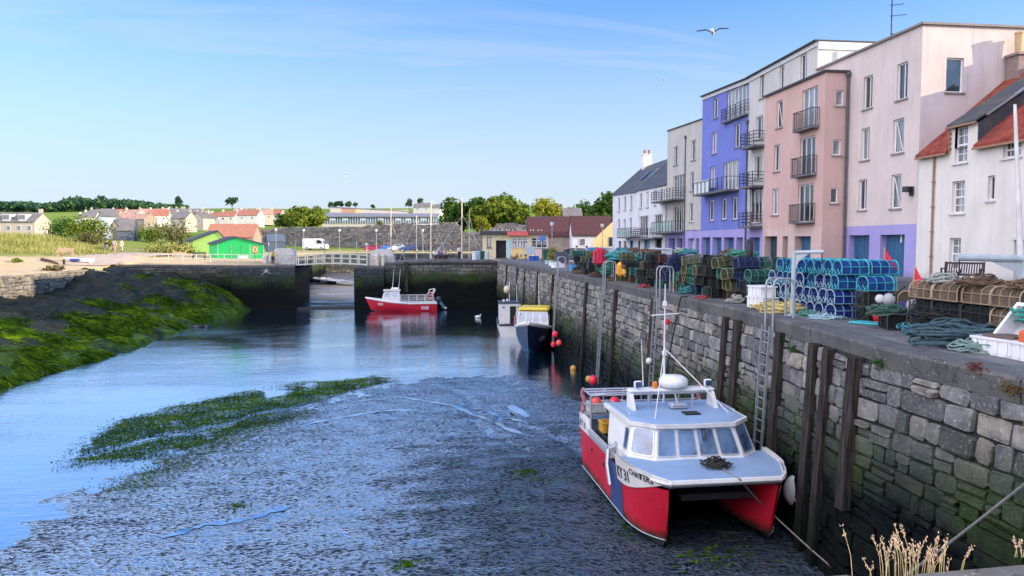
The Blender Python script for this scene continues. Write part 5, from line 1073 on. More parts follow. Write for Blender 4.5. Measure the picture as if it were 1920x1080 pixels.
for s, nm in ((1,''),(-1,'')):
    red = MB(); bot = MB(); q = lambda x, y, z: (s*x, rk(y,z), z)
    Ro = [[q(xo(y)-.10*(1-k), y, lerp(.03, zsh(y), k)) for k in (0,.25,.5,.75,1)] for y in ys_]; Ri = [[q(xi(y), y, lerp(.03, zsh(y), k)) for k in (0,.5,1)] for y in ys_]
    red.grid(Ro if s < 0 else [r[::-1] for r in Ro]); red.grid(Ri if s > 0 else [r[::-1] for r in Ri])
    red.add([q(xo(0)-.1,0,.03), q(xo(0),0,zsh(0)), q(xi(0),0,zsh(0)), q(xi(0),0,.03)], [(0,1,2,3)])
    red.add([q(xo(6.74)-.1,6.74,.03), q(xo(6.74),6.74,zsh(6.74)), q(xi(6.74),6.74,zsh(6.74)), q(xi(6.74),6.74,.03)], [(3,2,1,0)])
    red.build('hull', B_RED, CA, True)
    ke = lambda y: -.2+.12*max(0,(y-5)/1.75)**2
    Rb = [[q(xo(y)-.09, y, .032), q(lerp(xi(y),xo(y),.62), y, ke(y)), q(lerp(xi(y),xo(y),.5), y, ke(y)-.06), q(xi(y)+.0, y, .032)] for y in ys_]
    bot.grid(Rb); bot.add([q(xo(0)-.09,0,.402), q(lerp(xi(0),xo(0),.5),0,-.26), q(xi(0),0,.402)], [(0,1,2)]); bot.build('hull_bottom', B_BOOT, CA)
    w_ = MB().path([q(xo(y)-.075, y, .045) for y in ys_], .013, 5); w_.build('boot_stripe', mat('pale_stripe', (.45,.55,.58), .5), CA)
    if s > 0:
        bp = MB().grid([[q(xo(y)-.10*(1-k)+.012, y, lerp(.06, zsh(y), k)) for k in (0,.33,.66,1)] for y in (3.55,3.9,4.3,4.75)]); bp.build('rubbed_side_panel', B_BLUE, CA)
        for yy, zz in ((1.5,1.0),(2.9,.95)): MB().sph((xo(yy)-.01,yy,zz), .05, 8, 6, (.4,1,1.3)).build('outlet', B_BLK, CA)
    # stern quarter bulwark and gunwale
    qb = MB(); A = [(xo(0)+.01,0,zsh(0)),(xo(0)+.01,0,1.86),(xo(0)+.01,.9,1.8),(xo(0)+.01,1.15,1.55),(xo(0)+.01,1.2,zsh(0))]
    qb.prism([(p[1],p[2]) for p in A], (s*(xo(0)-.10),0,0), (0,1,0), (0,0,1), (s*.12,0,0)); qb.build('quarter_bulwark', B_WH, CA)
    gw = MB().path([(s*(xo(y)-.05),y,zsh(y)+.14) for y in (1.15,2,2.8,3.6)], .09, 6); gw.box(s*(xo(1)-.14) if s > 0 else -xo(1)+.0,1.15,zsh(1)-.02,s*xo(1) if s > 0 else -xo(1)+.14,3.65,zsh(1)+.13); gw.build('gunwale', B_ALU, CA)
    # flared bow bulwark that carries the name
    W = [[q(xo(y)+.02+.10*k*(1 if y < 6 else .5), y, lerp(pbot(y), ptop(y), k)) for k in (0,.33,.66,1)] for y in (4.5,4.7,4.9,5.1,5.3,5.5,5.75,6.0,6.25,6.45,6.6,6.7,6.76)]
    bw = MB().grid(W if s < 0 else [r[::-1] for r in W]); bw.grid([[(p[0]-s*.07,p[1]-.05,p[2]) for p in (r if s > 0 else r[::-1])] for r in W]); bw.build('bow_bulwark', B_WH, CA)
def bowsurf(u, z): y = 4.56+u; k = (z-pbot(y))/(ptop(y)-pbot(y)); return (xo(y)+.034+.10*k*(1 if y < 6 else .5), rk(y, z), z)
# lettering reads from astern to bow on this side, so it is laid leftwards from the stem
text_mb('KY 31', .44, lambda x, z: bowsurf(.04+x*.80, 1.16+.06*x+z)).build('registration_lettering', B_LET, CA)
text_mb('CHATERS', .22, lambda x, z: bowsurf(.95+x*.95, 1.50-.03*x+z)).build('name_lettering', B_LET, CA)
text_mb('KY 31', .30, lambda x, z: (xo(0)+.03, .10+x*1.02, 1.46+z)).build('registration_lettering', B_LET, CA)
# decks
MB().box(-.96,.02,1.0,.96,6.35,1.16).build('bridge_deck', M_DARK, CA)  # coloured near-black to paint in the shade of the tunnel
MB().box(-2.0,.03,1.165,2.0,4.6,1.2).build('work_deck', B_DIN, CA)
fd = [(xo(y)+.0, rk(y,1.66)) for y in (4.55,5.1,5.6,6.0,6.3,6.5,6.65,6.75)]
fp = fd+[(-x, y) for x, y in fd[::-1]]; N_ = len(fp)
m = MB().add([(x,y,1.50) for x,y in fp]+[(x,y,1.665+.03*(1-abs(x)/2)) for x,y in fp]+[(0,4.6,1.7)], [tuple(range(N_-1,-1,-1))]+[(N_+i,N_+i+1,2*N_) for i in range(N_-1)]+[(2*N_-1,N_,2*N_)]); m.build('foredeck', B_DECK, CA)
m = MB().path([(x,y,1.61) for x,y in fd[4:]+[(-x,y) for x,y in fd[4:][::-1]]], .075, 6); m.build('bow_rubbing_strip', B_WH, CA)
# wheelhouse
bs = [(1.86,2.75),(1.84,4.62),(1.22,5.18),(-1.22,5.18),(-1.84,4.62),(-1.86,2.75)]; tp = [(1.68,2.3),(1.60,4.28),(1.06,4.74),(-1.06,4.74),(-1.60,4.28),(-1.68,2.3)]
zb_, zt_ = 1.62, 2.50; m = MB(); n6 = 6
v_ = [(x,y,1.1) for x,y in bs]+[(x,y,zb_+.05) for x,y in bs]+[(x,y,zt_) for x,y in tp]
m.add(v_, [(r*6+(i+1)%6, r*6+i, (r+1)*6+i, (r+1)*6+(i+1)%6) for r in range(2) for i in range(6)]); WHS = m.build('wheelhouse', B_WH, CA)
Vb = [Vector((x,y,zb_+.05)) for x,y in bs]; Vt = [Vector((x,y,zt_)) for x,y in tp]
def face(i): return Vb[i], Vb[i+1], Vt[i], Vt[i+1]
boat_window(WHS, *face(1), .08,.92,.09,.90,.12)
for k in range(4): boat_window(WHS, *face(2), .012+k*.246,.235+k*.246,.09,.90,.05)
boat_window(WHS, *face(3), .08,.92,.09,.90,.12); boat_window(WHS, *face(0), .78,.96,.14,.8,.08); boat_window(WHS, *face(4), .05,.3,.14,.8,.08)
wp = MB()
for dx in (0,.07): a, b = Vb[2].lerp(Vb[3], .62).lerp(Vt[2].lerp(Vt[3], .62), .9)+Vector((dx,.05,0)), Vb[2].lerp(Vb[3], .60).lerp(Vt[2].lerp(Vt[3], .60), .55)+Vector((dx,.05,0)); wp.tube(a, b, .012, 5)
wp.build('wiper', B_BLK, WHS)
ro = [(1.78,1.95),(1.72,4.30),(1.12,4.86),(0,4.92),(-1.12,4.86),(-1.72,4.30),(-1.78,1.95)]; n7 = 7
m = MB().add([(x,y,zt_-.05) for x,y in ro]+[(x,y,zt_+.06) for x,y in ro], [tuple(range(7)), *[((i+1)%7,i,7+i,7+(i+1)%7) for i in range(7)]]+[tuple(range(13,6,-1))]); RF = m.build('wheelhouse_roof', B_WH, CA)
m = MB(); q7 = [(x*.955, lerp(y,3.4,.045)) for x,y in ro]; m.add([(x,y,zt_+.064) for x,y in q7]+[(x*.9,lerp(y,3.4,.1),zt_+.11) for x,y in q7], [((i),(i+1)%7,7+(i+1)%7,7+i)[::-1] for i in range(7)]+[tuple(range(13,6,-1))]); m.build('roof_panel', B_DECK, RF)
for s in (1,-1): MB().path([(s*1.6,2.1,zt_+.10),(s*1.6,2.15,zt_+.16),(s*1.56,3.8,zt_+.16),(s*1.55,3.85,zt_+.10)], .02, 5).build('grab_rail', B_ALU, RF)
MB().box(-.45,3.75,zt_+.112,.0,4.1,zt_+.15).build('roof_hatch', B_BLK, RF)
# radar arch, dome, lamps, mast
ar = MB()
for s in (1,-1): ar.prism([(3.35,zt_+.09),(3.02,zt_+.55),(2.72,zt_+.55),(2.72,zt_+.09)], (s*1.24-.05,0,0), (0,1,0), (0,0,1), (.1,0,0))
ar.bbox((0,2.87,zt_+.60), (2.62,.34,.11), .04); AR = ar.build('radar_arch', B_WH, CA)
MB().lathe((-.08,2.87,zt_+.662), [(.30,0),(.41,.07),(.43,.17),(.40,.28),(.28,.35),(.05,.37)], 20).build('radar_dome', mat('radome_white', (.80,.80,.78), .35), AR, True)
for x in (1.02,-1.12):
    l_ = MB().bbox((x,2.95,zt_+.80), (.24,.12,.2), .03).build('flood_lamp', B_WH, AR); MB().box(x-.095,3.012,zt_+.72,x+.095,3.03,zt_+.88).build('lamp_glass', B_GL, l_); MB().tube((x,2.95,zt_+.65),(x,2.95,zt_+.72),.02,5).build('lamp_bracket', B_ALU, l_)
MB().lathe((.48,2.87,zt_+.662), [(.08,0),(.08,.05),(.07,.17),(.02,.2)], 10).build('beacon', mat('amber_beacon', (.7,.2,.03), .3), AR)
mb = MB().path([(0,2.3,zt_+.06),(0,2.3,zt_+1.9),(0,2.3,zt_+3.7)], [.036,.03,.015], 8); mb.tube((.43,2.3,zt_+2.75),(-.43,2.3,zt_+2.8),.022,6)
for z in (.9,1.6,3.1): mb.bbox((.0,2.3,zt_+z), (.12,.12,.16), .02)
MS = mb.build('mast', B_WT, CA); MB().bbox((-.1,2.3,zt_+2.55), (.12,.12,.18), .03).build('red_lamp', mat('red_lens', (.5,.02,.03), .3), MS)
MB().path([(-.03,2.27,zt_+3.1),(-.05,2.27,zt_+1.5)], .012, 4).build('red_cable', mat('red_cable', (.5,.05,.04), .6), MS)
mb = MB()
for s, y in ((.98,4.35),(-1.35,3.9)): mb.tube((0,2.3,zt_+1.75),(s,y,zt_+.1),.016,5)
mb.build('mast_stay', B_WT, CA); MB().path([(.62,2.2,zt_+.6),(.66,2.1,zt_+2.0)], [.02,.008], 5).build('whip_aerial', B_WT, CA)
for s in (-.75,.75): MB().tube((s*.9,2.9,zt_+.08),(s*.9,2.9,zt_+.56),.04,6).build('arch_strut', B_ALU, CA)
mb = MB(); mb.bbox((-.1,3.2,zt_+.2), (.5,.34,.16), .04); mb.tube((-.1,3.2,zt_+.2),(-.1,2.9,zt_+.6),.03,5); mb.build('arch_bracket', B_ALU, CA)
# stern gantry
g = MB(); z1, z2 = 2.62, 2.2
for s in (1,-1):
    for y in (.12,1.15): g.tube((s*1.98,y,1.3),(s*1.98,y,z1),.035,7)
    for z in (z1,z2): g.path([(s*1.98,1.15,z),(s*1.98,.12,z)], .03, 6)
    g.path([(s*1.98,1.15,z1),(s*1.5,1.2,z1+.05)], .03, 6)
for y, z in ((.12,z1),(.5,z1),(.85,z1),(1.15,z1),(.12,z2)): g.tube((1.98,y,z),(-1.98,y,z),.03,6)
for x in (-1.3,-.65,0,.65,1.3): g.tube((x,.12,z2),(x,.12,z1),.022,5); g.tube((x,.12,z1),(x,.5,z1),.022,5)
for x in (-.9,.4): g.tube((x,.12,1.2),(x,.12,z2),.03,6)
g.build('stern_gantry', B_ALU, CA)
MB().box(-2.0,.02,1.1,2.0,.1,1.62).build('transom', B_DECK, CA); MB().box(-.97,.3,-.2,.97,.36,1.0).build('tunnel_light_block', M_DARK, CA)  # added black plate blocks light from astern so the tunnel stays dark
for s in (1,-1): MB().path([(s*1.98+.03*sin(k),.14+.05*cos(k*1.7),2.66-k*.1) for k in range(12)], .07, 6).build('rope_hank', mat('red_white_rope', (.42,.16,.18), .9, .4, 14), CA)
hl = MB().tube((1.55,3.5,1.75),(2.1,3.6,1.62),.07,10); hl.lathe((1.7,3.55,1.35), [(.10,0),(.1,.3),(.2,.36),(.2,.42),(.1,.46)], 12); hl.path([(2.1,3.6,1.6),(2.16,3.75,1.2),(2.14,4.0,.7)], .05, 6); hl.build('pot_hauler', B_ALU, CA)
def on_boat(b, x, y, z): return b.matrix_basis @ Vector((x,y,z))
CA_M = Matrix.Translation(CA.location) @ Matrix.Rotation(CA.rotation_euler.z, 4, 'Z') @ Matrix.Scale(.905, 4)
def cw(x,y,z): return CA_M @ Vector((x,y,z))
def tray(name, label, cat, p, d, m, rz=0., wall=.03, group=None, ribs=True, tilt=0.):
    o = thing(name, label, cat, p, group, rz, local=True); o.rotation_euler = (tilt,0,rz); w_, l, h = d; b = MB()
    b.box(-w_/2,-l/2,0,w_/2,l/2,.03)
    for s in (1,-1): b.box(s*w_/2-(wall if s > 0 else 0),-l/2,.03,s*w_/2+(wall if s < 0 else 0),l/2,h); b.box(-w_/2+wall,s*l/2-(wall if s > 0 else 0),.03,w_/2-wall,s*l/2+(wall if s < 0 else 0),h)
    b.build('box_body', m, o)
    r = MB(); e = .025
    for s in (1,-1): r.box(s*w_/2-.02-e,-l/2-e,h+.002,s*w_/2+.02+e*.2,l/2+e,h+.04); r.box(-w_/2+.02,s*l/2-.03,h+.003,w_/2-.02,s*l/2+.03,h+.039)
    if ribs:
        for k in range(4):
            u = lerp(-w_*.38, w_*.38, k/3)
            for s in (1,-1): r.box(u-.03,s*l/2-.002 if s > 0 else -l/2-.03,.04,u+.03,l/2+.03 if s > 0 else -l/2+.002,h-.01)
    r.build('rim', m, o); return o
def buoy(label, p, r, m, group=None, name='buoy', sc=(1,1,1.08)):
    o = thing(name, label, 'buoy', p, group); MB().sph((p[0],p[1],p[2]), r, 16, 12, sc).build('float_ball', m, o, True)
    MB().lathe((p[0],p[1],p[2]+r*sc[2]*.93), [(r*.22,0),(r*.2,r*.25),(r*.1,r*.3)], 8).build('eyelet', mat('buoy_collar', (.04,.06,.12), .5), o); return o
p = cw(1.55,.75,1.21); tray('fish_crate', 'yellow plastic crate on the deck of the big red boat', 'crate', cw(1.45,1.55,1.55), (.56,.45,.27), mat('yellow_crate', (.62,.33,.03), .5), radians(181))
for k, (x, y) in enumerate(((1.45,2.2),(1.4,2.75))): tray('deck_bin', ('dark open bin just ahead of the yellow crate on the deck','dark open bin nearest the wheelhouse on the deck')[k], 'bin', cw(x,y,1.2), (.68,.45,.33), B_DIN, radians(181), group='dark bins on the big red boat')
tray('deck_bin', 'dark upturned bin carrying the yellow crate', 'bin', cw(1.45,1.55,1.2), (.65,.54,.3), B_DIN, radians(181), group='dark bins on the big red boat')
for k, x in enumerate((1.62,1.0)):
    tray('pot_box', ('pale box at the stern corner holding the coral buoy','pale box at the stern holding the deep pink buoy')[k], 'box', cw(x,.42,1.95), (.52,.45,.24), mat('pale_grey_plastic', (.5,.54,.56), .5), radians(181), group='pale boxes on the stern gantry')
    buoy(('coral round buoy in the stern corner box of the big red boat','deep pink round buoy in the second stern box of the big red boat')[k], cw(x,.42,2.24), .155, (B_ORB,B_PKB)[k])
sh_ = thing('box_shelf', 'metal shelf under the pale stern boxes', 'shelf', cw(1.3,.42,1.9)); q = cw(1.3,.42,1.91); MB().cbox(q, (1.2,.5,.03), radians(1)).build('shelf_plate', B_ALU, sh_)
for k in (-.6,.6): MB().tube(q+Vector((k,.2,-.72)), q+Vector((k,.2,-.01)), .025, 6).build('shelf_leg', B_ALU, sh_)
def coil(mb, c, r, n, rr, seed, tall=.3, squash=1.):
    rnd = random.Random(seed)
    for i in range(n):
        a0 = rnd.random()*6.3; R0 = r*rnd.uniform(.35,1); ox, oy = rnd.gauss(0,r*.2), rnd.gauss(0,r*.2); z0 = rnd.random()*tall*(1-R0/r*.6); L = rnd.uniform(3,6.2); e = rnd.uniform(.6,1)
        mb.path([(c[0]+ox+cos(a0+L*t/14)*R0*(1+.12*sin(t*1.7+i)), c[1]+(oy+sin(a0+L*t/14)*R0*e)*squash, c[2]+rr+max(0,z0+.04*sin(t*.9+i))) for t in range(15)], rr, 5)
    return mb
q = cw(-.15,5.85,1.72); o = coil(MB(), q, .3, 16, .02, 4, .16).build('rope_coil', B_ROPE, None, org=q); tag(o, 'dark coil of rope lying on the blue grey foredeck', 'rope')
def rope(label, pts, r, m, sag=0., name='mooring_rope', n=18, group=None):
    P = [Vector(p) for p in pts]; out = []
    for i in range(len(P)-1):
        for k in range(n): t = k/n; out.append(P[i].lerp(P[i+1], t)-Vector((0,0,sag*4*t*(1-t))))
    out.append(P[-1]); o = MB().path(out, r, 6).build(name, m, None, org=P[0]); tag(o, label, 'rope', group); return o
rope('mooring rope running from the bow of the big red boat down to the mud', [q+Vector((0,-.1,.05)), cw(-.3,6.9,1.68), atz(1440,965,-4.4)+Vector((0,0,.12)), Vector((8.35,13.6,-4.75))], .018, mat('weathered_rope', (.22,.20,.15), .9, .4, 25), .03)
a_ = atx(1935, 896, 8.35); b_ = atx(1700, 1072, 7.2); b2 = a_+(b_-a_)*1.6; rope('grey mooring rope slanting across the wall in the bottom right corner', [a_, b2], .022, mat('grey_rope', (.16,.17,.16), .9, .3, 25), .05)
o = MB().sph((0,0,0), .31, 16, 12, (1,1,1.25)); f = cw(-2.36,5.9,.95); o.v = [(p[0]+f[0],p[1]+f[1],p[2]+f[2]) for p in o.v]; fo = thing('boat_fender', 'big white ball fender between the bow of the big red boat and the wall', 'fender', f); o.build('fender_ball', B_WHB, fo, True); MB().tube(f+Vector((0,0,.03)), cw(-2.05,5.7,1.6), .015, 5).build('fender_line', B_ROPE, fo)
# ---- small red workboat at the cross quay
SB = thing('workboat', 'small red workboat with white rails, lettered DEE, moored before the cross quay', 'workboat', (3.0-1.3,83.35,WZ-.25), None, radians(91), local=True)
rows, sh = hull(7.4, 2.5, 1.02, .62, SB, B_RED, B_TEALH, .2, .95, .7)
g = MB()
for s in (1,-1): g.path([(s*p[0]*.99,p[1],p[2]+.10) for p in sh[:-1]]+[(0,sh[-1][1]+.02,sh[-1][2]+.1)], .10, 6)
g.build('gunwale', B_WH, SB); MB().add([(s*p[0]*.96,p[1],p[2]+.02) for s in (1,) for p in sh]+[(-p[0]*.96,p[1],p[2]+.02) for p in sh[::-1]], [tuple(range(2*len(sh)))]).build('deck', mat('grey_deck', (.3,.36,.4), .7), SB)
m = MB(); b5 = [(.95,4.1),(.85,6.0),(-.85,6.0),(-.95,4.1)]; t5 = [(.85,4.1),(.75,5.75),(-.75,5.75),(-.85,4.1)]
m.add([(x,y,1.05) for x,y in b5]+[(x,y,1.75) for x,y in b5]+[(x,y,2.5) for x,y in t5], [(r*4+(i+1)%4,r*4+i,(r+1)*4+i,(r+1)*4+(i+1)%4) for r in range(2) for i in range(4)]+[(11,10,9,8)]); CB = m.build('cabin', B_WH, SB)
q5 = lambda i, z, P: Vector((P[i][0],P[i][1],z))
for i, spl in ((0,2),(1,2),(2,2)):
    for k in range(spl): boat_window(CB, q5(i,1.75,b5), q5(i+1,1.75,b5), q5(i,2.5,t5), q5(i+1,2.5,t5), .06+k*.45, .47+k*.45, .1, .88, .05)
MB().bbox((0,4.95,2.55), (1.9,1.9,.1), .03).build('cabin_roof', B_WH, SB); MB().bbox((0,4.6,2.72), (.9,.9,.24), .08).build('roof_box', B_WH, SB)
mb = MB()
for x, y in ((.3,4.9),(-.3,4.2)): mb.path([(x,y,2.8),(x,y-.2,4.9)], [.03,.015], 5)
mb.build('aerial', B_WT, SB)
r = MB()
for s in (1,-1):
    for z in (1.35,1.62,1.95): r.tube((s*1.12,.35,z),(s*1.05,4.1,z),.028,5)
    for y in (.35,1.3,2.2,3.1,4.0): r.tube((s*1.11,y,1.05),(s*1.11,y,1.95),.03,5)
r.path([(1.1,.5,1.95),(1.1,.2,2.6),(-1.1,.2,2.6),(-1.1,.5,1.95)], .06, 6); r.path([(1.1,.9,1.95),(1.1,.8,2.5),(1.1,.2,2.6)], .05, 6); r.build('rail', B_WT, SB)
MB().path([(-1.18,.75+.34*cos(2*pi*i/14),2.0+.34*sin(2*pi*i/14)) for i in range(14)], .075, 6, closed=True).build('lifebuoy', mat('lifebuoy_pink', (.7,.3,.25), .5), SB)
for s in (.5,-.4):
    e = MB().bbox((s,-.25,1.5), (.42,.6,.55), .14, rx=-.5).build('outboard_motor', B_NAVY, SB); MB().bbox((s,-.62,.85), (.16,.35,.9), .05, rx=-.6).build('motor_leg', B_TEALH, e); MB().lathe((s,-.98,.5), [(.05,-.1),(.16,-.03),(.16,.03),(.05,.1)], 8).build('propeller', B_WT, e)
text_mb('DEE', .46, lambda x, z: (-1.30, 1.75-x*1.05, .48+z)).build('name_lettering', B_LETW, SB)
sx_ = lambda y: interp(y, [p[1] for p in rows and sh], [p[0] for p in sh])
text_mb('DEE', .34, lambda x, z: (-sx_(6.5-x)*lerp(.90,.99,(z+.1)/.5)-.05, 6.5-x, .95+z)).build('name_lettering', B_LETW, SB)
MB().bbox((-1.25,2.9,1.12), (.2,.5,.2), .05).build('side_fender', B_WH, SB)
# ---- white boat seen from astern, blue boat with the yellow roof
pw = atz(957, 634, WZ); WB = thing('fishing_boat', 'white fishing boat with a square wheelhouse and door, moored behind the yellow-roofed boat', 'fishing boat', (pw.x+.1,pw.y+.2,WZ-.3), None, radians(-4), local=True)
rows, sh = hull(6.4, 2.1, 1.25, .6, WB, B_WH, B_BOOT, .32, .86, .5)
g = MB()
for s in (1,-1): g.path([(s*p[0],p[1],p[2]+.03) for p in sh], .06, 6)
g.path([(sh[0][0],0,1.28),(-sh[0][0],0,1.28)], .06, 6); g.build('rubbing_strake', B_NAVY, WB); MB().add([(p[0]*.95,p[1],p[2]-.12) for p in sh]+[(-p[0]*.95,p[1],p[2]-.12) for p in sh[::-1]], [tuple(range(2*len(sh)))]).build('deck', B_DIN, WB)
cb = MB().box(-.88,2.3,1.0,.88,4.2,2.85).build('wheelhouse', B_WH, WB); MB().box(-.95,2.2,2.852,.95,4.35,2.95).build('wheelhouse_roof', B_NAVY, WB); MB().box(.0,2.27,1.15,.5,2.297,2.62).build('door', B_DIN, cb); MB().box(-.62,2.27,2.45,-.42,2.297,2.6).build('window', B_GL, cb); MB().box(.62,2.27,2.4,.8,2.297,2.6).build('window', B_GL, cb)
mb = MB().path([(.0,3.0,2.95),(.0,3.0,4.6)], .035, 6); mb.path([(.6,2.6,2.95),(.52,2.5,4.5)], [.03,.02], 5); mb.build('mast', B_WT, WB)
for x, z in ((-.5,3.05),(-.2,3.1)): MB().bbox((x,2.6,z), (.18,.16,.2), .03).build('deck_lamp', B_WT, WB)
buoy('cream pear-shaped buoy hanging on the mast of the white boat', Vector((pw.x+.1,pw.y+3.2,WZ+3.65)), .28, mat('cream_buoy', (.65,.58,.40), .5), sc=(1,1,1.25))
pb = atz(985, 662, WZ); BB = thing('fishing_boat', 'dark blue fishing boat with a yellow wheelhouse roof, registration on its bow, by the wall', 'fishing boat', (pb.x+1.9,pb.y+6.1,WZ-.3), None, radians(180-15), local=True)
rows, sh = hull(6.9, 2.5, 1.55, .75, BB, B_NAVY, B_TEALH, .22, .9, .55)
g = MB()
for s in (1,-1): g.path([(s*p[0]*1.0,p[1],p[2]+.14) for p in sh], .13, 6)
g.build('bulwark_rail', B_WH, BB); MB().add([(p[0]*.95,p[1],p[2]-.02) for p in sh]+[(-p[0]*.95,p[1],p[2]-.02) for p in sh[::-1]], [tuple(range(2*len(sh)))]).build('deck', B_DIN, BB)
m = MB(); b5 = [(1.16,1.6),(1.12,4.2),(-1.12,4.2),(-1.16,1.6)]; t5 = [(1.06,1.6),(1.02,3.95),(-1.02,3.95),(-1.06,1.6)]
m.add([(x,y,1.5) for x,y in b5]+[(x,y,2.1) for x,y in b5]+[(x,y,2.95) for x,y in t5], [(r*4+(i+1)%4,r*4+i,(r+1)*4+i,(r+1)*4+(i+1)%4) for r in range(2) for i in range(4)]); CB = m.build('wheelhouse', B_WH, BB)
for i, spl in ((1,4),(0,3),(2,3)):
    for k in range(spl): boat_window(CB, q5(i,2.1,b5), q5(i+1,2.1,b5), q5(i,2.95,t5), q5(i+1,2.95,t5), .03+k*.97/spl, .97/spl*.9+k*.97/spl+.02, .1, .9, .03, fm=B_WT)
m = MB(); m.bbox((0,2.75,3.06), (2.3,2.7,.26), .12); m.build('wheelhouse_roof', B_YEL, BB)
MB().path([(-.3,2.6,3.15),(-.22,2.6,5.6)], [.03,.014], 5).build('whip_aerial', B_WT, BB)
sx_ = lambda y: interp(y, [p[1] for p in sh], [p[0] for p in sh])
text_mb('KY79', .40, lambda x, z: (-(sx_(6.2-x*.85)*lerp(.86,.98,(z)/.5)+.09), 6.2-x*.85, 1.12+z)).build('registration_lettering', B_LETW, BB)
text_mb('KY79', .40, lambda x, z: ((sx_(5.0+x*.85)*lerp(.86,.98,(z)/.5)+.09), 5.0+x*.85, 1.12+z)).build('registration_lettering', B_LETW, BB)
MB().path([(1.15,4.6,2.0),(1.1,4.7,2.9),(.9,4.4,3.0)], .04, 5).build('rail', B_WT, BB); MB().path([(1.2+.02*sin(k),4.7,2.05+.08*k) for k in range(9)], .07, 6).build('rope_hank', mat('red_white_rope', (.42,.16,.18), .9, .4, 14), BB)
for i, (px, py, z, r, m, lab) in enumerate([(1041,627,-3.9,.21,B_PKB,'upper round red buoy hanging right of the yellow-roofed boat'),(1048,643,-4.4,.19,B_ORB,'lower right pink buoy of the trio by the yellow-roofed boat'),(1038,646,-4.5,.19,B_PKB,'lower left red buoy of the trio by the yellow-roofed boat'),(1075,691,-5.42,.19,B_YLB,'ochre buoy floating alone on the dark water by the wall'),(1104,711,-4.9,.17,B_YLB,'small ochre buoy tucked behind the pink one above the big boat'),(1112,713,-4.95,.24,B_PKB,'pink buoy hanging by the wall just above the big red boat'),(1217,677,-3.2,.13,B_WHB,'small white buoy hanging on the wall left of the mast')]):
    p = atz(px, py, z); 
    if i < 3: p = atx(px, py, lerp(8.55,8.7,.5)); 
    if i == 6: p = atx(px, py, 9.05)
    buoy(lab, p, r, m)
rope('black rope hanging down the quay wall right of the big boat mast', [Vector((9.4,25.3,.05)), Vector((9.15,25.3,.03)), Vector((8.95,25.9,-2.2)), Vector((8.9,26.2,-3.4))], .03, B_ROPE, 0., 'hanging_rope', 5)
# ---- boats lying in the inner harbour: masts, hulls, tenders under the bridge
def mast(label, px, pytop, d, pybase, r, spars=(), yard=None, hull_c=None, rig=()):
    b = far(px, pybase, d); t_ = far(px, pytop, d); o = thing('moored_boat', label, 'boat', (b.x,b.y,-2.8), 'masted boats in the inner harbour'); L = R(6.5,8.5); y0 = b.y
    M_ = MB().tube((b.x,b.y,-1.6),(t_.x,t_.y,t_.z), r, 7, r*.6); m = M_.build('mast', mat('pale_mast_timber', (.62,.50,.36), .6, .15, 2.), o)
    hl = MB(); N = 10; rows = []
    for i in range(N+1):
        u = i/N*2-1; w_ = 1.15*(1-abs(u)**2.5)**.6+.02; rows.append([(b.x+u*L/2, y0-w_, -1.5+.35*u*u), (b.x+u*L/2*.93, y0-w_*.6, -2.7), (b.x+u*L/2*.93, y0+w_*.6, -2.7), (b.x+u*L/2, y0+w_, -1.5+.35*u*u)])
    hl.grid(rows); hl.grid([[r_[3], r_[0]] for r_ in rows]); hl.build('hull', hull_c or B_WH, o, True)
    rg = MB()
    for dx, dz in rig: rg.tube((t_.x,t_.y,lerp(b.z,t_.z,dz)), (b.x+dx,b.y+.3,-1.3), .035, 4)
    if rig: rg.build('rigging', mat('rigging_wire', (.45,.5,.52), .5), o)
    if yard: q = lerp(b.z,t_.z,yard); MB().tube((b.x-.1,b.y,q),(b.x+3.2,b.y,q+.1),.06,6).build('boom', B_WT, o)
    return o
mast('boat with the leftmost pale mast, beside the right-hand winch drum', 733, 388, 103, 500, .10, rig=((2.3,.75),(-.8,.8)), hull_c=B_NAVY)
mast('boat with a short mast and white boom, second from the left', 781, 404, 106, 490, .10, yard=.80, rig=((-2.8,.95),(2.4,.9)), hull_c=B_TEALH)
mast('boat with the thick pale mast above the group on the cross quay', 808, 378, 104, 495, .15, rig=((2.6,.9),), hull_c=B_WH)
mast('boat with the tall mast nearest the kiosk, slightly leaning', 866, 370, 104, 497, .13, rig=((4.2,.75),(-5.,.72)), hull_c=B_TEALH)
mast('boat with the thin grey mast beside the tallest one', 880, 392, 108, 492, .07, rig=((1.6,.9),), hull_c=B_BLUE)
def dinghy(label, p, L, m, rz, mi, name='dinghy', group=None, cat='dinghy'):
    o = thing(name, label, cat, p, group, rz, local=True); rows, sh = hull(L, L*.42, L*.15, L*.05, o, m, m, .3, .8, .15, N=8)
    g = MB()
    for s in (1,-1): g.path([(s*q[0],q[1],q[2]) for q in sh], .05, 5)
    g.build('gunwale', mi, o); d = MB()
    for yy in (.3,.55): w_ = L*.19; d.box(-w_,L*yy-.12,L*.11,w_,L*yy+.12,L*.11+.04)
    d.build('thwart', B_WOOD, o); MB().add([(q[0]*.9,q[1],.08) for q in sh]+[(-q[0]*.9,q[1],.08) for q in sh[::-1]], [tuple(range(2*len(sh)))]).build('inside', B_DIN, o); return o
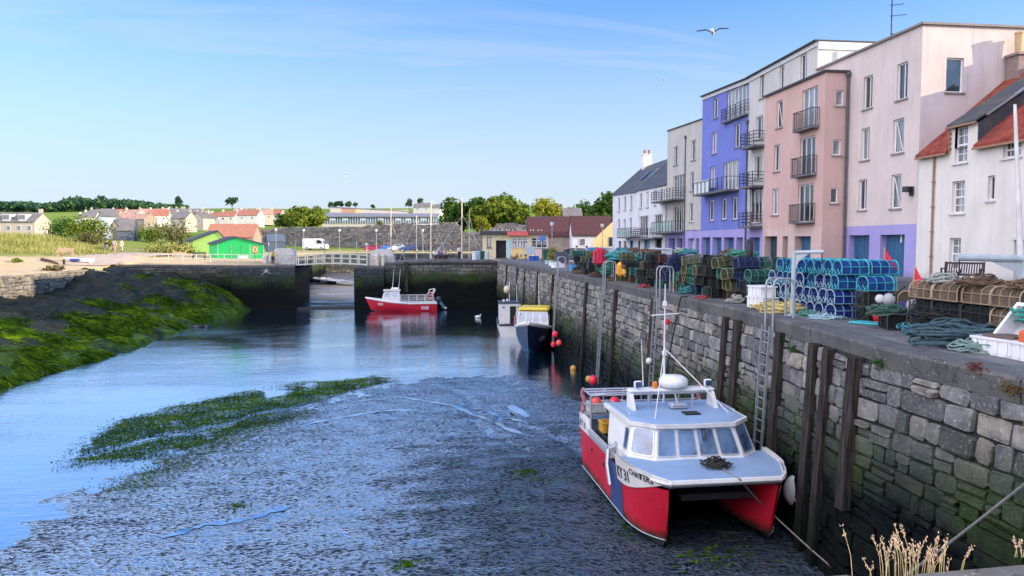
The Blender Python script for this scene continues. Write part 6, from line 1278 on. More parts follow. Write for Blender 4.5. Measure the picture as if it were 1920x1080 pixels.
for i, px in enumerate((592,606,618,628,637,645,654,662)):
    p = far(px, 505+3.*(i % 3)+(3 if i > 3 else 0), 118-i); p.z = bedz(p.x,p.y)+.02; dinghy(('pale blue' if i == 0 else ['dark','white','grey'][i % 3])+[' dinghy lying first from the left under the footbridge',' dinghy second from the left under the footbridge',' dinghy third from the left under the footbridge',' dinghy beached left of the middle under the footbridge',' dinghy beached right of the middle under the footbridge',' dinghy third from the right under the footbridge',' dinghy second from the right under the footbridge',' dinghy rightmost of those under the footbridge'][i], p, R(2.8,3.6), paint('pale_blue_paint', (.12,.36,.46)) if i == 0 else (B_NAVY, B_WH, mat('grey_dinghy', (.2,.21,.23), .5))[i % 3], R(-.8,.8)+1.2, B_WH, group='tenders beached under the footbridge')
p = far(172, 500, 82); p.z = land(p.x,p.y)+.02; dinghy('white dinghy with a blue stern cover on the left sand', (p.x,p.y,p.z), 3.1, B_WH, radians(80), B_WH)
p2 = p+Vector((.1,.02,.36)); c = far(140, 495, 81.6); o = MB().bbox((c.x+.15,c.y,p.z+.36), (1.0,1.0,.3), .1).build('boat_cover', mat('blue_canvas', (.03,.06,.3), .8), None, org=Vector((c.x,c.y,p.z))); tag(o, 'dark blue canvas folded over the stern of the beached white dinghy', 'canvas')
# ------------------------------------------------------------------ creels (lobster pots)
def creel(name, label, p, fc, nc, rc, group, rz=0., square=False, lash=True, seed=1):
    o = thing(name, label, 'creel', p, group, rz, local=True); rnd = random.Random(seed); hw, hl, H = .205, .36, .345
    prof = [(-hw,0),(-hw,.19),(-hw*.86,.27),(-hw*.5,.33),(0,H),(hw*.5,.33),(hw*.86,.27),(hw,.19),(hw,0)] if not square else [(-hw,0),(-hw,.16),(-hw,.31),(-hw*.6,.335),(0,.335),(hw*.6,.335),(hw,.31),(hw,.16),(hw,0)]
    f = MB()
    for x in (-hl,-hl*.33,hl*.33,hl): f.path([(x,y,z+.02) for y,z in prof], .014, 5)
    for y, z in ((-hw,.02),(hw,.02),(-hw,.21),(hw,.21),(0,H+.02 if not square else .355)): f.tube((-hl,y,z),(hl,y,z),.013,5)
    for x in (-hl,hl): f.tube((x,-hw,.02),(x,hw,.02),.014,5)
    f.build('frame', fc, o); b = MB()
    for k in range(5): y = lerp(-hw*.85,hw*.85,k/4); b.box(-hl,y-.022,.0,hl,y+.022,.018)
    b.build('slatted_base', mat('creel_slats', (.10,.08,.06), .8), o)
    seg = [0.]; 
    for i in range(1, len(prof)): seg.append(seg[-1]+hypot(prof[i][0]-prof[i-1][0], prof[i][1]-prof[i-1][1]))
    Ls = seg[-1]
    def sp(u, s):
        s = max(0, min(Ls, s)); return Vector((u, interp(s, seg, [q[0] for q in prof])*.97, interp(s, seg, [q[1] for q in prof])*.97+.02))
    n = MB(); wd = .0075; st = .055
    def ribbon(pts):
        for a, c in zip(pts, pts[1:]):
            d = (c-a)
            if d.length < 1e-5: continue
            out = Vector((0, (a.y+c.y)/2, max(.05,(a.z+c.z)/2-.12))).normalized(); w_ = d.cross(out).normalized()*wd; k = len(n.v); n.v += [tuple(a-w_),tuple(a+w_),tuple(c+w_),tuple(c-w_)]; n.f.append((k,k+1,k+2,k+3))
    for dr in (1,-1):
        c = -Ls
        while c < 2*hl+Ls:
            pts = []
            for i in range(13):
                s = Ls*i/12; u = c+dr*s-(0 if dr > 0 else -0)
                u = -hl+c+dr*s
                if -hl <= u <= hl: pts.append(sp(u, s)+Vector((0,rnd.gauss(0,.003),rnd.gauss(0,.003))))
            if len(pts) > 1: ribbon(pts)
            c += st
    for x in (-hl, hl):
        for k in range(-6, 9):
            for dr in (1,-1):
                pts = []
                for i in range(8):
                    z = .34*i/7; y = -hw+k*st+dr*z*.8+ (0 if dr > 0 else .0)
                    top = interp(abs(y), [0,hw*.5,hw*.86,hw], [H,.33,.27,.19]) if not square else .33
                    if abs(y) < hw and z < top: pts.append(Vector((x, y, z+.02)))
                for a, c in zip(pts, pts[1:]):
                    w_ = Vector((0,wd,0)); q = len(n.v); n.v += [tuple(a-w_),tuple(a+w_),tuple(c+w_),tuple(c-w_)]; n.f.append((q,q+1,q+2,q+3))
    # inner skirts of netting (the trap's eye and parlour walls) make the inside read dark
    for x in (-hl*.33, hl*.33): n.add([(x, y*.93, z*.95+.02) for y, z in prof], [tuple(range(len(prof)))])
    n.build('netting', nc, o)
    if lash:
        for x in (-hl-.008, hl+.008):
            P = [(x, y*1.03, z*1.03+.02) for y, z in prof]
            if rc[1]: P += [(x+.012*(1 if x > 0 else -1), lerp(hw,-hw,i/5), .03+(.13 if i % 2 else 0)) for i in range(6)]
            MB().path(P, .013, 5).build('rope_lashing', rc[0], o)
    return o
def rp(n, c): return mat(n, c, .85, .25, 9, .5, 40)
NETM = {'teal': ((.03,.30,.38),(.010,.05,.22),(.08,.42,.50)), 'sky': ((.12,.28,.38),(.007,.022,.17),(.34,.48,.54)), 'green': ((.035,.17,.13),(.010,.06,.05),(.09,.24,.19)), 'dark': ((.018,.022,.022),(.008,.012,.013),(.05,.055,.05)), 'tan': ((.30,.22,.14),(.17,.13,.085),(.42,.33,.22)), 'rust': ((.13,.045,.03),(.05,.022,.018),(.24,.11,.08)), 'navy': ((.02,.035,.12),(.008,.015,.06),(.10,.12,.2)), 'olive': ((.14,.15,.06),(.06,.07,.03),(.26,.25,.12))}
PROTO = {}
for i, (k, (a, b, c)) in enumerate(NETM.items()):
    PROTO[k] = lambda lab, p, grp, rz, k=k, a=a, b=b, c=c, i=i: creel('creel', lab, p, rp(k+'_creel_frame', a), mat(k+'_netting', b, .9, .2, 6), (rp(k+'_rope', c), k in ('sky','teal','green')), grp, rz, k in ('dark','rust'), True, 40+i)
_first = {}
NCREEL = 0
def put(k, p, rz, label, group, tilt=(0,0)):
    global NCREEL; NCREEL += 1
    if k not in _first: o = _first[k] = PROTO[k](label, p, group, rz)
    else: o = dup(_first[k], p, rz, label, group)
    o.rotation_euler = (tilt[0], tilt[1], rz); return o
rnd = random.Random(21)
# blue stack: arched ends face the harbour
for row in range(2):
    for c in range(9):
        for l in range(4):
            if row == 1 and (l < 2 or c > 7): continue
            if c > 6 and l == 3 and row == 0 and c == 8: continue
            k = 'teal' if l == 3 else ('sky' if l < 2 or c % 3 else 'teal')
            p = (10.92+row*.78+rnd.gauss(0,.045)-.07*(3-l)*(row == 0), 17.75+c*.425+rnd.uniform(-.015,.015), .0+l*.372)
            put(k, p, rnd.gauss(0,.07), ('teal hooped creel in the top layer of the big blue stack','pale roped deep blue creel in the third layer of the big blue stack','pale roped deep blue creel in the second layer of the big blue stack','pale roped deep blue creel in the bottom layer of the big blue stack')[3-l]+('' if row == 0 else ', back row'), 'blue creels in the big stack')
for l, (k, lab) in enumerate((('dark','black square creel at the bottom of the pile at the end of the blue stack'),('dark','black square creel second up at the end of the blue stack, holding a white float'),('teal','single teal creel set on the two black ones at the end of the blue stack'))):
    put(k, (11.15, 17.05, l*.372), radians(8)+rnd.uniform(-.06,.06), lab, None)
put('sky', (11.95, 17.3, 0), radians(84), 'pale blue creel standing end-on right of the black pair', None); put('tan', (11.98, 17.3, .372), radians(80), 'tan hooped creel on the pale blue one right of the black pair', None)
buoy('large red netted ball float at the foot of the black creels', Vector((11.02,16.62,.17)), .17, mat('red_ball_float', (.6,.02,.02), .5)); buoy('white oblong float hung on the upper black creel', Vector((11.12,16.81,.57)), .11, mat('white_float', (.8,.8,.76), .4), sc=(1.1,.5,1))
# dark mixed stacks further along
kinds = ['green','dark','dark','green','olive','navy','dark','dark','green','rust','dark']; y = 22.3; G2 = 'mixed creels stacked along the middle of the quay'
while y < 50:
    far_ = y > 35; step = .47 if not far_ else .52
    for row in range(2 if y < 40 else 2):
        hgt = rnd.choice((2,3,3,4,4)) if not far_ else rnd.choice((2,3,3,4))
        if 28.6 < y < 30 or 37.4 < y < 38.4: hgt = min(hgt, 2)
        kk = rnd.choice(kinds)
        for l in range(hgt):
            if row == 1 and l < hgt-2: continue
            if rnd.random() < .35: kk = rnd.choice(kinds)
            if l == hgt-1 and rnd.random() < .3: kk = rnd.choice(('green','olive','teal' if far_ else 'green'))
            along = rnd.random() < .18
            where = 'right behind the big hand hoops' if y < 24 else ('in the middle stack, between the two davits' if y < 32 else ('beside the davit by the cream house' if y < 40 else 'in the far stack near the white terrace'))
            nm = {'green':'green','dark':'blackened square','olive':'olive','navy':'navy','rust':'rusty red square','teal':'bright teal'}[kk]; ly = 'top' if l == hgt-1 else ('bottom' if l == 0 else 'middle')
            put(kk, (10.6+row*.8+rnd.gauss(0,.10), y+rnd.uniform(-.05,.05), l*.368), rnd.gauss(0,.16)+(pi/2 if along else 0), f'{nm} creel in the {ly} layer {where}', G2, (rnd.gauss(0,.07)*(l > 0), rnd.gauss(0,.07)*(l > 0)))
    y += step+(.5 if rnd.random() < .08 else 0)
# right-hand stack
for row in range(2):
    for c in range(5):
        yy = 14.55-c*.78; L3 = 3 if c < 4 else 2
        for l in range(L3):
            if row == 1 and l < 1: continue
            k = ('dark','dark','tan')[l] if c < 3 else ('dark','tan','tan')[l]
            put(k, (10.75+row*.5+rnd.uniform(-.03,.03), yy+rnd.uniform(-.03,.03), l*.372), pi/2+rnd.uniform(-.06,.06), ('black square creel along the bottom of the right-hand stack','dark creel along the middle of the right-hand stack','tan netted creel along the top of the right-hand stack')[l] if k != 'tan' or l == 2 else 'tan netted creel low in the right-hand stack by the nets', 'creels in the right-hand stack')
for c in range(5): put('tan', (12.6+rnd.uniform(-.1,.1), 14.6-c*.55, .0), rnd.uniform(-.2,.2), 'tan netted creel on the ground behind the right-hand stack', 'creels in the right-hand stack')
for c in range(5): put('tan', (12.6+rnd.uniform(-.1,.1), 14.6-c*.55, .372), rnd.uniform(-.2,.2), 'tan netted creel, upper of two behind the right-hand stack', 'creels in the right-hand stack'); put('rust', (12.55, 14.6-c*.55, .744), rnd.uniform(-.2,.2), 'rusty red creel topping the pile behind the right-hand stack', 'creels in the right-hand stack')
put('dark', (10.5,15.35,0), radians(70), 'lone black square creel at the left foot of the right-hand stack', None)
# ------------------------------------------------------------------ ropes, nets, boxes on the quay
def heap(name, label, c, r, m, n, rr, seed, tall, cat='rope heap', squash=1.):
    o = coil(MB(), c, r, n, rr, seed, tall, squash).build(name, m, None, org=Vector(c)); tag(o, label, cat); return o; return o
heap('rope_heap', 'spread heap of pale yellow rope at the foot of the davit', (10.35,19.7,0), .75, rp('yellow_rope', (.58,.47,.18)), 70, .017, 3, .38)
heap('rope_heap', 'smaller tangle of yellow rope beside the white boxes', (10.1,20.5,0), .45, rp('yellow_rope', (.58,.47,.18)), 34, .017, 4, .25)
heap('rope_heap', 'small tangle of green rope in front of the blue stack', (10.25,18.55,0), .42, rp('green_rope', (.14,.28,.08)), 26, .015, 5, .16)
heap('rope_heap', 'loose pale blue rope loops by the green tangle', (10.3,17.8,0), .40, rp('pale_blue_rope', (.34,.52,.56)), 12, .014, 6, .1)
heap('net_heap', 'large blue grey heap of netting and rope before the right-hand stack', (10.25,12.75,0), .85, rp('blue_grey_net', (.05,.10,.12)), 110, .02, 8, .62, 'net heap')
heap('rope_heap', 'pale green tangle of rope left of the white fish boxes', (9.95,12.0,0), .5, rp('pale_green_rope', (.20,.30,.27)), 44, .016, 9, .3)
heap('net_heap', 'green trawl net piled over the creels at the right edge', (11.0,11.2,.55), .8, rp('teal_net', (.03,.26,.20)), 90, .022, 10, .5, 'net heap')
heap('rope_heap', 'dark rope tangle at the left foot of the right-hand stack', (10.45,15.55,.3), .4, rp('dark_green_rope', (.05,.12,.09)), 30, .017, 11, .3)
heap('net_heap', 'bright teal net hung in a heap left of the orange oilskins', (10.6,41.5,.7), .75, rp('teal_net', (.03,.26,.20)), 60, .03, 12, .9, 'net heap'); heap('net_heap', 'blue green net heaped on the creels by the far davit', (10.7,38.8,1.0), .8, rp('aqua_net', (.06,.32,.34)), 60, .028, 13, .7, 'net heap')
heap('rope_heap', 'green rope hanging over the far hand hoops', (9.75,38.3,.3), .35, rp('green_net_rope', (.06,.25,.18)), 30, .022, 14, .7)
heap('rope_heap', 'small red and black rope end on the quay left of the big hand hoops', (9.65,24.6,0), .18, rp('red_rope', (.32,.05,.06)), 12, .017, 15, .1); heap('rope_heap', 'reddish rope end at the foot of the middle davit', (9.75,31.6,0), .22, rp('red_rope', (.32,.05,.06)), 12, .02, 16, .15)
rt = random.Random(77)
for i in range(16):
    yy = 22.6+i*1.65+rt.uniform(-.3,.3); c_ = rt.choice((('green_net_rope',(.06,.25,.18),'green'),('black_rope_bits',(.02,.022,.022),'black'),('pale_rope_bits',(.36,.38,.34),'pale'),('dull_teal_rope',(.05,.22,.24),'dull teal'),('brown_rope_bits',(.16,.10,.06),'brown')))
    zt_r = 1.48 if i % 3 else .02; xx = 10.95+rt.uniform(-.2,.5) if i % 3 else 10.12
    heap('rope_heap', c_[2]+' rope tangle '+('thrown over the creels' if i % 3 else 'at the foot of the creels')+(', by the big hand hoops' if yy < 27 else (', between the davits' if yy < 34 else ', near the far davit')), (xx, yy, zt_r), rt.uniform(.28,.5), rp(c_[0], c_[1]), rt.randint(14,26), .017, 200+i, .3)['group'] = 'rope tangles on and by the creels'
for i,(x,y,z,r_,c_,nm) in enumerate(((10.9,14.3,1.1,.34,'pale_rope_bits','pale rope tangle over the left end of the tan creels'),(10.85,13.2,1.1,.42,'brown_rope_bits','brown rope tangle over the middle of the tan creels'),(10.9,12.0,1.1,.40,'brown_rope_bits','brown rope tangle at the right end of the tan creels'),(10.5,13.9,.35,.36,'black_rope_bits','black rope tangle hanging over the lower right-hand creels'),(10.35,14.4,0,.34,'dull_teal_rope','dull teal rope tangle at the foot of the right-hand stack'))):
    heap('rope_heap', nm, (x,y,z), r_, rp(c_, {'pale_rope_bits':(.36,.38,.34),'brown_rope_bits':(.16,.10,.06),'black_rope_bits':(.02,.022,.022),'dull_teal_rope':(.05,.22,.24)}[c_]), 24, .015, 300+i, .26)
M_POLY = mat('white_polystyrene', (.80,.81,.82), .6, .04, 3)
for i, (p, rz, d, lab) in enumerate([((10.12,21.0,0),.15,(.8,.5,.3),'white fish box at the bottom of the pile by the yellow rope'),((10.1,21.0,.345),.05,(.78,.48,.28),'white fish box stacked on top by the yellow rope'),((9.95,11.55,0),.12,(.8,.5,.26),'white ribbed fish box flat on the quay at the right edge'),((9.95,10.8,0),-.1,(.8,.5,.26),'white fish box nearest the right edge of the quay')]):
    tray('fish_box', lab, 'fish box', p, d, M_POLY, pi/2+rz, group='white fish boxes')
o = tray('fish_box', 'white fish box tilted up on end against the green net', 'fish box', (10.35,11.5,.34), (.8,.5,.28), M_POLY, pi/2+.15, group='white fish boxes', tilt=.0); o.rotation_euler = (0, radians(0), pi/2+.1); o.rotation_euler = (radians(0), radians(48), pi/2*2+.1)
o = MB().bbox((9.97,11.5,.30), (.42,.62,.1), .03, .1).build('oilskin_sheet', mat('brown_oilskin', (.12,.08,.06), .5), None, org=Vector((9.97,11.5,.27))); tag(o, 'brown folded sheet lying in the flat white fish box', 'sheet'); o = MB().bbox((9.9,10.98,.36), (.2,.22,.26), .04).build('orange_tub', mat('orange_plastic', (.65,.13,.03), .5), None, org=Vector((9.9,10.98,.24))); tag(o, 'small orange tub in the nearest white fish box', 'tub')
o = MB().bbox((10.55,16.35,.03), (.5,.75,.05), .02, .5).build('plastic_lid', mat('turquoise_lid', (.05,.42,.45), .5), None, org=Vector((10.55,16.35,.005))); tag(o, 'turquoise plastic lid lying on the quay by the red float', 'lid')
o = MB().path([Vector((10.9,23.6,1.62))+Vector((.28*cos(t)*.5,.36*cos(t)*.8,.36*sin(t))) for t in [2*pi*i/20 for i in range(20)]], .11, 10, closed=True).build('tyre', B_BLK, None, True, org=Vector((10.9,23.6,1.4))); tag(o, 'black tyre on top of the creels behind the big hand hoops', 'tyre')
def dan(label, p, top, lean):
    o = thing('marker_flag', label, 'marker flag', p, 'red marker flags among the creels'); a = Vector(p); b = a+Vector((lean[0],lean[1],top)); MB().tube(a, b, .016, 6).build('pole', mat('bamboo_pole', (.45,.35,.2), .6), o)
    t_ = (b-a).normalized(); s = Vector((.75,-.65,-.1)).normalized(); q = b-t_*.56; n = MB(); M1 = [b, b-t_*.03, q+s*.28-t_*.02, q]
    pts = [b, b.lerp(q,.5)+s*.17+Vector((0,.03,0)), q+s*.36, q]; n.add([p_+Vector((0,0,0)) for p_ in pts]+[p_+Vector((.006,.006,0)) for p_ in pts], [(0,1,2,3),(7,6,5,4),(0,4,5,1),(1,5,6,2),(2,6,7,3)]); n.build('flag', mat('red_flag_cloth', (.75,.02,.06), .7), o)
    MB().sph(a.lerp(b,.35), .12, 10, 8, (1,1,1.3)).build('float', mat('pale_float', (.4,.36,.38), .5), o); return o
dan('red marker flag sticking up behind the blue stack', (12.35,18.35,.0), 1.82, (-.12,0)); dan('red marker flag leaning left of the right-hand stack', (11.05,15.55,0), 1.42, (.14,.1))
for i, (y_, ln) in enumerate(((15.9,(.16,.02)),(16.1,(.1,-.03)))):
    a = Vector((11.3+.12*i,y_,0)); o = MB().tube(a, a+Vector((ln[0],ln[1],1.0)), .022, 6).build('marker_pole', mat('white_pole_paint', (.7,.7,.68), .5), None, org=a); tag(o, ('white marker pole left of the leaning red flag','second white marker pole nearest the leaning red flag')[i], 'pole', 'white marker poles')
o = MB().bbox((11.2,15.95,.28), (.5,.45,.55), .12).build('blue_bag', mat('navy_cloth', (.03,.03,.13), .8), None, org=Vector((11.2,15.95,0))); tag(o, 'navy bag bundled at the foot of the white marker poles', 'bag')
buoy('grey float on the ground left of the right-hand stack', Vector((10.75,15.9,.62)), .14, mat('grey_float', (.36,.37,.38), .5)); a = Vector((10.35,16.35,.1)); o = MB().tube(a, (10.95,15.6,.95), .02, 6).build('gaff_pole', B_BLK, None, org=a); tag(o, 'dark gaff pole slanting from the turquoise lid to the red flag', 'pole')
# oilskins on the rail
o = thing('oilskins', 'orange oilskins slung over the creels near the far davit', 'oilskins', (10.1,36.6,.2)); MB().bbox((10.1,36.9,.62), (.3,.55,.75), .14, .2, .2).build('jacket', mat('orange_oilskin', (.75,.36,.03), .5), o); MB().bbox((10.15,36.15,.58), (.3,.42,.62), .14, -.2, -.25).build('trousers', mat('ochre_oilskin', (.62,.38,.05), .5), o)
# ------------------------------------------------------------------ quay furniture
M_GALV = mat('galvanised_steel', (.36,.39,.41), .45, .15, 5, metal=.5); M_GREYP = mat('pale_grey_paint', (.42,.48,.50), .5, .12, 3, dirt=((.15,.12,.1), .5, 3))
def quay_ladder(label, y, deep=-5.3, H=1.02):
    x = qx(y)-.12; o = thing('quay_ladder', label, 'ladder', (x,y,0), 'ladders with hand hoops on the quay edge')
    for k in (-.21,.21):
        z = -.3; P = [(x-.055*-deep*0,y+k,-.9),(x,y+k,H-.18),(x+.03,y+k,H-.06),(x+.12,y+k,H),(x+.42,y+k,H),(x+.51,y+k,H-.06),(x+.55,y+k,H-.18),(x+.55,y+k,.005)]; MB().path(P, .028, 8).build('hand_hoop', M_GALV, o)
    MB().tube((x+.53,y-.21,.55),(x+.53,y+.21,.55),.02,6)
    s = MB(); B0 = lambda z: x-.06-.055*max(0,-z)
    for k in (-.21,.21): s.bar((B0(-.2),y+k,-.2),(B0(deep),y+k,deep), .03, .07)
    s.build('stiles', M_GALV, o); r = MB(); z = -.35
    while z > deep+.1: r.tube((B0(z),y-.21,z),(B0(z),y+.21,z),.015,5); z -= .29
    r.build('rungs', M_GALV, o); return o
quay_ladder('ladder with the biggest hand hoops, left of the white fish boxes', atz(1416,596).y); quay_ladder('ladder and hand hoops in front of the green creels, left of the tall mast', atz(1228,548).y); quay_ladder('ladder and hand hoops under the bright green hanging rope', atz(1135,527).y); quay_ladder('ladder and hand hoops far along, near the stalls', atz(1056,509).y)
def davit(label, p, dirn, L, H=1.74, brace=True, r=.055):
    o = thing('davit', label, 'davit', p, 'grey lifting davits on the quay'); p = Vector(p); d = Vector((dirn[0],dirn[1],0)).normalized()
    MB().lathe(p, [(.18,0),(.18,.03),(r*1.3,.05),(r*1.2,.4),(r,.42),(r,H)], 12).build('post', M_GREYP, o); MB().tube(p+Vector((0,0,H-r)), p+d*L+Vector((0,0,H-r*.6)), r*.9, 10).build('arm', M_GREYP, o)
    if brace: s = d.cross(ZV)*.012; a, b, c = p+Vector((0,0,H-.7)), p+d*L*.5+Vector((0,0,H-r*1.6)), p+Vector((0,0,H-r*1.6)); m = p.lerp(p+d*L*.5,.32)+Vector((0,0,H-.30)); MB().add([a-s,m-s,b-s,c-s,a+s,m+s,b+s,c+s], [(0,1,2,3),(7,6,5,4),(0,4,5,1),(1,5,6,2),(2,6,7,3)]).build('bracket', M_GREYP, o)
    q = p+d*(L-.05)+Vector((0,0,H-r*1.6)); MB().path([q, q+Vector((0,0,-.12)), q+Vector((.03,0,-.2)), q+Vector((0,.03,-.26)), q+Vector((-.03,0,-.2))], .014, 5).build('hook', B_BLK, o); return o
davit('grey davit standing in the yellow rope heap', tuple(atz(1486,592)), (.75,-.65), .75); davit('grey davit in the middle with its arm toward the harbour', tuple(atz(1257,541)), (-1,.1), .95); davit('far grey davit with a red jacket hung on it', tuple(atz(1148,524)), (-1,.1), .8)
q = atx(1922, 483, 11.25); davit('large grey davit arm reaching in at the right edge', (q.x, q.y, 0), (-1,.12), 1.28, q.z+.05, True, .075)
a = atx(1928, 420, 12.2); b = atx(1903, 196, 12.2); o = MB().tube((a.x,a.y,0), (b.x,b.y,b.z), .085, 10, .03).build('flagpole', mat('grey_white_spar', (.62,.6,.58), .5, .15, 2), None, org=Vector((a.x,a.y,0))); tag(o, 'slightly leaning pale spar rising at the right edge', 'pole')
j = atz(1148,524); o = thing('hanging_jacket', 'red oilskin jacket hanging from the far davit', 'jacket', (j.x-.8,j.y,.9)); MB().bbox((j.x-.72,j.y,1.25), (.5,.25,.95), .12).build('jacket_body', mat('red_oilskin', (.55,.02,.06), .5), o)
for s in (-1,1): MB().bbox((j.x-.72+s*.27,j.y,1.2), (.16,.2,.7), .06).build('sleeve', mat('red_oilskin', (.55,.02,.06), .5), o)
# bench by the cottage
c = Vector((24.35,30.8,.122)); o = thing('bench', 'dark slatted wooden bench in front of the white cottage', 'bench', c, None, radians(-53), local=True); MBN = mat('dark_bench_wood', (.035,.022,.03), .6, .2, 6)
L = 1.55; s = MB(); 
for k in range(4): s.box(-L/2,-.24+k*.125,.42,L/2,-.14+k*.125,.45)
s.box(-L/2,-.27,.36,L/2,-.23,.42); s.build('seat', MBN, o); b = MB()
for k in range(15): x = lerp(-L/2+.07,L/2-.07,k/14); b.add([(x-.025,.24,.46),(x+.025,.24,.46),(x+.025,.36,.88),(x-.025,.36,.88),(x-.025,.265,.46),(x+.025,.265,.46),(x+.025,.385,.88),(x-.025,.385,.88)], [(0,1,2,3),(7,6,5,4),(0,4,5,1),(1,5,6,2),(2,6,7,3),(3,7,4,0)])
b.bar((-L/2,.385,.92),(L/2,.385,.92),.05,.09); b.build('backrest', MBN, o)
for sx in (-1,1):
    for nm, p0, p1 in (('leg',(sx*L/2,-.25,0),(sx*L/2,-.25,.66)),('leg',(sx*L/2,.24,0),(sx*L/2,.37,.98))): MB().bar(p0,p1,.07,.07).build(nm, MBN, o)
    MB().bar((sx*L/2,-.3,.68),(sx*L/2,.33,.66),.08,.05).build('armrest', MBN, o)
o = MB().lathe((25.2,31.8,.7), [(.02,0),(.13,.03),(.15,.35),(.13,.45),(.03,.47)], 12).build('gas_bottle_cover', mat('grey_enamel', (.25,.28,.28), .4), None, org=Vector((25.2,31.8,.6)))
bpy.data.objects.remove(o)
# dry grass at the pier edge, tufts on the wall
def tuft(name, label, c, n, h, m, seed, heads=True, sp=.25, lean=.3):
    rnd = random.Random(seed); o = thing(name, label, 'grass tuft', c); st = MB(); hd = MB()
    for i in range(n):
        b = Vector(c)+Vector((rnd.gauss(0,sp*.55), rnd.gauss(0,sp*.14), 0)); hh = h*rnd.uniform(.45,1.05); l = Vector(((b.x-c[0])*lean*1.6/max(.05,sp)*hh*.5+rnd.gauss(0,.05)*hh*3, rnd.gauss(0,.05), 0)); t_ = b+l*.9+Vector((0,0,hh)); st.path([b, b+l*.25+Vector((0,0,hh*.55)), t_], [.0022,.0018,.0012], 4)
        if heads:
            for k in range(rnd.randint(9,16)):
                q = t_+(t_-(b+l*.25+Vector((0,0,hh*.55)))).normalized()*(rnd.uniform(-.07,.02))+Vector((rnd.gauss(0,.006),rnd.gauss(0,.006),0)); d = Vector((rnd.gauss(0,.5),rnd.gauss(0,.5),1)).normalized()*rnd.uniform(.008,.016); s = d.orthogonal().normalized()*.0032; s2 = d.cross(s).normalized()*.0032
                hd.add([q-d*.4, q+s, q+s2, q-s, q-s2, q+d], [(0,1,2),(0,2,3),(0,3,4),(0,4,1),(5,2,1),(5,3,2),(5,4,3),(5,1,4)])
    st.build('stems', m, o)
    if heads: hd.build('seed_heads', mat('dry_seed_heads', (.60,.44,.30), .9, .25, 30), o)
    return o
M_DRY = mat('dry_stems', (.52,.42,.22), .9, .25, 20)
tuft('dry_grass', 'tuft of dry seeding grass at the pier edge in the bottom corner', (2.92,4.04,-.14), 46, .30, M_DRY, 5, True, .30)
tuft('dry_grass', 'small spray of dry grass on the pier coping at the frame edge', (3.66,4.03,-.02), 9, .12, M_DRY, 6, True, .10)
for i, (px, py, m, n) in enumerate([(1905,728,rp('brown_moss', (.16,.10,.03)),90),(1838,690,rp('rusty_moss', (.15,.06,.04)),50),(1655,682,rp('green_moss', (.03,.10,.015)),60),(1490,655,rp('green_moss', (.03,.10,.015)),36)]):
    p = atx(px, py, 8.5 if py > 660 else 8.9); rnd = random.Random(i); b = MB()
    for k in range(n): a = Vector((p.x-.02, p.y+rnd.gauss(0,.09), p.z+rnd.gauss(0,.05))); b.path([a, a+Vector((-rnd.uniform(.05,.14), rnd.gauss(0,.06), rnd.uniform(-.05,.06)))], [.012,.004], 4)
    o = b.build('wall_plant', m, None, org=p); tag(o, ('brown grassy clump hanging from the wall lip at the right edge','rusty moss clump on the wall lip near the right edge','green moss clump at the top of the wall between fender posts','small green moss patch high on the wall left of the third post')[i], 'plant')
# seaweed bar on the flats and weed scraps
rnd = random.Random(14); W1 = [atz(*p, WZ).xy for p in [(128,872),(165,832),(225,790),(330,765),(440,740),(560,722),(700,708),(735,713),(660,732),(560,760),(470,800),(370,838),(250,862)]]
L_WEED = leafmat('seaweed', (.008,.025,.005), (.03,.09,.008), (.12,.22,.015), .3, .8); mb = MB()
def frond(x, y, z, s):
    a = rnd.random()*6.3; c = Vector((x,y,z)); u = Vector((cos(a),sin(a)*.8,rnd.uniform(-.1,.3))); v = Vector((-sin(a),cos(a),rnd.uniform(-.05,.25)))*.7; k = len(mb.v); mb.v += [tuple(c-u*s), tuple(c+v*s*.55), tuple(c+u*s*.9+Vector((0,0,s*.2))), tuple(c-v*s*.5)]; mb.f.append((k,k+1,k+2,k+3))
n_ = 0
while n_ < 42000:
    x, y = rnd.uniform(-13,0), rnd.uniform(24,43)
    if not inpoly(x, y, W1): 
        if pdist(x, y, W1) > .5 or rnd.random() < .85: continue
    if fbm(x*.5, y*.4, 7) < -.36 or (abs((y-30.8)-(x+8.5)*1.02+.3*sin(x*2)) < .35 and x < -5.5): continue
    frond(x, y, WZ+.02+.10*max(0,fbm(x*.4,y*.4,2)+.3)+rnd.uniform(0,.03), rnd.uniform(.025,.075)); n_ += 1
LINE = [Vector(atz(*p, WZ).xy) for p in [(220,915),(330,855),(480,792),(560,770)]]
for i in range(6000):
    t_ = rnd.random(); k = min(2, int(t_*3)); q = LINE[k].lerp(LINE[k+1], t_*3-k); x, y = q.x+rnd.gauss(.35,.55), q.y-abs(rnd.gauss(0,.7)); frond(x, y, mudz(x,y)+.02, rnd.uniform(.02,.06))
for px, py, n, s in ((985,885,90,.25),(757,1060,60,.16),(1010,900,30,.2),(440,952,40,.2),(1330,1040,120,.5),(1200,990,100,.5)):
    p = atz(px, py, WZ); p = atz(px, py, max(WZ, mudz(p.x,p.y))); p = atz(px, py, max(WZ, mudz(p.x,p.y)))
    for i in range(n): x, y = p.x+rnd.gauss(0,s), p.y+rnd.gauss(0,s*.8); frond(x, y, max(WZ+.02, mudz(x,y)+.02), rnd.uniform(.04,.10))
for i in range(900): x = rnd.uniform(-10,8.4); y = rnd.uniform(14.5,40); z = mudz(x,y); (frond(x, y, z+.02, rnd.uniform(.025,.07)) if z > WZ-.02 else 0)
tag(mb.build('seaweed', L_WEED), 'long bright green bar of seaweed and scraps lying on the wet flats', 'seaweed', kind='stuff')
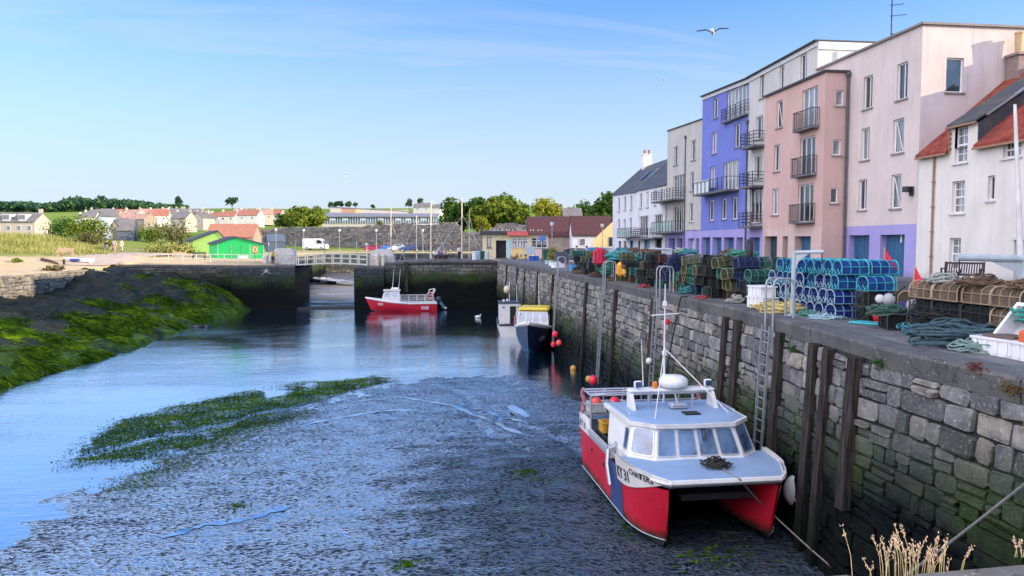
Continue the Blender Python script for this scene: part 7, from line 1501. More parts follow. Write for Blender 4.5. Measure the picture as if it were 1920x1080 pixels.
# weed fronds over the left rocks
mb = MB(); rnd = random.Random(15)
for i in range(70000):
    y = 30+58*rnd.random()**1.3; s = rnd.uniform(.15,10.5); x = XW(y)-s; dd = fbm(x*.22, y*.22, 11)
    if dd < .075*abs(s-3.2)-.30+.25*rnd.random(): continue
    z = rockz(x, y); sl = rockz(x+.5, y)-z; a = rnd.gauss(0,.5)-.15; l = rnd.uniform(.22,.75); w_ = rnd.uniform(.016,.038); a *= .8; sl = (rockz(x+cos(a)*l, y+sin(a)*l)-z)/l; d = Vector((cos(a), sin(a), sl)); q = Vector((-sin(a), cos(a), 0))*w_; k = len(mb.v); c = Vector((x,y,z+.035))
    mb.v += [tuple(c-q), tuple(c+q), tuple(c+d*l*.55+q*1.1+Vector((0,0,.035))), tuple(c+d*l)]; mb.f.append((k,k+1,k+2,k+3))
L_WD2 = leafmat('shore_weed', (.005,.018,.003), (.026,.07,.006), (.18,.29,.016), .26, .42); tag(mb.build('shore_weed', L_WD2), 'bright green weed draped over the dark rocks on the left shore', 'seaweed', kind='stuff')
for i, (px, py) in enumerate(((372,613),(391,613))):
    p = atz(px, py, WZ); o = boulder((p.x,p.y,WZ), (.5-.15*i,.4,.2), random.Random(i)).build('boulder', mat('wet_black_rock', (.012,.014,.016), .4), None, True, org=p); tag(o, ('larger black rock just breaking the water off the left shore','smaller black rock just breaking the water off the left shore')[i], 'rock')
# ------------------------------------------------------------------ people
SKIN = mat('skin', (.50,.30,.22), .6); HAIRD = mat('dark_hair', (.03,.02,.015), .7); HAIRL = mat('fair_hair', (.35,.25,.14), .7)
def skinned(name, V, E, Rr, m, par, root=0):
    me = bpy.data.meshes.new(name); me.from_pydata(V, E, []); me.materials.append(m); o = bpy.data.objects.new(name, me); COL.objects.link(o); o.parent = par
    md = o.modifiers.new('Skin', 'SKIN'); md.use_smooth_shade = True
    sv = me.skin_vertices[0].data
    for i, r in enumerate(Rr): sv[i].radius = (r, r) if not isinstance(r, tuple) else r; sv[i].use_root = (i == root)
    s = o.modifiers.new('Subdivision', 'SUBSURF'); s.levels = 1; s.render_levels = 1; return o
def person(label, p, rz, pose, top, bot, hair=None, H=1.72, shorts=False, group=None, sleeve=True, hat=None):
    o = thing('person', label, 'person', p, group, rz, local=True); k = H/1.75; sit = pose == 'sit'; b = -.42 if sit else 0; ln = .28 if pose == 'lean' else (.10 if pose == 'walk' else .03)
    P = lambda x, y, z: (x*k, y*k, z*k); hip = .93+b
    J = {'pel': P(0,0,hip), 'sp': P(0,-ln*.35,hip+.24), 'ch': P(0,-ln,hip+.45), 'nk': P(0,-ln-.02,hip+.60), 'h0': P(0,-ln-.045,hip+.69), 'h1': P(0,-ln-.04,hip+.79), 'nose': P(0,-ln-.15,hip+.72)}
    sw = .26 if pose == 'walk' else .02
    for s, n in ((1,'l'),(-1,'r')):
        f = s*sw; J['hp'+n] = P(s*.095,0,hip-.04)
        if sit: J['kn'+n] = P(s*.13,-.44,hip+.0); J['an'+n] = P(s*.13,-.46,.08); J['to'+n] = P(s*.14,-.62,.04)
        else: J['kn'+n] = P(s*.10,-f*.55-.02,.50); J['an'+n] = P(s*.10,-f*1.0+(.12 if f < -.1 else .0),.09+(.06 if f < -.1 else 0)); J['to'+n] = P(s*.11,-f*1.0-.14,.04)
        J['sh'+n] = P(s*.18,-ln,hip+.49)
        if pose in ('lean','sit'): J['el'+n] = P(s*.24,-ln-.08,hip+.22); J['wr'+n] = P(s*.17,-ln-.30,hip+.16); hd = (0,-1,-.2)
        elif pose == 'arm' and s > 0: J['el'+n] = P(.38,-ln-.1,hip+.38); J['wr'+n] = P(.58,-ln-.16,hip+.40); hd = (1,-.2,.05)
        else: J['el'+n] = P(s*.25,-ln+f*.35,hip+.22); J['wr'+n] = P(s*.26,-ln+f*.75-.05,hip-.02); hd = (0,-.2,-1)
        w = Vector(J['wr'+n]); d = Vector(hd).normalized(); J['pa'+n] = tuple(w+d*.08*k); a = d.cross(Vector((0,1,0)) if abs(d.y) < .8 else Vector((1,0,0))).normalized()
        for q in range(4): J['f%d%s' % (q,n)] = tuple(w+d*(.165-.012*abs(q-1.3))*k+a*(q-1.5)*.02*k)
        J['th'+n] = tuple(w+d*.10*k+a*.055*k)
    N = list(J); I = {n: i for i, n in enumerate(N)}
    Eb = [('pel','sp'),('sp','ch'),('ch','nk'),('nk','h0'),('h0','h1'),('h0','nose')]
    for n in 'lr': Eb += [('pel','hp'+n),('hp'+n,'kn'+n),('kn'+n,'an'+n),('an'+n,'to'+n),('ch','sh'+n),('sh'+n,'el'+n),('el'+n,'wr'+n),('wr'+n,'pa'+n),('wr'+n,'th'+n)]+[('pa'+n,'f%d%s' % (q,n)) for q in range(4)]
    Rd = {'pel':.13,'sp':.12,'ch':.135,'nk':.055,'h0':.085,'h1':.085,'nose':.018}
    for n in 'lr': Rd.update({'hp'+n:.085,'kn'+n:.058,'an'+n:.042,'to'+n:.04,'sh'+n:.06,'el'+n:.043,'wr'+n:.032,'pa'+n:.036,'th'+n:.011,**{'f%d%s' % (q,n):.010 for q in range(4)}})
    skinned('body', [J[n] for n in N], [(I[a],I[c]) for a, c in Eb], [Rd[n]*k for n in N], SKIN, o)
    def cloth(name, keys, ed, grow, m, ends={}):
        V = [ends.get(q, J[q]) if isinstance(ends.get(q, J.get(q)), tuple) else tuple(Vector(J[q]).lerp(Vector(J[ends[q][0]]), ends[q][1])) for q in keys]; ii = {q: i for i, q in enumerate(keys)}
        return skinned(name, V, [(ii[a],ii[c]) for a, c in ed], [(Rd[q]+grow)*k for q in keys], m, o)
    ks = ['ch','sp','pel','shl','shr','ell','elr']+(['wrl','wrr'] if sleeve else []); ed = [('ch','sp'),('sp','pel'),('ch','shl'),('ch','shr'),('shl','ell'),('shr','elr')]+([('ell','wrl'),('elr','wrr')] if sleeve else [])
    e = {} if not sleeve else {'wrl': ['ell',.12], 'wrr': ['elr',.12]}
    cloth('shirt', ks, ed, .022, top, e)
    ks = ['pel','hpl','hpr','knl','knr']+([] if shorts else ['anl','anr']); ed = [('pel','hpl'),('pel','hpr'),('hpl','knl'),('hpr','knr')]+([] if shorts else [('knl','anl'),('knr','anr')])
    cloth('trousers', ks, ed, .022, bot)
    c = Vector(J['h1']); MB().sph((c.x,c.y+.012*k,c.z+.012*k), .098*k, 10, 8, (1,1.08,.9)).build('hat' if hat else 'hair', hat or hair or HAIRD, o, True)
    for s, n in ((1,'l'),(-1,'r')): a = Vector(J['an'+n]); t_ = Vector(J['to'+n]); MB().cbox(tuple((a+t_)/2+Vector((0,0,-.03*k))), (.09*k,.27*k,.09*k)).build('shoe', B_BLK, o)
    return o
C = lambda n, c: mat('cloth_'+n, c, .9, .12, 6)
def at_feet(px, py, d): p = far(px, py, d); return p
WHT, LIL, NAV, BLK, GRY, PINK_, SAL, CRM, YELC = C('white',(.72,.70,.70)), C('lilac',(.45,.36,.52)), C('navy',(.03,.04,.09)), C('black',(.02,.02,.025)), C('grey',(.14,.16,.2)), C('pink',(.6,.38,.42)), C('salmon',(.60,.33,.25)), C('cream',(.68,.60,.50)), C('hi_vis_yellow',(.62,.62,.10))
zq = 0.
def onq(px, d, z=0.): p = far(px, 480, d); return (p.x, p.y, z)
person('man in a white jacket standing alone on the cross quay by the tall mast', onq(861,90), .4, 'stand', WHT, BLK)
person('person in a white top sitting at the left of the group on the cross quay', onq(816,92,.0), .2, 'sit', WHT, NAV)
person('person in a dark top sitting mid-group on the cross quay', onq(827,92,.0), -.2, 'sit', GRY, BLK); person('person in pale pink sitting right of the group on the cross quay', onq(834,93,.0), .5, 'sit', PINK_, BLK, HAIRL); person('person in lilac standing behind the seated group on the cross quay', onq(824,95), 0, 'stand', LIL, NAV)
for i, (px, d) in enumerate(((816,92.3),(827,92.3),(834,93.3))):
    p = onq(px, d); o = MB().bbox((p[0],p[1]+.05,.24), (.5,.42,.46), .04).build('stool', mat('driftwood_stool', (.22,.16,.11), .8), None, org=Vector(p)); tag(o, ('low wooden seat under the person in white','low wooden seat under the person in the dark top','low wooden seat under the person in pink')[i], 'seat')
p = far(512, 493, 88); person('person in a yellow hi-vis top standing beside the left winch drum', (p.x,p.y,-.52), .3, 'lean', YELC, BLK)
for px, py, d, rz, pose, t_, b_, lab, sh in ((199,474,92,2.4,'walk',BLK,GRY,'person in black walking up the sandy path, nearest the grass bank',False),(215,474,92,2.6,'arm',SAL,SAL,'person in salmon walking up the path with an arm held out',True),(213,457,108,2.6,'walk',WHT,NAV,'person in white farther up the path near the pale blue house',False),(228,459,106,2.9,'stand',CRM,CRM,'person in a long cream outfit standing on the grass right of the path',False),(82,447,126,1.,'stand',WHT,WHT,'person in white standing at the right end of the stone cottages',False),(88,447,126,2.,'stand',WHT,GRY,'second person in white beside the one by the stone cottages',False)):
    p = far(px, py, d); z = land(p.x, p.y)+(.05 if d < 100 else 0); person(lab, (p.x,p.y,z), rz, pose, t_, b_, None, 1.75, sh, sleeve=not sh)
person('person in lilac sitting behind the crates on the quay', onq(1080,64,.42), .6, 'sit', LIL, NAV); person('person in a dark top leaning over the white table on the quay', onq(1106,58), -1.2, 'lean', NAV, BLK); person('fisherman in black crouched over by the green ropes', (*onq(1124,47)[:2],.0), .8, 'lean', BLK, BLK, H=1.35); person('person in white standing behind the far nets before the terrace', onq(1172,55), .2, 'stand', WHT, GRY); person('person in navy standing by the car in front of the cottages', onq(1062,75), .3, 'stand', NAV, BLK, HAIRL)
o = MB().bbox(Vector(onq(1080,64,.22)), (.6,.5,.42), .04).build('crate_seat', mat('grey_crate', (.2,.22,.25), .6), None, org=Vector(onq(1080,64))); tag(o, 'grey crate under the person in lilac', 'crate')
# ------------------------------------------------------------------ vehicles
def car(label, px, py, d, rz, L, W, H, paintm, van=False, z=None, group='cars parked below the stone wall'):
    p = far(px, py, d); zz = land(p.x,p.y) if z is None else z; o = thing('parked_van' if van else 'parked_car', label, 'van' if van else 'car', (p.x,p.y,zz), group, rz, local=True)
    if van: pr = [(-L/2,.35),(-L/2,H*.93),(-L/2+.15,H),(L*.22,H),(L*.33,H*.86),(L*.43,H*.52),(L/2-.03,H*.44),(L/2,.35)]
    else: pr = [(-L/2,.32),(-L/2+.03,H*.62),(-L*.40,H*.70),(-L*.30,H*.96),(-L*.22,H),(L*.08,H),(L*.16,H*.95),(L*.27,H*.66),(L*.44,H*.56),(L/2,H*.42),(L/2,.32)]
    n = len(pr); m = MB(); sec = [(-W/2,.04),(-W/2+.03,0),(W/2-.03,0),(W/2,.04)]; vs = []
    for y, ins in sec:
        for x, z in pr: t_ = max(0, (z-H*.6)/(H*.4)) if not van else max(0,(z-H*.7)/(H*.3))*.5; vs.append((x*(1-ins*.3), y*(1-.16*t_), z-(ins*.4 if z > .5 else 0)))
    m.add(vs, [(r*n+i, r*n+(i+1)%n, (r+1)*n+(i+1)%n, (r+1)*n+i) for r in range(3) for i in range(n)]+[tuple(range(n)), tuple(range(4*n-1,3*n-1,-1))]); m.build('body', paintm, o)
    for s in (1,-1):
        for x in (-L*.31, L*.31):
            w_ = MB().path([(x,s*(W/2-.19),.32),(x,s*(W/2+.01),.32)], .32, 16).build('wheel', B_BLK, o); MB().path([(x,s*(W/2+.012),.32),(x,s*(W/2+.025),.32)], .19, 12).build('rim', B_ALU, w_)
        y = s*(W/2*.90+.02)
        wq = [(-L*.27,H*.68),(-L*.20,H*.93),(L*.07,H*.93),(L*.19,H*.68)] if not van else [(L*.12,H*.58),(L*.12,H*.86),(L*.27,H*.84),(L*.36,H*.58)]
        MB().prism(wq, (0,s*(W/2-.03) if van else y-s*.07,0), (1,0,0), (0,0,1), (0,s*.05 if van else s*.07,0)).build('side_window', M_GLASS, o); 
        MB().bbox((L/2-.06,s*W*.34,H*.42), (.14,.32,.16), .04).build('headlight', mat('headlight_lens', (.75,.75,.72), .2), o); MB().bbox((-L/2+.05,s*W*.38,H*.55), (.12,.18,.24), .03).build('tail_light', mat('tail_lens', (.45,.02,.02), .3), o)
    if van: MB().add([(L*.33+.01,-W*.42,H*.85),(L*.33+.01,W*.42,H*.85),(L*.43+.012,W*.44,H*.54),(L*.43+.012,-W*.44,H*.54)], [(0,1,2,3)]).build('windscreen', M_GLASS, o)
    else: MB().add([(L*.165,-W*.38,H*.93),(L*.165,W*.38,H*.93),(L*.275,W*.42,H*.68),(L*.275,-W*.42,H*.68)], [(0,1,2,3)]).build('windscreen', M_GLASS, o)
    return o
pt = lambda n, c: mat('car_paint_'+n, c, .25, .03, 1)
car('white van parked below the high stone wall, facing right', 592, 465, 160, -.25, 5.2, 2.0, 2.5, pt('white',(.72,.72,.74)), True)
for lab, px, L, c in (('dark red estate car, leftmost of the row below the wall',703,4.5,(.30,.015,.05)),('bright blue small car in the row beside the dark red one',726,3.8,(.03,.13,.45)),('silver car in the row behind the leftmost mast',745,4.2,(.45,.5,.55)),('dark blue car, fourth of the row below the wall',768,4.3,(.02,.04,.16)),('black car behind the group on the cross quay',795,4.3,(.02,.022,.03)),('dark grey car to the right behind the group on the cross quay',832,4.3,(.06,.065,.08))): car(lab, px, 471, 152, pi if px != 703 else .08, L, 1.75, 1.5, pt(lab.split()[0]+lab.split()[1],c))
car('dark green car before the cottages behind the quay stalls', 1075, 481, 88, 2.6, 4.1, 1.7, 1.45, pt('green',(.03,.08,.09)), z=0., group=None)
# ------------------------------------------------------------------ kiosk and clutter round it
D = 95; k = D/1387; p = far(955, 487, D); kio = thing('kiosk', 'small harbour kiosk with a dark doorway, red sign panel and white windows', 'kiosk', (p.x,p.y,0), None, -YAW, local=True); X = lambda px: (px-955)*k; Z = lambda py: (487-py)*k+.0
KW, KY_, KP = mat('kiosk_cream', (.70,.60,.38), .8), mat('kiosk_yellow', (.75,.58,.25), .8), mat('kiosk_pink', (.66,.52,.48), .8)
mb = MB(); B = (Vector((0,0,0)), Vector((1,0,0)), Vector((0,-1,0))); dr = (X(930),X(949),.12,Z(452)); w1 = (X(960),X(990),Z(465),Z(447)); w2 = (X(996),X(1026),Z(466),Z(447)); sd = (X(913),X(921),Z(466),Z(446))
facade(mb, B, X(905), X(1028), 0, lambda u: Z(441), [dr,w1,w2,sd], .15); mb.quad((X(905),0,0),(X(905),0,Z(441)),(X(905),4,Z(441)),(X(905),4,0)); mb.quad((X(1028),0,0),(X(1028),4,0),(X(1028),4,Z(441)),(X(1028),0,Z(441))); mb.quad((X(905),4,0),(X(905),4,Z(441)),(X(1028),4,Z(441)),(X(1028),4,0)); mb.build('wall', KW, kio)
MB().fr(B, X(958), X(994), .1, Z(466.5), .01, .05).build('yellow_panel', KY_, kio); MB().fr(B, X(995), X(1027), .1, Z(467), .01, .05).build('pink_panel', KP, kio); MB().fr(B, X(950), X(958), .1, Z(451), .01, .05).build('pale_blue_panel', mat('kiosk_pale_blue', (.40,.62,.70), .7), kio)
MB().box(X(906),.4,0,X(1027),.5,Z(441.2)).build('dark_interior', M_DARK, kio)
for h, n in ((w1,2),(w2,2)):
    w_ = window(kio, B, h, 'french', .12, M_GLASS); g = MB(); g.fr(B, h[0], h[1], lerp(h[2],h[3],.72)-.04, lerp(h[2],h[3],.72)+.04, -.12, -.06); g.build('transom', M_FRM, w_)
    s = MB()
    for i in range(5): u = lerp(h[0]+.15, h[1]-.4, i/4); s.fr(B, u, u+.24, h[2]+.12+.1*(i%2), h[2]+.42+.12*(i%3), -.117, -.11)
    if h is w1: s.build('posted_notice', mat('notice_paper', (.7,.72,.7), .6), w_)
window(kio, B, sd, 'plain', .12, M_CURT, fm=mat('dark_frame', (.04,.02,.02), .5))
MB().box(X(900),-.5,Z(441),X(958),4.2,Z(435)).build('roof_fascia', mat('kiosk_dark_fascia', (.05,.045,.05), .7), kio); sg = MB().box(X(951.2),-.62,Z(443),X(990),-.5,Z(435.5)).build('sign_panel', mat('kiosk_red_sign', (.70,.13,.11), .6), kio)
MB().box(X(958.1),-.5,Z(441),X(1030),4.2,Z(436)).build('brown_fascia', mat('kiosk_brown', (.17,.08,.07), .7), kio); MB().sph((X(940),-.1,Z(446)), .14, 10, 8).build('globe_lamp', M_FRM, kio); MB().fr(B, X(928), X(951), 0, .14, .0, .6).build('door_step', MCON, kio)
rnd = random.Random(3); 
for i in range(14):
    u = X(920+i*7.3+rnd.uniform(-2,2)); c = kio.location+Vector((u*cos(-YAW)+.5*sin(-YAW)*0, u*sin(-YAW), Z(434.7)+.07)); b = MB().sph((c.x,c.y,c.z+.02), .10, 8, 6, (.8,1.5,.8)); b.sph((c.x,c.y-.12,c.z+.12), .05, 6, 5); o = b.build('gull', mat('gull_white', (.75,.75,.75), .7), None, True, org=c); tag(o, 'gull perched on the kiosk roof edge', 'gull', 'gulls along the kiosk roof')
def oneoff(name, label, cat, mb, m, org, smooth=False, group=None): o = mb.build(name, m, None, smooth, org=Vector(org)); tag(o, label, cat, group); return o
def bin_(label, px, d, m, s=1.): 
    p = Vector(onq(px, d)); o = thing('wheelie_bin', label, 'bin', p); b = MB(); b.add([(p.x+x*a,p.y+y*a,z) for a, z in ((.24*s,.08),(.30*s,.98*s)) for x, y in ((-1,-1),(1,-1),(1,1),(-1,1))], [(3,2,1,0),(4,5,6,7),(0,1,5,4),(1,2,6,5),(2,3,7,6),(3,0,4,7)]); b.build('bin_body', m, o); MB().bbox((p.x,p.y-.02,1.02*s), (.66*s,.7*s,.08), .03).build('lid', m, o)
    for k in (-.2,.2): MB().path([(p.x+k-.03,p.y+.28,.09),(p.x+k+.03,p.y+.28,.09)], .09, 8).build('wheel', B_BLK, o)
bin_('dark green wheelie bin at the right end of the kiosk', 1024, 88, mat('green_bin', (.01,.10,.06), .5), 1.25); bin_('green bin left of the kiosk beside the pale blue drums', 904, 92, mat('green_bin', (.01,.10,.06), .5), 1.)
for i, (px, d, c, lab) in enumerate(((896,91,(.40,.56,.62),'pale blue drum left of the kiosk, taller one'),(890,90,(.6,.64,.66),'white drum at the quay edge left of the kiosk'),(912,92,(.62,.64,.62),'white drum by the left corner of the kiosk'))): p = onq(px,d); oneoff('drum', lab, 'drum', MB().lathe(p, [(.30,0),(.33,.05),(.31,.4),(.33,.45),(.31,.8),(.33,1.0),(.28,1.05)], 14), mat('drum_%d_plastic' % i, c, .5), p)
p = onq(1001,86); tray('fish_tub', 'bright blue fish tub holding white floats in front of the kiosk', 'tub', p, (1.1,.8,.5), mat('blue_tub', (.02,.12,.55), .4), 0, group=None); oneoff('float_heap', 'heap of pale floats in the bright blue tub', 'floats', MB().sph((p[0]-.2,p[1],.55),.2,10,8).sph((p[0]+.2,p[1]+.1,.55),.22,10,8).sph((p[0],p[1]-.1,.66),.18,10,8), B_WHB, (p[0],p[1],.5), True)
bpy.data.objects.remove(bpy.data.objects['float_heap'])
for i, (dx, dy, dz, r) in enumerate(((-.25,0,.25,.2),(.22,.1,.26,.2),(0,-.1,.5,.18))): buoy(('left white float in the bright blue tub','right white float in the bright blue tub','white float on top in the bright blue tub')[i], Vector((p[0]+dx,p[1]+dy,p[2]+dz)), r, B_WHB, 'floats in the blue tub')
p = onq(994,84); o = thing('notice_stand', 'pale grey notice board on legs in front of the kiosk', 'notice board', p); MB().box(p[0]-.55,p[1]-.03,.75,p[0]+.55,p[1]+.03,1.65).build('board', mat('grey_board', (.45,.52,.58), .6), o)
for s in (-.5,.5): MB().box(p[0]+s-.04,p[1]-.03,0,p[0]+s+.04,p[1]+.03,.749).build('leg', M_STEEL, o)
p = onq(1017,80); o = thing('road_sign', 'round blue sign on a dark post in front of the kiosk', 'sign', p); MB().tube(p, (p[0],p[1],2.75), .045, 8).build('post', M_STEEL, o); MB().path([(p[0],p[1]-.05,2.55),(p[0],p[1]-.085,2.55)], .36, 22).build('sign_disc', mat('sign_blue', (.10,.20,.48), .5), o)
p = onq(973,93.5); oneoff('log_pile', 'pile of sandy logs under the kiosk window', 'logs', MB(), M_BARK, p) if False else None
rnd = random.Random(8)
for i in range(9): a = Vector((p[0]+rnd.uniform(-1,1), p[1]+rnd.uniform(-.2,.2), .12+.2*(i % 3))); d_ = Vector((rnd.uniform(-.3,.3),-.35,rnd.uniform(0,.25))); oneoff('log', 'short tan log leaning in the pile under the kiosk window', 'log', MB().tube(a-d_,a+d_,.11,8), mat('tan_log', (.52,.36,.2), .9, .3, 4), a, group='logs under the kiosk window')
p = onq(1036,82); bush('potted_plant', 'pale yellow green plant growing in a tub right of the kiosk', p, 1.2, 1.2, 1.9, L_GR, 91, 500, .16, cat='plant')
# stalls and boxes on the quay between the kiosk and the far davit
for i, (px, d, sz, c, lab) in enumerate(((1052,70,(1.3,1.0),(.08,.09,.13),'stack of dark fish boxes beside the far hand hoops'),(1088,63,(1.3,.9),(.42,.22,.2),'stack of pinkish fish boxes in front of the person in lilac'))):
    for l in range(4): p = onq(px,d,.004+l*.29); tray('fish_box', lab.replace('stack of ','')+', '+('bottom one','second one','third one','top one')[l], 'fish box', (p[0]+R(-.06,.06),p[1],p[2]), (1.15,.7,.26), mat('fishbox_%d' % i, c, .6), R(-.1,.1), group=lab)
p = onq(1100,52); o = thing('table', 'white trestle table with a pink heap on the quay', 'table', p); MB().bbox((p[0],p[1],.72), (2.3,.9,.06), .02).build('table_top', B_WH, o)
for sx in (-1,1):
    for sy in (-.35,.35): MB().tube((p[0]+sx,p[1]+sy,0),(p[0]+sx,p[1]+sy,.69),.03,6).build('leg', M_STEEL, o)
q = (p[0]-.3,p[1],.752); heap('net_heap', 'pink heap of netting on the white trestle table', q, .45, rp('pink_net', (.62,.2,.24)), 40, .025, 22, .4, 'net heap'); oneoff('blue_cloth', 'blue plastic sheet folded on the white trestle table', 'sheet', MB().bbox((p[0]+.6,p[1],.80), (.7,.6,.1), .04), mat('blue_sheet', (.03,.05,.32), .6), (p[0]+.6,p[1],.75))
p = onq(1080,50); tray('tub', 'sky blue tub standing at the quay edge before the trestle table', 'tub', p, (.75,.6,.48), mat('sky_blue_tub', (.08,.34,.62), .5)); p = onq(1118,60); oneoff('tank', 'bright blue plastic tank behind the red jacket', 'tank', MB().bbox((p[0],p[1],1.2), (1.3,1.0,.9), .08), mat('blue_tub', (.02,.12,.55), .4), (p[0],p[1],.75)); oneoff('pallet_stack', 'dark pallet stack under the bright blue tank', 'pallets', MB().bbox((p[0],p[1],.37), (1.3,1.1,.74), .03), B_DIN, p)
for i,(px,d) in enumerate(((1040,66),(1046,60),(1032,72))): p = onq(px,d); tray('fish_box', ('white fish box on the quay right of the plant','white fish box nearest the far hand hoops','pale green fish box by the plant tub')[i], 'fish box', p, (.9,.6,.3), M_POLY if i < 2 else mat('pale_green_box', (.4,.62,.58), .5), R(-.3,.3), group='fish boxes by the stalls')
p = onq(1129,45); heap('rope_heap', 'dark rope heap by the crouched fisherman', (p[0],p[1]-.5,0), .6, B_ROPE, 40, .03, 31, .6)
# lamps, railings, footbridge, winches
def lamp(label, px, d, H, z=0., proto=[]):
    p = Vector(far(px, 480, d)); p.z = z
    if not proto:
        o = thing('street_lamp', label, 'street lamp', p, 'street lamps round the harbour', 0, local=True); MB().lathe((0,0,0), [(.10,0),(.10,.5),(.06,.6),(.045,H)], 8).build('post', M_GALV, o); l_ = MB().lathe((0,0,H), [(.05,0),(.2,.1),(.26,.5),(.12,.62)], 10).build('lantern', mat('lantern_glass', (.62,.62,.58), .3), o); MB().lathe((0,0,H+.622), [(.28,0),(.05,.18)], 10).build('cap', M_STEEL, l_); proto.append(o); return o
    return dup(proto[0], p, 0, label)
for px, d, z, lab in ((570,150,.3,'street lamp left of the white van'),(637,150,.3,'street lamp right of the white van'),(706,150,.3,'street lamp beside the dark red car'),(793,150,.3,'street lamp between the short mast and the thick mast'),(518,140,.3,'street lamp above the dark blue hut'),(1035,92,0,'street lamp right of the kiosk before the dark roofs'),(1129,100,0,'street lamp before the sunny yellow gable')): lamp(lab, px, d, 4.1, z)
def railing(name, label, A, B, n, H, z, m, r=.035, rails=(1.,.5)):
    o = thing(name, label, 'railing', A); A, B = Vector(A), Vector(B)
    for i in range(n+1): p = A.lerp(B, i/n); MB().tube(p+Vector((0,0,z)), p+Vector((0,0,z+H)), r, 6).build('post', m, o)
    mb = MB()
    for k in rails: mb.tube(A+Vector((0,0,z+H*k-r)), B+Vector((0,0,z+H*k-r)), r*.9, 6)
    mb.build('rail', m, o); return o
a, b = far(290,490,91), far(500,493,90); railing('railing', 'pale metal railing along the quay before the green sheds', (a.x,a.y,0), (b.x,b.y,0), 8, 1.15, -.45, mat('cream_rail', (.62,.60,.50), .5), .045, (1.,.55))
a, b = Vector((-14.3,88.6,-.45)), Vector((-6.3,88.6,-.45)); o = thing('footbridge', 'white railed timber footbridge across the harbour gap', 'footbridge', (-10.2,88.6,-.5)); MBR = mat('cream_bridge_paint', (.60,.60,.50), .6, .15, 3)
def arch(t): return .18*(1-(2*t-1)**2)
mb = MB(); n = 10
for i in range(n): p, q = a.lerp(b,i/n)+Vector((0,0,arch(i/n))), a.lerp(b,(i+1)/n)+Vector((0,0,arch((i+1)/n))); mb.add([(p.x,p.y-.7,p.z-.12),(q.x,q.y-.7,q.z-.12),(q.x,q.y+.9,q.z-.12),(p.x,p.y+.9,p.z-.12),(p.x,p.y-.7,p.z),(q.x,q.y-.7,q.z),(q.x,q.y+.9,q.z),(p.x,p.y+.9,p.z)], [(0,3,2,1),(4,5,6,7),(0,1,5,4),(2,3,7,6)])
mb.build('deck', MBR, o)
for s in (-.66,.86):
    for i in range(9): t_ = i/8; p = a.lerp(b,t_)+Vector((0,s,arch(t_))); MB().bar(p-Vector((0,0,.2)), p+Vector((0,0,1.02)), .11, .11).build('post', MBR, o)
    for h in (.55,1.05):
        mb = MB()
        for i in range(n): mb.bar(a.lerp(b,i/n)+Vector((0,s-.07,arch(i/n)+h)), a.lerp(b,(i+1)/n)+Vector((0,s-.07,arch((i+1)/n)+h)), .06, .11)
        mb.build('rail', MBR, o)
for i, (px, d, w_, lab, z) in enumerate(((530,89,2.9,'white half-round winch drum at the left end of the footbridge',-.52),(716,88,2.9,'grey white half-round winch drum at the right end of the footbridge',-.62))):
    p = far(px, 480, d); o = thing('winch_drum', lab, 'winch', (p.x,p.y,z)); pr = [(-w_/2,0),(-w_/2,1.1),(-w_/2*.85,1.65),(-w_/2*.45,1.95),(w_/2*.45,1.95),(w_/2*.85,1.65),(w_/2,1.1),(w_/2,0)]
    MB().prism(pr, (p.x,p.y,z), (1,0,0), (0,0,1), (0,1.5,0)).build('casing', mat('weathered_white_steel', (.60,.58,.52), .5, .15, 2, dirt=((.2,.13,.08), .5, 1.5)), o); mb = MB()
    for k in (-.9,-.2): mb.lathe((p.x+k+.4,p.y-.5,z), [(.32,0),(.32,1.2),(.25,1.35)], 10)
    if i: mb.build('gear_post', mat('rusty_white', (.58,.50,.42), .6, .3, 4), o)
    else: MB().lathe((p.x-1.9,p.y-.4,z), [(.4,0),(.4,.95),(.33,1.05)], 12).build('gear_post', mat('rusty_white', (.58,.50,.42), .6, .3, 4), o)
    r = MB()
    for t_ in (-.95,.95): r.tube((p.x+t_*w_*.6,p.y-.7,z),(p.x+t_*w_*.6,p.y-.7,z+1.15),.03,5)
    r.tube((p.x-w_*.57,p.y-.7,z+1.13),(p.x+w_*.57,p.y-.7,z+1.13),.03,5); r.tube((p.x-w_*.57,p.y-.7,z+.6),(p.x+w_*.57,p.y-.7,z+.6),.03,5); r.build('guard_rail', M_GALV, o)
for px, d, z, H, lab in ((504,86.6,-.5,2.0,'thin grey pole at the left of the gate pier'),(555,87.5,-.5,2.3,'thin grey pole at the left end of the footbridge'),(609,90,-.4,2.2,'thin grey pole halfway along the footbridge'),(669,88,-.4,2.1,'thin grey pole at the right end of the footbridge')):
    p = far(px,480,d); oneoff('marker_pole', lab, 'pole', MB().tube((p.x,p.y,z),(p.x,p.y,z+H+.6),.055,6), M_GALV, (p.x,p.y,z), group='thin poles by the footbridge')
oneoff('lamp_globe_post', 'short post with a white globe by the right winch drum', 'lamp', MB(), M_FRM, (0,0,0)) if False else None
p = far(688,480,87.5); o = thing('globe_lamp', 'short post with a white globe beside the right winch drum', 'lamp', (p.x,p.y,-.62)); MB().tube((p.x,p.y,-.62),(p.x,p.y,1.7),.05,6).build('post', M_FRM, o); MB().sph((p.x,p.y,1.85),.2,10,8).build('globe', mat('lantern_glass', (.62,.62,.58), .3), o, True)
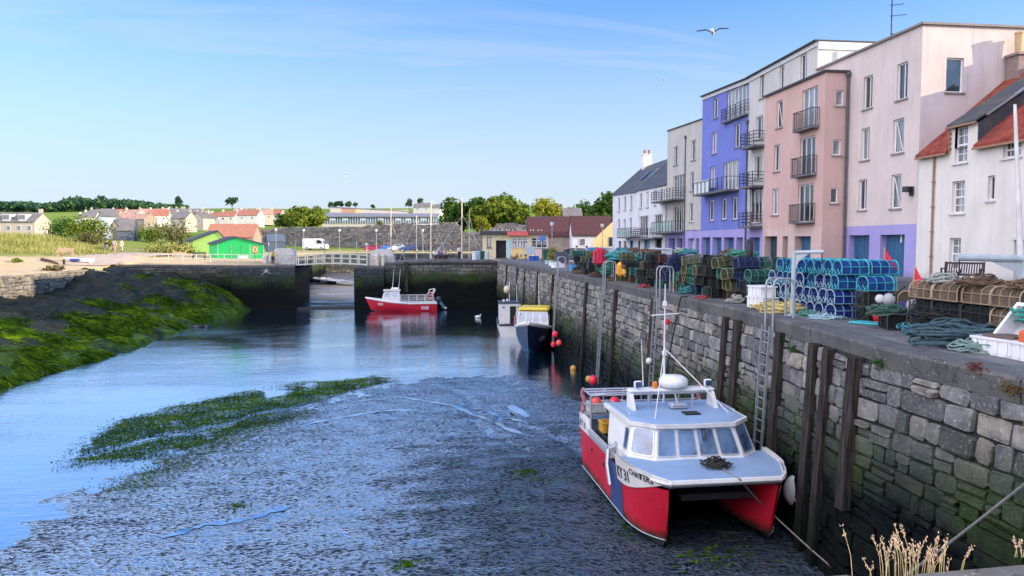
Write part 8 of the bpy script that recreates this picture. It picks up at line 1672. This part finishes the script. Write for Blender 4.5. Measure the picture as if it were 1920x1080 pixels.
# old quay ladder strip and slipway clutter, benches on the left
def small_bench(label, px, py, d, m, rz, w_=1.7):
    p = far(px,py,d); z = max(-.5, land(p.x,p.y)); o = thing('bench', label, 'bench', (p.x,p.y,z), None, rz, local=True); MB().box(-w_/2,-.22,.42,w_/2,.2,.47).build('seat', m, o); b = MB()
    for k in range(3): b.box(-w_/2,.22,.55+k*.15,w_/2,.26,.66+k*.15)
    b.build('backrest', m, o)
    for s in (-1,1):
        for y in (-.2,.22): MB().box(s*(w_/2-.12)-.04,y-.03,0,s*(w_/2-.12)+.04,y+.03,.42 if y < 0 else .98).build('leg', m, o)
MWD = mat('bleached_bench_wood', (.48,.38,.28), .8, .2, 5)
small_bench('pale wooden bench behind the railing left of the green sheds', 335, 490, 96, MWD, .0); small_bench('dark bench behind the railing beside the bright green shed', 373, 490, 96, MBN, .0); small_bench('weathered pinkish bench on the left sand below the grass bank', 123, 487, 86, mat('pink_bench_wood', (.45,.30,.24), .8, .2, 5), .2)
a = far(78,479,82); b = far(108,494,80); oneoff('log', 'long dark log lying on the left sand', 'log', MB().path([(a.x,a.y,land(a.x,a.y)+.12),((a.x+b.x)/2,(a.y+b.y)/2,land((a.x+b.x)/2,(a.y+b.y)/2)+.18),(b.x,b.y,land(b.x,b.y)+.12)], [.16,.14,.1], 8), mat('dark_log', (.07,.05,.04), .9), a, True)
p = far(120,496,80); z = land(p.x,p.y); oneoff('mooring_post', 'short dark post stuck in the sand beside the white dinghy', 'post', MB().tube((p.x,p.y,z-.2),(p.x,p.y,z+.6),.12,8), B_DIN, (p.x,p.y,z))
# sandy bank plants by the shore wall
for i,(px,py,d,wp,hp) in enumerate(((100,497,74,42,13),(30,487,80,16,8),(205,430,130,20,14))): p = far(px,py,d); p.z = land(p.x,p.y); bush('shore_plant', ('low green weed patch on the sand behind the shore wall','small green tuft on the sand at the far left','leafy shrub by the head of the path')[i], p, wp*d/1387, 1.5, hp*d/1387, L_OLV if i == 0 else L_OAK, 120+i, 350, .14, cat='plant')
# gulls
def gull(label, p, rz, span, bank=.2):
    o = thing('gull', label, 'gull', p, 'flying gulls', rz, local=True); W = mat('gull_white', (.75,.75,.75), .7); G = mat('gull_grey', (.28,.30,.33), .7); MB().sph((0,0,0), span*.085, 10, 8, (.75,2.5,.75)).sph((0,-span*.23,span*.02), span*.05, 8, 6).build('body', W, o, True)
    for s in (1,-1):
        P = [(s*.02,0),(s*.22,.05),(s*.5,-.06)]; up = [0,.10,.02]; m = MB()
        rows = [[(x*span, (yy-.07)*span, h*span+s*bank*x*span*.5), (x*span, (yy+.07*(1-abs(x)*1.5))*span, h*span+s*bank*x*span*.5)] for (x, yy), h in zip(P, up)]
        m.grid(rows); m.grid([[(a[0],a[1],a[2]-.012*span) for a in r[::-1]] for r in rows]); w_ = m.build('wing', G, o)
        t_ = rows[-1][0]; MB().add([t_, (t_[0]*.92,t_[1]+.06*span,t_[2]), (t_[0]*1.12,t_[1]+.03*span,t_[2]-.02*span)], [(0,1,2)]).build('wing_tip', B_BLK, w_)
    return o
gull('large gull gliding high in the sky left of the purple house', far(1336,61,36), -.45, 1.45, .22); gull('tiny gull far off in the sky left of the roofs', far(1245,151,150), .5, 1.3, .1); gull('small dark gull over the harbour near the horizon', far(648,330,120), 2.2, 1.2, .8)
p = atz(896,596,WZ); o = thing('gull', 'white gull floating on the dark water between the two small boats', 'gull', p); MB().sph((p.x,p.y,WZ+.10), .2, 12, 8, (1.5,.8,.8)).build('body', mat('gull_white', (.75,.75,.75), .7), o, True); MB().path([(p.x+.22,p.y,WZ+.16),(p.x+.27,p.y,WZ+.34),(p.x+.36,p.y,WZ+.36)], [.06,.055,.02], 7).build('head', mat('gull_white', (.75,.75,.75), .7), o, True)
